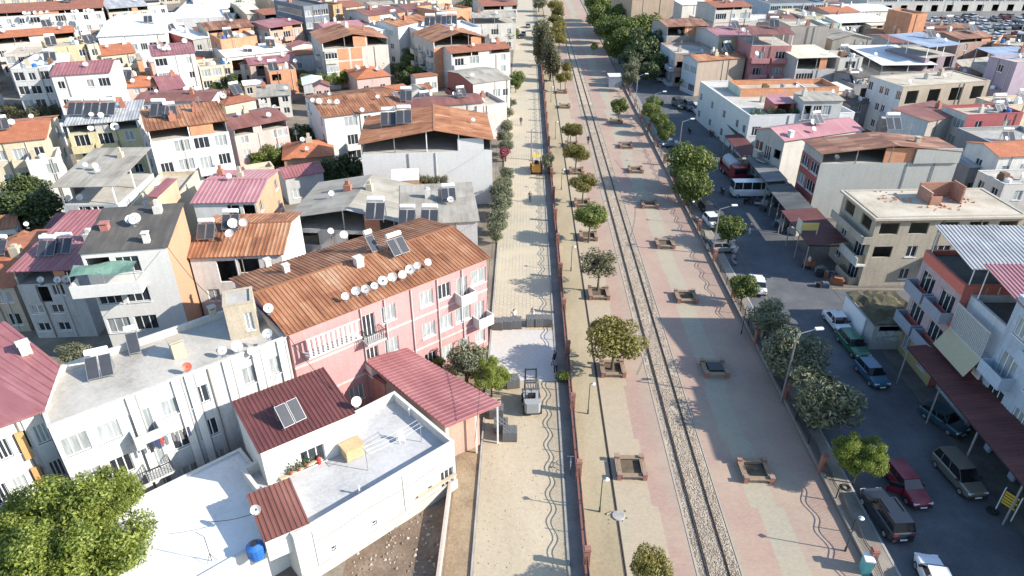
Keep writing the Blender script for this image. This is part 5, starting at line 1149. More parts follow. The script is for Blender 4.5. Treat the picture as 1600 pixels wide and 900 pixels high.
for px, py, R in [(868, 30, 2.6), (872, 18, 2.6), (875, 42, 2.6), (874, 60, 2.4), (868, 8, 2.8), (866, 50, 2.4)]:
    tree('round', px, py, 4, R, 'dense round tree in the far cluster where the path narrows', 'far trees along the path', 'promenade_tree')
tree('green', 922, 338, 3.8, 2.35, 'loose bright green tree in a promenade planter', None, 'promenade_tree')
tree('dry', 937, 412, 3.7, 2.35, 'sparse dusty grey-green tree in a promenade planter', None, 'promenade_tree')
tree('green', 968, 166, 2.9, 1.9, 'slim light green tree in a planter beside the grey cabin', None, 'promenade_tree'); tree('green', 929, 72, 2.6, 1.2, 'small young tree on the far promenade', None, 'promenade_tree')
for px, py, zc, R in [(848, 70, 5.6, 3.2), (860, 95, 4.8, 2.8)]: tree('poplar', px, py, zc, R, 'tall dusty poplar beside the paved road', 'poplars beside the paved road', 'poplar_tree')
tree('round', 960, 530, 3.7, 2.6, 'broad clipped golden-green tree over the planter bench by the unfinished pale pavers', None, 'promenade_tree')
# along right street
tree('green', 1080, 256, 4.3, 4.1, 'large bright green tree on the pavement by the red truck', None)
tree('green', 1084, 292, 2.9, 2.7, 'darker lower tree in front of the large bright green one', None)
tree('green', 1141, 356, 2.6, 2.0, 'small round green tree above the silver car', None)
tree('green', 1163, 448, 2.4, 1.7, 'small leafy tree beside the white car on the pavement', None)
tree('olive', 1203, 496, 2.9, 2.4, 'olive tree standing first in the row of three by the tall lamp', None, 'olive_tree'); tree('olive', 1243, 556, 3.1, 3.0, 'olive tree in the middle of the row by the tall lamp', None, 'olive_tree'); tree('olive', 1283, 628, 3.2, 3.2, 'biggest olive tree below the tall lamp', None, 'olive_tree')
tree('lime', 1347, 712, 3.0, 2.15, 'yellow-green round tree beside the red car', None)
for px, py, zc, R in [(1018, 172, 3.4, 2.0), (1030, 188, 3.0, 2.0), (1041, 205, 2.9, 2.0), (1022, 160, 3.2, 1.8)]: tree('green', px, py, zc, R, 'rounded tree in the kerbside row by the parked jeeps', 'kerbside row by the jeeps')
for px, py, zc, R in [(988, 105, 3.6, 2.6), (985, 122, 3.2, 2.2), (998, 95, 3.6, 2.6)]: tree('olive', px, py, zc, R, 'pale grey-green tree on the pavement behind the cabin', 'pale trees behind the cabin')
for px, py, zc, R in [(940, 26, 6, 5), (960, 45, 6, 5), (985, 50, 6, 5.5), (1012, 45, 6.5, 5.5), (1025, 72, 5.5, 4.8), (1000, 75, 5.5, 5.0), (970, 68, 5.5, 4.5), (950, 12, 6, 5), (1030, 100, 4, 3), (930, 6, 6, 4.6), (946, 42, 5, 4), (978, 24, 6.5, 5), (1004, 22, 6.5, 5), (1036, 56, 5.5, 4), (1016, 112, 3.6, 2.8), (992, 88, 4.6, 3.6)]:
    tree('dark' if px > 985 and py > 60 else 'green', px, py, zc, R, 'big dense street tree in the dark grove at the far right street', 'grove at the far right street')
# palm
t = thing('palm_tree', 'short fan palm beside the beige blank-walled house', 'palm', P(1066, 141)); b = MB(); b.tube((0, 0, 0), (0, 0, 2.2), .28, .2, 8); b.build('trunk', BARK, t)
b = MB(); r_ = random.Random(9)
for k in range(34):
    a = r_.uniform(0, 6.28); el = r_.uniform(-.3, 1.2); L = r_.uniform(1.3, 2.1); d = Vector((math.cos(a) * math.cos(el), math.sin(a) * math.cos(el), math.sin(el))); sdv = Vector((-math.sin(a), math.cos(a), 0)); p0 = Vector((0, 0, 2.2)); p1 = p0 + d * L * .6; p2 = p0 + d * L + Vector((0, 0, -.35 * L))
    b.face((p0, p1 + sdv * .16, p2, p1 - sdv * .16))
b.build('fronds', L_GREEN, t)
# left side plants
gl = 'olive trees along the left kerb'
for px, py, zc, R in [(782, 300, 2.2, 2.0), (784, 322, 2.0, 1.9), (780, 345, 1.9, 1.8), (785, 196, 2.2, 1.9), (788, 214, 2.0, 1.6), (857, 252, 2.2, 1.4), (776, 362, 1.7, 1.5), (790, 272, 1.9, 1.5), (786, 286, 1.8, 1.4), (791, 228, 1.8, 1.4), (791, 176, 1.9, 1.5), (797, 160, 1.8, 1.3)]: tree('olive', px, py, zc, R, 'grey-green olive tree growing along the road edge beside the long fibre roof', gl, 'olive_tree')
tree('pinkbush', 787, 240, 1.4, 1.3, 'pink flowering bush by the white gable house', None, 'flowering_bush', 'bush')
tree('olive', 730, 565, 2.6, 2.3, 'grey olive tree behind the dark red workshop roof', None, 'olive_tree'); tree('lime', 768, 588, 2.4, 2.1, 'yellow-green leafy tree beside the dark red workshop roof', None)
for px, py, zc, R in [(808, 122, 2.4, 1.9), (806, 130, 2.2, 1.5)]: tree('green', px, py, zc, R, 'round tree on the road edge by the red-walled house', 'round trees by the red-walled house')
tree('green', 793, 55, 3.6, 3.4, 'large round tree at the corner by the tan-roofed house', None)
for px, py, zc, R in [(735, 15, 5, 4), (722, 18, 4.5, 3.5)]: tree('dark', px, py, zc, R, 'dark round tree beside the brick house with white bands', 'dark trees by the banded brick house')
tree('olive', 846, 42, 3.4, 2.6, 'pale tree at the far left edge of the sandy path', None); tree('olive', 843, 4, 3.4, 3.2, 'pale tree at the far end of the paved road', None)
tree('lime', 108, 850, 5.6, 5.0, 'big lime green tree in full leaf over the bright white flat roof', None, 'leafy_tree'); tree('lime', 165, 780, 6.2, 2.4, 'upper branch tree rising behind the big lime green tree', None, 'leafy_tree'); tree('lime', 10, 840, 4.8, 3.6, 'lime green tree crown at the white house with orange panels', None, 'leafy_tree')
tree('olive', 118, 558, 4.5, 1.8, 'grey-green tree in the dark gap beside the red roof', None, 'garden_tree')
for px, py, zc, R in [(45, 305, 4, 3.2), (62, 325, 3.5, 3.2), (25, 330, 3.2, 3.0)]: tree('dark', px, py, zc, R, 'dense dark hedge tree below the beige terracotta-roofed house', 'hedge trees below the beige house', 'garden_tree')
tree('green', 40, 290, 4.6, 1.9, 'sunlit top of a garden tree at the beige house', None, 'garden_tree')
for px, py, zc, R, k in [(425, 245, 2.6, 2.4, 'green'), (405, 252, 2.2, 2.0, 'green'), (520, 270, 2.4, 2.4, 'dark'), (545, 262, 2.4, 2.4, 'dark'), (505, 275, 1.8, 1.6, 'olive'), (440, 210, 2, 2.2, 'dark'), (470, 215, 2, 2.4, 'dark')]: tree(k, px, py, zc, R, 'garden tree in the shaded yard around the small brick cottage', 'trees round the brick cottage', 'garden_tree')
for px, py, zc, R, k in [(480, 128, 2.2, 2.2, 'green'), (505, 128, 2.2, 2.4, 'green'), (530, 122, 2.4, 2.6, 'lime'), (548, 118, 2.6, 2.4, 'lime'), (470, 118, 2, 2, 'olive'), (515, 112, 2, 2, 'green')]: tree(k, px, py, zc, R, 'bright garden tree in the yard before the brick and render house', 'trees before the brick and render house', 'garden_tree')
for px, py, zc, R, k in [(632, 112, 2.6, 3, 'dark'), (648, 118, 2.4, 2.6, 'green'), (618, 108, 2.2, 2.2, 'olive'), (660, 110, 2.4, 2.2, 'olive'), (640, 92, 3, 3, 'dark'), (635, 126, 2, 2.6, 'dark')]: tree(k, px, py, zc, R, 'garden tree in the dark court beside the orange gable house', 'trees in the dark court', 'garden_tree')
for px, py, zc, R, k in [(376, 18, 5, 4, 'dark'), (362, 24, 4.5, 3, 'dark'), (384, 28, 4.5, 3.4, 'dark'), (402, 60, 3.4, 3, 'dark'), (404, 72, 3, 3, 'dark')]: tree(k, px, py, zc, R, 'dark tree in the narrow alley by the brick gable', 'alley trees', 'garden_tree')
tree('dark', 362, 130, 3.4, 2.6, 'dark cedar beside the orange-floored terrace', None, 'garden_tree'); tree('green', 338, 138, 2.2, 1.6, 'small sunlit shrub tree beside the dark cedar', None, 'garden_tree')
for px in range(6, 92, 12): tree('dry', px, 172 + (px % 5), 2.6, 1.9, 'rust-green creeper bush along the roof edge of the beige house', 'creeper hedge above the terracotta roof', 'creeper_bush', 'bush')
for px, py in ((650, 281), (665, 283), (680, 284), (694, 284)): tree('dry', px, py, 5.2, 1.1, 'brownish vine growing against the white gable wall', 'vines on the white gable wall', 'vine', 'vine')
tree('bush', 293, 275, 2.0, 1.0, 'small dark shrub under the white apartment balconies', None, 'shrub', 'bush'); tree('bush', 682, 568, 1.2, .9, 'small garden shrub at the foot of the pink block', None, 'shrub', 'bush')
tree('bush', 881, 588, .5, .8, 'cut olive branches dumped by the fence', None, 'branch_pile', 'branches')
# ------------------------------------------------------------------ fences with brick pillars
def wave(y, ph=0): return 1.42 + .13 * math.sin(y * 2 * math.pi / 2.7 + ph)
def fence(label, x, y0, y1, step, wall_h, wc, far=140, name='railing_fence'):
    t = thing(name, label, 'fence', (x, y0, 0)); L = y1 - y0
    b = MB(); b.box(-.12, .12, 0, L, 0, wall_h); b.box(-.16, .16, 0, L, wall_h, wall_h + .05, 1); b.build('low_wall', [wallm(wc, .6), wallm(tone(wc, 1.25), .5)], t)
    n = int(L / step)
    def pil():
        b = MB(); b.box(-.21, .21, -.21, .21, 0, 1.85); b.box(-.25, .25, -.25, .25, 1.85, 1.93, 1); b.box(-.2, .2, -.2, .2, 1.93, 2.0, 1); return b.mesh('pillar', [RED_BRICK, wallm((.36, .17, .135), .4)])
    def pst():
        b = MB(); b.box(-.035, .035, -.035, .035, 0, 1.05); return b.mesh('post', DARKM)
    pm, sm = cached('pillar', pil), cached('fpost', pst)
    for i in range(n + 1):
        y = i * step; put('pillar', pm, t, (0, y, 0))
        if y + y0 < far:
            for k in (1, 2): put('post', sm, t, (0, y + step * k / 3, wall_h + .05))
    for nm, dz in (('upper_rail', 0), ('lower_rail', -.2)):
        b = MB(); m_ = int(min(L, far) / .3)
        for i in range(m_):
            ya, yb = i * .3, (i + 1) * .3; b.tube((0, ya, wave(ya) + dz), (0, yb, wave(yb) + dz), .03, None, 4, cap=False)
        b.build(nm, DARKM, t)
    b = MB(); m_ = int(min(L, far * .6) / .14)
    for i in range(m_):
        y = i * .14 + .07; b.box(-.011, .011, y - .011, y + .011, wall_h + .05, wave(y) - .2)
    tag(b.build('railing_bars', DARKM, t), kind='stuff')
    return t
fence('wavy-topped iron railing with red brick pillars between the dug road and the sandy path', 4.52, 22.9, 200, 8.15, .5, (.24, .10, .085))
fence('wavy-topped iron railing with red brick pillars beside the asphalt street', 23.85, 22.4, 170, 8.9, .35, (.30, .26, .22))
# ------------------------------------------------------------------ planter benches
def planter_meshes():
    b = MB(); b.box(-.17, .17, -.17, .17, 0, .58); b.box(-.2, .2, -.2, .2, .58, .64, 1); post = b.mesh('brick_post', [RED_BRICK, wallm((.36, .24, .19), .5)])
    c = MB()
    for k in range(4): c.box(-.78, .78, -.2 + k * .11, -.12 + k * .11, .40, .45)
    c.box(-.78, -.68, -.2, .21, .3, .40); c.box(.68, .78, -.2, .21, .3, .40); seat = c.mesh('bench_seat', plain('bench_wood', (.30, .22, .15), .8, 0, 0, .3))
    d = MB(); d.box(-.85, .85, -.85, .85, 0, .14); soil = d.mesh('soil', SOIL)
    e = MB(); e.box(-.78, .78, -.06, .06, 0, .3); wl = e.mesh('planter_wall', wallm((.42, .30, .24), .5))
    return post, seat, soil, wl
PM = planter_meshes()
def planter(px, py, label, group=None, x=None, extra=None):
    p = P(px, py) if x is None else Vector((x, P(px, py).y, 0)); t = thing('planter_bench', label, 'planter', (p.x, p.y, .06), 0, group)
    for sx in (-1, 1):
        for sy in (-1, 1): put('brick_post', PM[0], t, (sx, sy, 0))
    for k in range(4):
        a = k * math.pi / 2; put('bench_seat', PM[1], t, (math.sin(a) * 1.0, -math.cos(a) * 1.0, 0), a); put('planter_wall', PM[3], t, (math.sin(a) * .92, -math.cos(a) * .92, 0), a)
    put('soil', PM[2], t)
gp = 'planter benches along the rails'
planter(983, 735, 'empty square planter bench filled with gravel beside the sandy path', None, 8.75); planter(958, 580, 'square planter bench round the foot of the broad clipped tree', None, 8.75); planter(936, 462, 'square planter bench below the sparse dusty tree', None, 8.75)
for px, py in [(922, 372), (912, 320), (903, 270), (897, 228), (883, 145), (880, 168)]: planter(px, py, 'square planter bench at the foot of a promenade tree', 'planter benches under the promenade trees', 8.75)
planter(1188, 740, 'planter bench with green weeds half in the shade near the brick pillars', None, 18.6); planter(1125, 580, 'planter bench fully in shade with a dark box inside', None, 18.6); planter(1077, 467, 'planter bench at the sunlit edge of the shade near the railing', None, 18.6)
for px, py in [(1043, 384), (1020, 322), (998, 268), (984, 230), (976, 192)]: planter(px, py, 'planter bench on the pink paving across the rails from the trees', gp, 18.6)
t = thing('black_box', 'black box lid standing inside the shaded planter bench', 'box', (18.6, P(1125, 580).y, .2)); b = MB(); b.box(-.65, .65, -.6, .6, 0, .35); b.box(-.7, .7, -.65, .65, .35, .42); b.build('box', DARKM, t)
# ------------------------------------------------------------------ lamps
def tall_lamp(px, py, h_, label, az=0, s=1.0):
    p = P(px, py); t = thing('street_lamp', label, 'street lamp', (p.x, p.y, .1), az)
    b = MB(); b.tube((0, 0, 0), (0, 0, h_), .1, .06, 10); b.box(-.18, .18, -.18, .18, 0, .08); b.build('pole', STEEL, t)
    b = MB(); b.tube((0, 0, h_), (1.6, 0, h_ + .45), .045, .035, 8); b.build('arm', STEEL, t)
    b = MB(); b.box(1.45, 2.15, -.14, .14, h_ + .42, h_ + .55); b.box(1.5, 2.1, -.1, .1, h_ + .36, h_ + .42); b.build('lamp_head', WPLAST, t)
tall_lamp(1220, 628, 7.3, 'tall grey street lamp among the olive trees', .1); tall_lamp(1113, 398, 6.2, 'tall grey street lamp beside the silver car', .1); tall_lamp(1060, 240, 5.6, 'tall grey street lamp above the large bright green tree', .2)
tall_lamp(1019, 195, 6, 'tall street lamp standing by the kerbside row of trees', .1); tall_lamp(992, 172, 7, 'tall street lamp beside the grey cabin', .1); tall_lamp(955, 78, 7, 'tall street lamp at the edge of the dark grove', .1)
def short_lamp(px, py, label, group=None, h_=3.5, x=None):
    p = P(px, py) if x is None else Vector((x, P(px, py).y, 0)); t = thing('promenade_lamp', label, 'lamp post', (p.x, p.y, .05), 0, group)
    def pm_():
        b = MB(); b.tube((0, 0, 0), (0, 0, .5), .08, .07, 8); b.tube((0, 0, .5), (0, 0, 3.3), .045, .035, 8); b.tube((0, 0, 3.3), (.3, 0, 3.45), .03, .03, 6); return b.mesh('pole', plain('dark_green_paint', (.04, .06, .055), .5))
    def lm_():
        b = MB(); b.tube((.3, 0, 3.45), (.3, 0, 3.34), .05, .2, 10); b.tube((.3, 0, 3.34), (.3, 0, 3.2), .15, .1, 10); return b.mesh('lamp_head', WPLAST)
    put('pole', cached('slp', pm_), t); put('lamp_head', cached('slh', lm_), t)
gl2 = 'low lamps on the sandy path'
for px, py in [(912, 647), (890, 424), (878, 297), (869, 218), (864, 160), (924, 800)]: short_lamp(px, py, 'slim promenade lamp standing on the sandy path by the railing', gl2, x=5.9)
for px, py, l in [(1320, 862, 'slim dark lamp post near the turquoise cabinet'), (1158, 522, 'slim dark lamp post at the shade edge by the olive trees'), (1075, 350, 'slim dark lamp post below the large bright tree'), (1030, 255, 'slim dark lamp post by the planter benches up the street')]: short_lamp(px, py, l)
t = thing('utility_cabinet', 'turquoise metal utility cabinet with white top beside the street railing', 'cabinet', P(1350, 893), -.15); b = MB(); b.box(-.28, .28, -.35, .35, 0, 1.35); b.build('cabinet', plain('turquoise_paint', (.13, .42, .42), .5), t); b = MB(); b.box(-.32, .32, -.39, .39, 1.35, 1.47); b.build('lid', WHITEP, t)
t = thing('site_cabin', 'grey metal cabin box on the promenade by the tall lamp', 'cabin', P(961, 137), .03); b = MB(); b.box(-1.5, 1.5, 0, 3.4, .1, 2.5); b.build('body', wallm((.42, .46, .52), .3), t); b = MB(); b.box(-1.6, 1.6, -.1, 3.5, 2.5, 2.62); b.build('roof', WHTR, t)
for i in range(10):
    b = MB(); b.box(-1.45 + i * .3, -1.37 + i * .3, -.04, -.005, .15, 2.45); b.build('panel_rib', wallm((.42, .46, .52), .3), t)
t = thing('manhole', 'broken concrete manhole with rubble at the drain line', 'manhole', P(966, 807)); b = MB(); b.tube((0, 0, .03), (0, 0, .14), .5, .46, 9); b.build('rim', CONCM, t)
o = put('rubble', stones('rubble', 18, -.9, .9, -.8, .8, .08, .04, .12, stonem('manhole_rubble', ((.16, .14, .11), (.26, .23, .18), (.34, .30, .24)))), t)
t = thing('bicycle', 'grey bicycle leaning on the low fence wall', 'bicycle', P(891, 733), 1.5)
b = MB()
for x in (-.5, .5):
    for k in range(14):
        a0, a1 = k * 6.283 / 14, (k + 1) * 6.283 / 14; b.tube((x + .33 * math.cos(a0), 0, .34 + .33 * math.sin(a0)), (x + .33 * math.cos(a1), 0, .34 + .33 * math.sin(a1)), .022, None, 4)
b.build('wheels', BLACK, t); b = MB(); b.path(((-.5, 0, .34), (-.15, 0, .8), (.4, 0, .82), (-.05, 0, .3), (-.5, 0, .34)), .025); b.path(((-.15, 0, .8), (-.05, 0, .3)), .025); b.path(((.5, 0, .34), (.38, 0, 1.0)), .025); b.path(((.38, -.28, 1.02), (.38, .28, 1.02)), .02); b.box(-.28, -.05, -.07, .07, .88, .94); b.build('frame', STEEL, t)
# ------------------------------------------------------------------ pallets of pavers
def pallet(px, py, label, nx=6, ny=4, nz=4, rz=0, group=None):
    p = P(px, py); t = thing('paver_pallet', label, 'pallet', (p.x, p.y, .05), rz, group)
    b = MB(); 
    for k in range(3): b.box(-.6, .6, -.5 + k * .44, -.38 + k * .44, 0, .1)
    for k in range(5): b.box(-.6 + k * .27, -.48 + k * .27, -.5, .5, .1, .13)
    b.build('pallet_base', WOOD, t)
    def pv():
        b = MB(); b.box(0, 1.16 / nx, 0, .96 / ny, 0, .9 / nz); return b.mesh('paver_stack', plain('dark_paver', (.13, .135, .14), .9, 0, 0, .25))
    me = cached(('pv', nx, ny, nz), pv)
    for i in range(nx):
        for j in range(ny):
            o = put('paver_stack', me, t, (-.6 + i * 1.2 / nx + .02 * ((i * 7 + j) % 3 - 1) * .3, -.5 + j * 1.0 / ny, .132), 0, (1, 1, nz - .12 * ((i + j) % 2)))
gpal = 'paver pallets across the road'
for px, py in [(777, 513), (791, 512), (806, 511), (831, 508), (845, 508), (853, 508)]: pallet(px, py, 'pallet of grey paving stones in the row across the unfinished road', rz=TR.uniform(-.1, .1), group=gpal)
pallet(797, 685, 'pallet of dark pavers standing alone on the sand near the salmon house', 6, 5, 4); pallet(776, 650, 'pallet of dark pavers by the post of the dark red roof', 5, 4, 4); pallet(801, 603, 'pallet of grey pavers beside the yellow-green tree', 5, 4, 4, .2)
pallet(783, 672, 'low dark pallet behind the lone paver pallet', 5, 4, 2)
# ------------------------------------------------------------------ vehicles
CGLASS = glassm('car_glass', (.012, .014, .018), .05, .2); LAMPW = plain('headlight', (.7, .72, .75), .15); LAMPR = plain('tail_light', (.35, .02, .02), .25); RIM = plain('wheel_rim', (.45, .45, .46), .35, .6); TRIM = plain('car_trim', (.03, .03, .032), .6)
def paint(name, c, metal=.1): return plain('paint_' + name, c, .32, metal, .5, .03)
CT = {  # length, width, roof z, belt z, hood z, windscreen base x, windscreen top x, rear top x, rear base x, rear deck z   (x measured from the nose)
    'sedan': (4.3, 1.66, 1.40, .92, .88, 1.25, 1.85, 3.05, 3.6, .93), 'hatch': (3.9, 1.66, 1.45, .95, .92, 1.05, 1.65, 3.35, 3.78, .97), 'wagon': (4.4, 1.68, 1.44, .93, .89, 1.3, 1.9, 3.95, 4.25, .95),
    'suv': (4.6, 1.85, 1.78, 1.12, 1.08, 1.3, 1.85, 4.15, 4.45, 1.14), 'mpv': (4.5, 1.8, 1.72, 1.02, .98, 1.0, 1.75, 4.15, 4.42, 1.04), 'minibus': (5.9, 2.05, 2.45, 1.35, 1.22, .55, 1.25, 5.75, 5.85, 1.4)}
def car_meshes(kind_):
    L, W, zr, zb, zh, wb, wt, rt, rb, zd = CT[kind_]; hw = W / 2; z0 = .24
    # shell: rings along the length, each ring 10 points (rounded shoulders)
    st = [(0, .42, .62, zh * .72), (.12, .30, .88, zh * .86), (.45, z0, .97, zh * .95), (wb, z0, 1, zh + .02), (wb + .25, z0, 1, zb), ((wb + rb) / 2, z0, 1, zb), (rb - .15, z0, 1, zb), (min(rb + .02, L - .28), z0, 1, zd), (L - .25, z0, .97, zd - .02), (L - .06, .32, .92, zd * .9), (L, .42, .8, zd * .72)]
    b = MB(); rings = []
    for x, zl, k, zt in st:
        h_ = hw * k; sh = min(.1, (zt - zl) * .3)
        rings.append([(x, -h_ * .86, zl), (x, -h_, zl + sh), (x, -h_, zl + (zt - zl) * .55), (x, -h_ * .97, zt - sh), (x, -h_ * .86, zt), (x, h_ * .86, zt), (x, h_ * .97, zt - sh), (x, h_, zl + (zt - zl) * .55), (x, h_, zl + sh), (x, h_ * .86, zl)])
    ids = [[b.v(p) for p in r] for r in rings]
    for r0, r1 in zip(ids, ids[1:]):
        for k in range(10):
            b.F.append([r0[k], r0[(k + 1) % 10], r1[(k + 1) % 10], r1[k]]); b.M.append(0); b.U.append(None)
    for r in (ids[0][::-1], ids[-1]): b.F.append(r); b.M.append(0); b.U.append(None)
    gi, ti = hw * .90, hw * .74
    # roof panel and pillars in body colour
    rw = ti
    b.prism([(wt - .04, -rw), (wt + .1, -rw - .03), (rt - .1, -rw - .03), (rt + .04, -rw), (rt + .04, rw), (rt - .1, rw + .03), (wt + .1, rw + .03), (wt - .04, rw)], zr - .06, zr)
    bot = lambda x, s: (x, s * gi, zb - .02); top = lambda x, s: (x, s * ti, zr - .04)
    n_pil = [(wb + .02, wt), (wb + (rb - wb) * .42, wt + (rt - wt) * .40), (rb - .02, rt)]
    if kind_ in ('wagon', 'suv', 'mpv'): n_pil.insert(2, (wb + (rb - wb) * .72, wt + (rt - wt) * .74))
    if kind_ == 'minibus': n_pil = [(wb, wt), (1.7, 1.75), (3.1, 3.1), (4.5, 4.5), (5.8, 5.7)]
    for s in (-1, 1):
        for xb, xt in n_pil:
            p, q = Vector(bot(xb, s)), Vector(top(xt, s)); w_ = .045
            b.face((p + Vector((-w_, s * .012, 0)), p + Vector((w_, s * .012, 0)), q + Vector((w_, s * .012, 0)), q + Vector((-w_, s * .012, 0))))
    b.face
    body = b.mesh('body', WHITEP, False)
    g = MB(); zz = zb - .01
    B4 = [(wb, -gi, zz), (rb, -gi, zz), (rb, gi, zz), (wb, gi, zz)]; T4 = [(wt, -ti, zr - .05), (rt, -ti, zr - .05), (rt, ti, zr - .05), (wt, ti, zr - .05)]
    for k in range(4): g.face((B4[k], B4[(k + 1) % 4], T4[(k + 1) % 4], T4[k]))
    g.face(T4)
    glass = g.mesh('windows', CGLASS)
    w_ = MB(); w_.tube((0, -.1, 0), (0, .1, 0), .31, None, 16); w_.tube((0, -.115, 0), (0, .115, 0), .19, None, 12, 1); wheel = w_.mesh('wheel', [BLACK, RIM])
    hl = MB(); hl.box(-.02, .1, -.2, .2, -.07, .07); 
    head = hl.mesh('headlight', LAMPW); tl = MB(); tl.box(-.08, .02, -.18, .18, -.07, .07); tail = tl.mesh('tail_light', LAMPR)
    bp = MB(); bp.box(-.05, .12, -hw * .84, hw * .84, .3, .48); bump = bp.mesh('bumper', TRIM)
    pl = MB(); pl.box(-.015, .015, -.26, .26, -.06, .06); plate = pl.mesh('number_plate', WHITEP)
    mi = MB(); mi.box(-.08, .08, -.09, .09, -.06, .07); mir = mi.mesh('wing_mirror', TRIM)
    return body, glass, wheel, head, tail, bump, plate, mir
def car(kind_, px, py, rz, pm, label, name='car', cat='car', world=None, door=False, z=.03, rack=False, group=None):
    L, W, zr, zb, zh, wb, wt, rt, rb, zd = CT[kind_]
    body, glass, wheel, head, tail, bump, plate, mir = cached(('car', kind_), lambda: car_meshes(kind_))
    p = P(px, py, .6) if world is None else Vector((*world, 0))
    f = Vector((math.cos(rz), math.sin(rz), 0)); t = thing(name, label, cat, (p.x - f.x * L / 2, p.y - f.y * L / 2, z), rz, group)
    # meshes run nose at x=0; flip so that +x is forward
    def q(me, nm, loc=(0, 0, 0), r=0):
        return put(nm, me, t, (L - loc[0], loc[1], loc[2]), math.pi + r)
    o = q(body, 'body'); recolor(o, pm); q(glass, 'windows')
    for x in (.8, L - .8):
        for y in (-W / 2 + .1, W / 2 - .1): q(wheel, 'wheel', (x, y, .31))
    for y in (-W * .33, W * .33):
        q(head, 'headlight', (.06, y, zh * .74)); q(tail, 'tail_light', (L - .04, y, zd * .78)); q(mir, 'wing_mirror', (wb + .3, y * 1.62, zb + .06))
    q(bump, 'bumper'); q(bump, 'bumper', (L - .08, 0, 0)); q(plate, 'number_plate', (L + .05, 0, .55)); q(plate, 'number_plate', (-.06, 0, .42))
    if door:
        b = MB(); b.box(0, 1.05, -.03, .03, 0, .62); b.box(0, .95, -.02, .02, .62, 1.05, 1); d = b.mesh('door', [WHITEP, CGLASS]); o = put('door', d, t, (L - 1.45, -W / 2 - .03, .32), RD(-118)); recolor(o, pm)
    if rack:
        b = MB()
        for y in (-.55, .55): b.box(1.4, L - 1.9, y - .025, y + .025, zr + .03, zr + .08)
        b.build('roof_rack', TRIM, t)
    return t
UP, DN = RD(90), RD(-90)
car('sedan', 1309, 503, DN + RD(4), paint('white', (.70, .71, .72)), 'boxy white saloon parked by the derelict kiosk')
car('wagon', 1333, 538, DN + RD(5), paint('green', (.02, .13, .075)), 'dark green estate car with red rear sill by the derelict kiosk')
car('hatch', 1362, 583, DN + RD(6), paint('teal', (.035, .11, .18)), 'dark teal hatchback standing before the maroon canopy')
car('hatch', 1474, 655, DN + RD(24), paint('petrol', (.03, .08, .10)), 'dark blue hatchback with raised hood under the maroon canopy')
car('wagon', 1416, 756, DN + RD(7), paint('red', (.20, .015, .03)), 'dark red estate car with an open door in the middle of the street', door=True)
car('mpv', 1498, 741, DN + RD(7), paint('champagne', (.22, .20, .16), .4), 'champagne people carrier parked before the maroon canopy')
car('suv', 1384, 803, UP + RD(5), paint('black', (.018, .022, .032)), 'black off-roader with roof rack parked at the kerb', rack=True)
car('hatch', 1462, 905, UP + RD(-8), paint('white2', (.72, .73, .75)), 'white hatchback with panoramic glass at the near end of the street')
car('hatch', 1128, 386, RD(8), paint('silver', (.38, .37, .34), .5), 'silver hatchback turned across the kerb below the small round tree')
car('hatch', 1113, 346, DN + RD(8), paint('white3', (.70, .71, .72)), 'white hatchback parked below the dark lamp post')
car('hatch', 1106, 328, DN + RD(8), paint('black2', (.03, .03, .035)), 'black hatchback with grey roof parked above the white hatchback')
car('sedan', 1184, 444, DN + RD(-10) + math.pi, paint('white4', (.72, .73, .74)), 'white car half hidden by the small leafy tree')
car('minibus', 1172, 300, RD(2), paint('white5', (.72, .73, .75)), 'white minibus with dark glass parked across the yard', 'minibus', 'minibus')
car('sedan', 1042, 224, RD(178), paint('bluegrey', (.12, .17, .25)), 'blue-grey saloon parked under the street lamp trees')
car('suv', 1060, 163, DN + RD(8), paint('jeepblack', (.02, .025, .025)), 'black jeep parked first by the dark green canopy'); car('suv', 1077, 166, DN + RD(4), paint('jeepgrey', (.10, .12, .14)), 'grey jeep parked second by the dark green canopy')
car('suv', 1090, 172, DN, paint('whitejeep', (.5, .52, .54)), 'pale jeep with white roof parked by the canopy edge'); car('mpv', 1031, 122, DN + RD(6), paint('silver2', (.30, .33, .36), .3), 'silver van in the shade of the far grove')
car('sedan', 825, 40, UP, paint('grey9', (.2, .2, .22)), 'dark car at the far end of the paved road'); car('hatch', 818, 52, UP, paint('grey8', (.35, .36, .38)), 'grey hatchback on the far paved road'); car('wagon', 812, 56, UP, paint('black9', (.03, .03, .04)), 'black estate on the far paved road')
# red fire truck / tanker
p = P(1145, 268, .8); t = thing('tanker_truck', 'dark red tanker truck with grey tank parked among the workshops', 'truck', (p.x, p.y, .03), DN + RD(6))
b = MB(); b.prism([(1.2, -1.15), (2.9, -1.15), (3.15, -.95), (3.15, .95), (2.9, 1.15), (1.2, 1.15)], .5, 2.5); b.build('cab', paint('firered', (.22, .015, .02)), t); b = MB(); b.box(2.2, 3.17, -1.0, 1.0, 1.5, 2.25); b.build('windscreen', CGLASS, t)
b = MB(); b.box(-3.2, 1.1, -1.15, 1.15, .6, 1.1); b.box(-3.2, -3.0, -1.15, 1.15, 1.1, 2.3); b.build('bed', paint('firered', (.22, .015, .02)), t); b = MB(); b.tube((-2.9, 0, 1.9), (.9, 0, 1.9), .95, None, 16); b.tube((.9, 0, 1.9), (1.08, 0, 1.9), .95, .6, 16); b.build('tank', plain('tank_grey', (.33, .35, .37), .5, .2), t)
w_ = MB(); w_.tube((0, -.14, 0), (0, .14, 0), .48, None, 16); w_.tube((0, -.15, 0), (0, .15, 0), .26, None, 12, 1); wm_ = w_.mesh('wheel', [BLACK, RIM])
for x in (2.3, -1.2, -2.4):
    for y in (-1, 1): put('wheel', wm_, t, (x, y, .48))
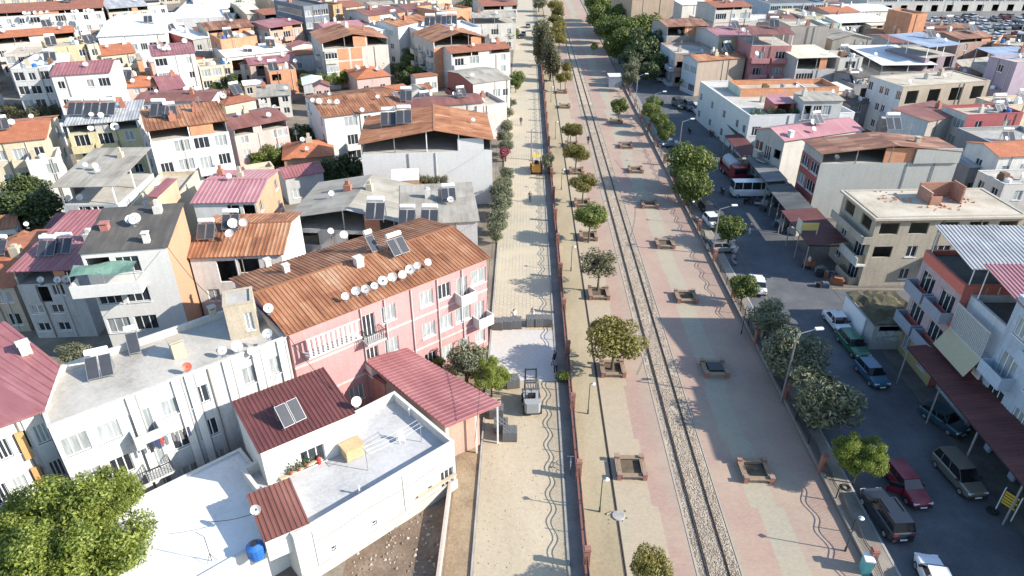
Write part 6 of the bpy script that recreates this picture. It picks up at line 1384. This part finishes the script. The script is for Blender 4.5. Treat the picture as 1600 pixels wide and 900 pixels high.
# scooters
def scooter(px, py, rz, label, c, group=None):
    p = P(px, py); t = thing('scooter', label, 'scooter', (p.x, p.y, .03), rz, group)
    def wh():
        b = MB(); b.tube((0, -.05, 0), (0, .05, 0), .26, None, 14); b.tube((0, -.06, 0), (0, .06, 0), .13, None, 10, 1); return b.mesh('wheel', [BLACK, RIM])
    me = cached('scw', wh); put('wheel', me, t, (.62, 0, .26)); put('wheel', me, t, (-.55, 0, .26))
    b = MB(); b.prism([(-.85, -.12), (-.3, -.2), (-.1, -.16), (-.1, .16), (-.3, .2), (-.85, .12)], .38, .72); b.box(-.15, .45, -.16, .16, .28, .36); b.prism([(.36, -.22), (.5, -.12), (.5, .12), (.36, .22)], .3, 1.0); b.build('body', paint('sc_' + label[:6].strip(), c), t)
    b = MB(); b.box(-.8, -.1, -.14, .14, .73, .82); b.build('seat', BLACK, t); b = MB(); b.tube((.62, 0, .26), (.42, 0, 1.08), .03); b.tube((.42, -.33, 1.1), (.42, .33, 1.1), .022); b.build('handlebar', DARKM, t); b = MB(); b.box(.46, .53, -.08, .08, .92, 1.04); b.build('headlight', LAMPW, t)
scooter(1128, 303, DN, 'black scooter parked near the red tanker truck', (.03, .03, .03)); scooter(1187, 322, RD(10), 'pale scooter beside the white minibus', (.55, .55, .55)); scooter(1168, 318, RD(30), 'dark scooter by the nose of the white minibus', (.02, .02, .03)); scooter(1178, 319, RD(20), 'grey scooter second from the white minibus', (.10, .10, .11)); scooter(1146, 412, UP, 'silver moped under the kerb near the silver hatchback', (.3, .3, .3)); scooter(1077, 208, DN, 'dark motor scooter by the dark brown canopy', (.03, .02, .02)); scooter(1110, 212, DN, 'red motor scooter by the dark brown canopy', (.25, .02, .02))
# ------------------------------------------------------------------ forklift and yellow loader
def machine(px, py, rz, label, name, cat, body_c, roof_c, mast=True, s=1.0):
    p = P(px, py); t = thing(name, label, cat, (p.x, p.y, .03), rz, None, s)
    bm2 = plain(name + '_paint', body_c, .45); rm2 = plain(name + '_roof', roof_c, .45)
    b = MB(); b.prism([(-1.35, -.5), (-1.15, -.62), (.75, -.62), (.75, .62), (-1.15, .62), (-1.35, .5)], .35, 1.0); b.prism([(-1.42, -.45), (-1.25, -.6), (-.75, -.6), (-.75, .6), (-1.25, .6), (-1.42, .45)], .4, 1.3); b.build('chassis', bm2, t)
    b = MB(); b.box(-.5, .05, -.28, .28, 1.0, 1.15); b.box(-.58, -.46, -.28, .28, 1.1, 1.65); b.build('seat', BLACK, t)
    b = MB()
    for y in (-.52, .52): b.tube((-.75, y, 1.2), (-.6, y, 2.15), .04); b.tube((.65, y, 1.0), (.35, y, 2.15), .04)
    b.build('cage', DARKM, t); b = MB(); 
    for k in range(6): b.box(-.65, .42, -.55 + k * .2, -.47 + k * .2, 2.15, 2.2)
    b.box(-.68, -.58, -.57, .57, 2.14, 2.22); b.box(.35, .45, -.57, .57, 2.14, 2.22); b.build('overhead_guard', rm2, t)
    b = MB(); b.tube((.28, 0, 1.0), (.12, 0, 1.45), .03); b.tube((.1, 0, 1.43), (.13, 0, 1.47), .18, None, 12); b.build('steering_wheel', DARKM, t)
    def wh2():
        b = MB(); b.tube((0, -.13, 0), (0, .13, 0), .34, None, 14); b.tube((0, -.14, 0), (0, .14, 0), .17, None, 10, 1); return b.mesh('wheel', [BLACK, RIM])
    me = cached('fkw', wh2)
    for x in (-.9, .6):
        for y in (-.6, .6): put('wheel', me, t, (x, y, .34))
    b = MB()
    if mast:
        for y in (-.42, .42): b.box(.85, .98, y - .06, y + .06, .1, 2.9)
        for z_ in (.3, 1.5, 2.8): b.box(.86, .96, -.42, .42, z_, z_ + .08)
        b.build('mast', DARKM, t)
        for y in (-.28, .28):
            b = MB(); b.box(.98, 1.05, y - .06, y + .06, .1, .7); b.box(1.05, 2.1, y - .06, y + .06, .1, .15); b.build('fork', DARKM, t)
    else:
        b.prism([(.95, -.85), (1.5, -.85), (1.5, .85), (.95, .85)], .1, .75); b.build('bucket', bm2, t)
        for y in (-.5, .5):
            b = MB(); b.tube((-.6, y * 1.3, 1.3), (1.0, y * 1.3, .5), .07); b.build('lift_arm', bm2, t)
machine(830, 634, UP + RD(4), 'grey forklift with raised mast working on the sand bed', 'forklift', 'forklift', (.30, .31, .32), (.10, .10, .10), True, 1.15)
machine(838, 268, UP, 'yellow-topped compact loader working far up the paved road', 'loader', 'loader', (.55, .26, .05), (.70, .50, .05), False, 1.25)
# ------------------------------------------------------------------ people
def personm(name, skin, top_, bot, hair):
    m, n, l, b = _nodes(name); tc = n.new('ShaderNodeTexCoord'); s = n.new('ShaderNodeSeparateXYZ'); l.new(tc.outputs['Object'], s.inputs[0])
    z_ = _math(n, l, 'DIVIDE', s.outputs[2], 2.0)
    l.new(_ramp(n, l, z_, ((0, (.03, .025, .02)), (.045, bot), (.46, top_), (.735, skin), (.83, hair)), 'CONSTANT'), b.inputs['Base Color']); b.inputs['Roughness'].default_value = .8
    return m
def person(px, py, rz, label, top_, bot, hair=(.02, .015, .012), pose='stand', z=0.0, world=None):
    skin = (.36, .20, .13)
    j = {'pel': (0, 0, .95, .15), 'bel': (.01, 0, 1.12, .145), 'che': (.02, 0, 1.32, .17), 'nek': (.02, 0, 1.50, .065), 'hea': (.04, 0, 1.62, .10), 'top': (.04, 0, 1.74, .085),
         'hL': (0, .1, .9, .105), 'kL': (.03, .12, .5, .07), 'aL': (-.02, .12, .09, .05), 'tL': (.16, .13, .04, .045), 'hR': (0, -.1, .9, .105), 'kR': (.03, -.12, .5, .07), 'aR': (-.02, -.12, .09, .05), 'tR': (.16, -.13, .04, .045),
         'sL': (0, .2, 1.42, .075), 'eL': (-.02, .29, 1.14, .05), 'wL': (.1, .29, .9, .035), 'fL': (.14, .28, .8, .035), 'sR': (0, -.2, 1.42, .075), 'eR': (-.02, -.29, 1.14, .05), 'wR': (.1, -.29, .9, .035), 'fR': (.14, -.28, .8, .035)}
    if pose == 'bend':
        for k, v in (('bel', (.1, 0, 1.08, .145)), ('che', (.3, 0, 1.15, .17)), ('nek', (.45, 0, 1.2, .065)), ('hea', (.55, 0, 1.2, .1)), ('top', (.66, 0, 1.2, .085)), ('sL', (.35, .2, 1.14, .075)), ('eL', (.42, .25, .88, .05)), ('wL', (.5, .2, .65, .035)), ('fL', (.54, .18, .56, .035)), ('sR', (.35, -.2, 1.14, .075)), ('eR', (.42, -.25, .88, .05)), ('wR', (.5, -.2, .65, .035)), ('fR', (.54, -.18, .56, .035))): j[k] = v
    if pose == 'walk':
        for k, v in (('kL', (.16, .1, .52, .07)), ('aL', (.14, .1, .1, .05)), ('tL', (.32, .11, .08, .045)), ('kR', (-.04, -.1, .5, .07)), ('aR', (-.25, -.1, .14, .05)), ('tR', (-.12, -.11, .05, .045)), ('wL', (-.05, .27, .9, .035)), ('fL', (-.06, .27, .8, .035)), ('wR', (.2, -.27, .95, .035)), ('fR', (.27, -.26, .88, .035))): j[k] = v
    ks = list(j); ix = {k: i for i, k in enumerate(ks)}
    E = [('pel', 'bel'), ('bel', 'che'), ('che', 'nek'), ('nek', 'hea'), ('hea', 'top'), ('pel', 'hL'), ('hL', 'kL'), ('kL', 'aL'), ('aL', 'tL'), ('pel', 'hR'), ('hR', 'kR'), ('kR', 'aR'), ('aR', 'tR'), ('che', 'sL'), ('sL', 'eL'), ('eL', 'wL'), ('wL', 'fL'), ('che', 'sR'), ('sR', 'eR'), ('eR', 'wR'), ('wR', 'fR')]
    me = bpy.data.meshes.new('person'); me.from_pydata([j[k][:3] for k in ks], [(ix[a], ix[b]) for a, b in E], [])
    p = P(px, py) if world is None else Vector((*world, 0))
    o = put('person', me, None, (p.x, p.y, z), rz); tag(o, label, 'person')
    m = o.modifiers.new('skin', 'SKIN'); 
    for k, sv_ in zip(ks, me.skin_vertices[0].data): sv_.radius = (j[k][3], j[k][3]); sv_.use_root = (k == 'pel')
    s_ = o.modifiers.new('sub', 'SUBSURF'); s_.levels = 1; s_.render_levels = 1; m.use_smooth_shade = True
    me.materials.append(personm('clothes_' + str(len(MATS)), skin, top_, bot, hair))
    return o
Wt, Bk, Nv, Rd, Gy, Or = (.65, .65, .63), (.02, .02, .022), (.03, .04, .08), (.45, .03, .02), (.14, .14, .15), (.6, .18, .03)
person(803, 504, RD(-80), 'worker in white shirt and black trousers behind the paver row', Wt, Bk, z=.03); person(832, 502, RD(-150), 'bending worker in white shirt beside the paver row', Wt, (.2, .18, .14), pose='walk', z=.03)
person(866, 571, RD(150), 'person in black clothes at the fence beside the pale pavers', Bk, Bk, z=.05); person(868, 583, RD(120), 'worker in dark clothes stooping by the cut branches', Gy, Bk, pose='bend', z=.05)
person(732, 696, RD(30), 'person in orange-red outfit at the door of the salmon house', Rd, Rd); person(828, 316, RD(-90), 'person in dark clothes walking alone on the paved road', Gy, Nv, pose='walk', z=.03)
person(919, 226, RD(-90), 'person in black walking beside the rails', Bk, Bk, pose='walk', z=.06); person(1171, 366, RD(200), 'person in dark top walking across the asphalt street', Gy, Wt, pose='walk', z=.03)
person(1262, 418, RD(180), 'person in white robe standing under the maroon canopy with yellow sign', Wt, Wt, z=.04); person(1147, 405, RD(90), 'person in grey clothes by the silver moped', (.35, .35, .36), Gy, z=.04); person(814, 196, RD(-90), 'person in dark clothes far up the paved road', Nv, Gy, pose='walk', z=.03)
# ------------------------------------------------------------------ car park, far right
def small_car():
    b = MB(); L, W = 4.3, 1.75
    b.prism([(0, -.7), (.25, -.87), (4.05, -.87), (4.3, -.7), (4.3, .7), (4.05, .87), (.25, .87), (0, .7)], .3, .95)
    B4 = [(1.0, -.8, .95), (3.9, -.8, .95), (3.9, .8, .95), (1.0, .8, .95)]; T4 = [(1.7, -.65, 1.42), (3.3, -.65, 1.42), (3.3, .65, 1.42), (1.7, .65, 1.42)]
    for k in range(4): b.face((B4[k], B4[(k + 1) % 4], T4[(k + 1) % 4], T4[k]), 1)
    b.face(T4)
    for x in (.8, 3.5):
        for y in (-.8, .8): b.tube((x, y - .1, .31), (x, y + .1, .31), .31, None, 8, 2)
    b.box(-.02, .05, -.7, .7, .6, .75, 1); b.box(4.25, 4.32, -.7, .7, .65, .8, 1)
    return b.mesh('parked_car', [WHITEP, CGLASS, BLACK])
scm = small_car(); rc = random.Random(6)
sheet_xy('pavement', 120, 215, 196, 292, .03, groundm('car_park_asphalt', ((.10, .10, .10), (.15, .15, .15), (.21, .20, .20)), .2, 3))
cols = [(paint('parkwhite', (.72, .73, .74)), 'white', 7), (paint('parksilver', (.40, .41, .43), .4), 'silver', 3), (paint('parkblack', (.03, .03, .035)), 'black', 2), (paint('parkred', (.30, .03, .03)), 'red', 1)]
pool = [c for c in cols for _ in range(c[2])]
for row in range(8):
    y = 214 + row * 8.2; xs, xe = (128 if row < 7 else 132) + row * 3.4, 158 + row * 5.0
    x = xs
    while x < xe:
        if rc.random() < .92:
            m_, cn, _ = rc.choice(pool)
            o = put('parked_car', scm, None, (x, y + rc.uniform(-.3, .3), .03), UP + RD(rc.uniform(-3, 3)) + (math.pi if rc.random() < .5 else 0)); recolor(o, m_); tag(o, cn + ' car standing in the crowded car park before the white arcade', 'car', cn + ' cars in the car park')
        x += 2.75
# ------------------------------------------------------------------ poles
def pole(px, py, h_, label, group=None):
    p = P(px, py); t = thing('utility_pole', label, 'pole', (p.x, p.y, 0), 0, group); b = MB(); b.tube((0, 0, 0), (0, 0, h_), .14, .08, 7); b.build('shaft', STEEL, t); b = MB(); b.box(-.9, .9, -.05, .05, h_ - .6, h_ - .48); b.build('crossarm', STEEL, t)
for px, py, h_ in [(1525, 42, 13), (1592, 60, 12), (1470, 30, 10), (1415, 18, 10)]: pole(px, py, h_, 'tall thin floodlight pole rising from the crowded car park', 'car park poles')
pole(830, 250, 5.5, 'thin steel pole beside the paved road by the olive trees'); pole(1195, 190, 6, 'steel pole in the workshop yard by the white terrace building')
# small clutter in the workshop yards
rk = random.Random(12); cl_m = [plain('clutter_' + str(i), c, .8) for i, c in enumerate(((.05, .05, .05), (.2, .19, .18), (.3, .12, .06), (.35, .34, .32), (.08, .1, .14)))]
for i in range(46):
    yy = rk.choice([rk.uniform(70, 76), rk.uniform(84, 118), rk.uniform(118, 136)]); xx = rk.uniform(34.6, 37.8) + (2 if yy > 118 else 0); s_ = rk.uniform(.3, .8)
    b = MB(); 
    if i % 3: b.box(-s_, s_, -s_ * .7, s_ * .7, 0, s_ * .9); b.box(-s_ * .8, s_ * .5, -s_ * .5, s_ * .6, s_ * .9, s_ * 1.2)
    else: b.tube((0, 0, 0), (0, 0, s_ * .5), s_ * .6, None, 12); b.tube((0, 0, s_ * .5), (0, 0, s_ * .9), s_ * .58, None, 12)
    o = b.build('scrap_crate' if i % 3 else 'tyre_stack', cl_m[i % 5] if i % 3 else BLACK); o.location = (xx, yy, .04); o.rotation_euler = (0, 0, rk.uniform(0, 3))
    tag(o, 'box of scrap parts piled in the shaded workshop yards' if i % 3 else 'stack of black tyres in the shaded workshop yards', 'crate' if i % 3 else 'tyres', 'clutter in the workshop yards' if i % 3 else 'tyre stacks in the workshop yards')
for px, py in ((1550, 800), (1321, 764)):
    t = thing('worn_tyre', 'old black tyre standing by the ' + ('price board' if px > 1400 else 'yellow-green round tree'), 'tyre', P(px, py)); b = MB()
    for k in range(14):
        a0, a1 = k * 6.283 / 14, (k + 1) * 6.283 / 14; b.tube((.3 * math.cos(a0), .3 * math.sin(a0), .12), (.3 * math.cos(a1), .3 * math.sin(a1), .12), .12, None, 8, cap=False)
    b.build('tread', BLACK, t)
# ------------------------------------------------------------------ infill: small sheds, cottages and yards between the named houses
def corners(h, m=0.0):
    return [h.a + h.ex * x + h.ey * y for x, y in ((-m, -m), (h.w + m, -m), (h.w + m, h.d + m), (-m, h.d + m))]
def overlap(A, B):
    for poly in (A, B):
        for i in range(4):
            e = poly[(i + 1) % 4] - poly[i]; n = Vector((-e.y, e.x, 0))
            a = [p.dot(n) for p in A]; b = [p.dot(n) for p in B]
            if max(a) < min(b) or max(b) < min(a): return False
    return True
def proj(p):
    q = p - Vector((0, 0, CAM_H)); w_ = q.dot(_f); return 800 + F_PX * q.dot(_r) / w_, 450 - F_PX * q.dot(_u) / w_
TREES_XY = [(o.location.x, o.location.y) for o in COL.objects if o.get('category') in ('tree', 'palm')]
FOOT = [(corners(h), h) for h in HOUSES.values()]
MAIN = list(HOUSES.values())
PREP = {'with', 'and', 'beside', 'by', 'under', 'of', 'the', 'a', 'an', 'in', 'on', 'at', 'before', 'behind', 'its', 'facing', 'to', 'from', 'along', 'over', 'above', 'below', 'carrying', 'among', 'for', 'two', 'small', 'dark', 'white', 'turned', 'against', 'between', 'near', 'squeezed', 'open', 'pale', 'bright', 'three', 'large', 'grey', 'red', 'orange', 'rising', 'into', 'blue', 'thin', 'rusty', 'low', 'far', 'empty', 'rusty', 'long', 'brown', 'maroon', 'clean'}
def brief(label, n=8):
    ws = label.replace(',', '').split()[:n]
    while ws and ws[-1] in PREP: ws.pop()
    return ' '.join(ws)
fr = random.Random(44)
FW = [('white', WHITE), ('off-white', OFFW), ('cream', CREAM), ('grey', LGREY), ('beige', BEIGE), ('salmon', LPINK), ('bare brick', None)]
FRF = [('rusty sheet', RUST), ('clay tile', CLAY), ('old brown tile', CLAYD), ('grey fibre-cement', FIBRE), ('brown sheet', BRNR), ('maroon sheet', REDR), ('pale sheet', WHTR), ('dark rusty sheet', RUST2), ('flat concrete', None)]
made = 0; seen_lab = set()
for it in range(9000):
    if made >= 150: break
    px = fr.uniform(-60, 1660); py = fr.uniform(-6, 560) if fr.random() < .5 else fr.uniform(-6, 190)
    p = P(px, py)
    if -9 < p.x < 47 or (p.x > 47 and 63 < p.y < 71) or (118 < p.x < 216 and 194 < p.y < 293) or p.y > 330: continue
    near = sorted(MAIN, key=lambda h_: (h_.a + h_.ex * h_.w / 2 + h_.ey * h_.d / 2 - p).to_2d().length)[0]
    ww, dd = fr.uniform(4.5, 9.5), fr.uniform(4, 8)
    if p.y > 150: ww *= 1.25; dd *= 1.25
    ok = False
    for k in range(3):
        ex, ey = near.ex, near.ey
        q = [p + ex * x + ey * y for x, y in ((-.35, -.35), (ww + .35, -.35), (ww + .35, dd + .35), (-.35, dd + .35))]
        q = [Vector((v.x, v.y, 0)) for v in q]
        cc = sum(q, Vector()) / 4
        if all(not overlap(q, f) for f, _ in FOOT) and not any((cc.x - a) ** 2 + (cc.y - b_) ** 2 < (max(ww, dd) * .5 + .8) ** 2 for a, b_ in TREES_XY) and not any(-7.5 < v.x < 46 for v in q): ok = True; break
        ww *= .72; dd *= .72
        if ww < 2.8 or dd < 2.8: break
    if not ok: continue
    zmax = 6.4 if p.y > 120 else 4.4
    zz = fr.uniform(2.8, zmax) if min(ww, dd) > 3.5 else fr.uniform(2.4, 3.4)
    wn, wc = fr.choice(FW); rn, rm_ = fr.choice(FRF); wc = BRICK if wc is None else wc
    rt = ('flat', fr.choice([DECK, DECKB, DECKW])) if rm_ is None else (fr.choice(['gx', 'sh', 'sh', 'gy']) if rn not in ('clay tile', 'old brown tile') else fr.choice(['gx', 'hip']), rm_, dict(rise=fr.uniform(.4, 1.1)))
    kind_n = 'shed' if ww * dd < 22 else 'cottage'
    lab = '%s %s with %s roof next to the ' % (wn, kind_n, rn); lab += brief(near.root['label'], 16 - len(lab.split())); made += 1
    h_ = house('fill%d' % made, lab, V2(p.x, p.y), V2(p.x + ex.x * ww, p.y + ex.y * ww), depth=dd, z=zz, wall=wc, roof=rt, front=fr.choice(['w.', 'ww', 'gw', 'wWw', 'g']) if ww > 3.5 else 'w', right=fr.choice(['', 'w']), left=fr.choice(['', 'w']), nf=2 if zz > 5 else 1, pitch=.45 if p.y < 110 and rt[0] != 'flat' and rt[0] != 'hip' else 0, ins=.25, name=kind_n, cat=kind_n, group='small buildings next to the ' + brief(near.root['label'], 5), dirt=.8)
    FOOT.append((corners(h_), h_))
# more dishes, chimneys, tanks and heaters on roofs that have none yet
has = {o['group'] for o in COL.objects if o.get('category') == 'satellite dish' and o.get('group')}
dr = random.Random(71)
for h_ in MAIN:
    if h_.key in ('pink', 'greyblock', 'deck', 'white', 'lean', 'penthouse', 'bulkhead', 'offright', 'paleblue', 'stairroof', 'awn', 'redwall', 'orangebox', 'r13', 'unfinished', 'fw4', 'redroof', 'plasterwall'): continue
    nm = brief(h_.root['label'], 8); far_ = h_.a.y > 120; s = 1.3 if far_ else 1.05
    def pt(mx=.12, my=.15):
        x, y = h_.w * dr.uniform(mx, 1 - mx), h_.d * dr.uniform(my, .6)
        return h_.a.to_2d().to_3d() + h_.ex * x + h_.ey * y + Vector((0, 0, h_.roofz(x, y)))
    for k in range(dr.choice([0, 1, 1, 2, 3])): dish(pt(), 'white dish on top of the ' + nm, 'dishes on top of the ' + nm, s * dr.uniform(.8, 1.1))
    for k in range(dr.choice([0, 1, 1, 2])):
        x, y = h_.w * dr.uniform(.15, .85), h_.d * dr.uniform(.3, .8); z_ = h_.roofz(x, y); w2 = dr.uniform(.3, .5)
        b = MB(); b.box(x - w2, x + w2, y - w2, y + w2, z_ - .3, z_ + dr.uniform(.6, 1.1)); b.box(x - w2 * .5, x + w2 * .5, y - w2 * .5, y + w2 * .5, z_ + .5, z_ + 1.3); b.build('chimney', wallm(dr.choice([OFFW, BEIGE, (.45, .2, .14)]), .6), h_.roof)
    if dr.random() < .3: solar(pt(.2, .3), 'solar water heater on top of the ' + nm, None, h_.rz + dr.uniform(-.2, .2), 2, True, 1.0 if not far_ else 1.25)
    if h_.roof.data.materials[0] in (DECK, DECKB, DECKW) and dr.random() < .8:
        for k in range(dr.randint(1, 4)):
            q = pt(.1, .1); b = MB(); sx, sy = dr.uniform(.3, .9), dr.uniform(.3, .7)
            if k % 2: b.box(-sx, sx, -sy, sy, 0, dr.uniform(.4, 1.1)); b.box(-sx * .9, sx * .3, -sy * .7, sy * .8, .4, 1.3)
            else: b.tube((0, 0, 0), (0, 0, .9), .45, .45, 12); b.tube((0, 0, .9), (0, 0, 1.05), .45, .15, 12)
            o = b.build('storage_box' if k % 2 else 'rooftop_tank', dr.choice([WPLAST, wallm(BEIGE), wallm(GREY), WOOD]) if k % 2 else dr.choice([WPLAST, STEEL, BLUEP])); o.location = q; o.rotation_euler = (0, 0, h_.rz)
            tag(o, ('stack of stored boxes' if k % 2 else 'round water tank') + ' on top of the ' + nm, 'boxes' if k % 2 else 'water tank', 'roof clutter on the ' + nm)
# thin vent pipes and aerials on sheet roofs
for h_ in MAIN:
    if h_.a.y > 60 and dr.random() < .4:
        x, y = h_.w * dr.uniform(.2, .8), h_.d * .5; z_ = h_.roofz(x, y)
        b = MB(); b.tube((x, y, z_ - .1), (x, y, z_ + 2.4), .03, None, 5)
        for k in range(5): b.tube((x - .5 + .08 * k, y, z_ + 1.7 + .15 * k), (x + .5 - .08 * k, y, z_ + 1.7 + .15 * k), .015, None, 4)
        b.build('aerial', STEEL, h_.roof)

# rain pipes down the walls
for h_ in MAIN:
    if h_.z < 5 or h_.key in ('pink', 'bulkhead', 'penthouse', 'penth2', 'awn', 'stairroof'): continue
    for k in range(dr.choice([1, 2, 2])):
        u = h_.w * dr.uniform(.2, .9); q = MB(); q.tube((u, .22 if h_.roof.data.materials[0] not in (DECK, DECKB, DECKW, DECKD) else -.07, .1), (u, .22 if h_.roof.data.materials[0] not in (DECK, DECKB, DECKW, DECKD) else -.07, h_.deckz - .1), .055, None, 6); q.build('rain_pipe', plain('pvc_pipe', (.5, .5, .5), .5) if k else wallm((.32, .27, .22)), h_.root)
# sagging cables strung between houses
def cable(a, c, label, sag=.8):
    b = MB(); n = 10; pts = [a.lerp(c, i / n) - Vector((0, 0, sag * 4 * (i / n) * (1 - i / n))) for i in range(n + 1)]
    b.path(pts, .022, 4); tag(b.build('overhead_cable', BLACK), label, 'cable')
cable(P(765, 405, 10.0), P(742, 690, 5.0), 'black cable sagging from the pink block corner to the salmon workshop house')
cable(P(768, 404, 10.0), P(776, 222, 9.4), 'black cable along the road edge from the pink block to the white gable house', 1.4)
cable(P(447, 520, 10.3), P(556, 640, 7.3), 'black cable from the pink block eave to the brown-roofed rooftop room')
cable(P(402, 800, 5.2), P(330, 815, 5.6), 'thin cable from the lean-to dish to the tripod mast', .2)
cable(P(262, 386, 12.6), P(350, 478, 12.4), 'black cable from the charcoal roof to the stair bulkhead')
cable(P(1124, 325, 6.2), P(1060, 205, 5.8), 'black cable between the tall street lamps', 1.2); cable(P(1243, 512, 7.4), P(1124, 325, 6.2), 'black cable from the olive tree lamp to the lamp by the silver car', 1.3)

# odds and ends on the near terraces
TZ = 3.96
t = thing('gas_cylinder', 'red gas cylinder beside the stone bench on the grey terrace', 'cylinder', P(499, 724, TZ)); b = MB(); b.tube((0, 0, 0), (0, 0, .55), .15, None, 12); b.tube((0, 0, .55), (0, 0, .66), .15, .06, 12); b.build('bottle', REDP, t); b = MB(); b.tube((0, 0, .66), (0, 0, .78), .09, None, 10); b.build('collar', DARKM, t)
for i, (px, py) in enumerate(((455, 741), (468, 735), (480, 729))):
    t = thing('potted_plant', 'small plant pot standing on the tan stone bench', 'plant', P(px, py, 4.36), 0, 'pots on the stone bench', .7); put('pot', cached('pot', None), t); recolor(t.children[0], wallm((.45, .18, .10))); put('foliage', cached('potl', None), t)
t = thing('drying_rack', 'thin steel laundry poles with sagging lines on the grey terrace', 'drying rack', P(575, 735, TZ), .72)
for x in (0, 4.6):
    b = MB(); b.tube((x, 0, 0), (x, 0, 1.9), .03, None, 6); b.tube((x, -.5, 1.85), (x, .5, 1.85), .02, None, 5); b.build('post', STEEL, t)
for y in (-.4, 0, .4):
    b = MB(); b.path([(4.6 * k / 6, y, 1.85 - .12 * math.sin(math.pi * k / 6)) for k in range(7)], .012, 4); b.build('line', WPLAST, t)
t = thing('plastic_chair', 'white plastic chair on the grey terrace near the dark red roof', 'chair', P(628, 690, TZ), .4)
b = MB(); b.box(-.24, .24, -.24, .24, .40, .44); b.build('seat', WPLAST, t); b = MB(); b.box(-.24, .24, .2, .24, .44, .85); b.build('backrest', WPLAST, t)
for sx in (-.2, .2):
    for sy in (-.2, .2): b = MB(); b.tube((sx, sy, 0), (sx, sy, .4), .025, None, 6); b.build('leg', WPLAST, t)
for i, (px, py, l) in enumerate(((562, 772, 'short white vent pipe by the grey terrace parapet'), (640, 650, 'short white vent pipe at the far corner of the grey terrace'))):
    t = thing('vent_pipe', l, 'pipe', P(px, py, TZ)); b = MB(); b.tube((0, 0, 0), (0, 0, .7), .07, None, 8); b.build('pipe', WPLAST, t); b = MB(); b.tube((0, 0, .7), (0, 0, .82), .12, .05, 8); b.build('cowl', WPLAST, t)
h_ = HOUSES['white']; b = MB(); b.box(1.2, 1.26, -.06, -.003, .95, 4.2); b.build('rain_pipe', plain('pvc_pipe', (.5, .5, .5)), h_.root)
b = MB(); b.box(8.2, 8.26, -.06, -.003, .95, 4.4); b.build('rain_pipe', plain('pvc_pipe', (.5, .5, .5)), h_.root)
b = MB(); b.box(9.3, 12.8, -.3, -.005, 1.55, 1.66); b.build('ledge', wallm((.62, .50, .36)), h_.root)
b = MB(); b.path([(h_.w * .1 + i * .9, -.03, 3.2 - .1 * math.sin(i)) for i in range(12)], .015, 4); b.build('wall_cable', BLACK, h_.root)
tag(put('yard_stones', stones('yard_stones', 260, -11.5, -5.8, 24, 35.5, .03, .05, .16, stonem('yard_stone', ((.16, .12, .09), (.30, .25, .2), (.45, .40, .34))))), 'scattered stones and rubble on the brown dug yard', 'stones', kind='stuff')
tag(put('road_pebbles', stones('road_pebbles', 900, -5.1, 3.2, 24, 60, .03, .02, .06, stonem('pebble', ((.22, .17, .11), (.35, .28, .19), (.5, .44, .35))))), 'loose pebbles on the sandy road bed and trench', 'pebbles', kind='stuff')
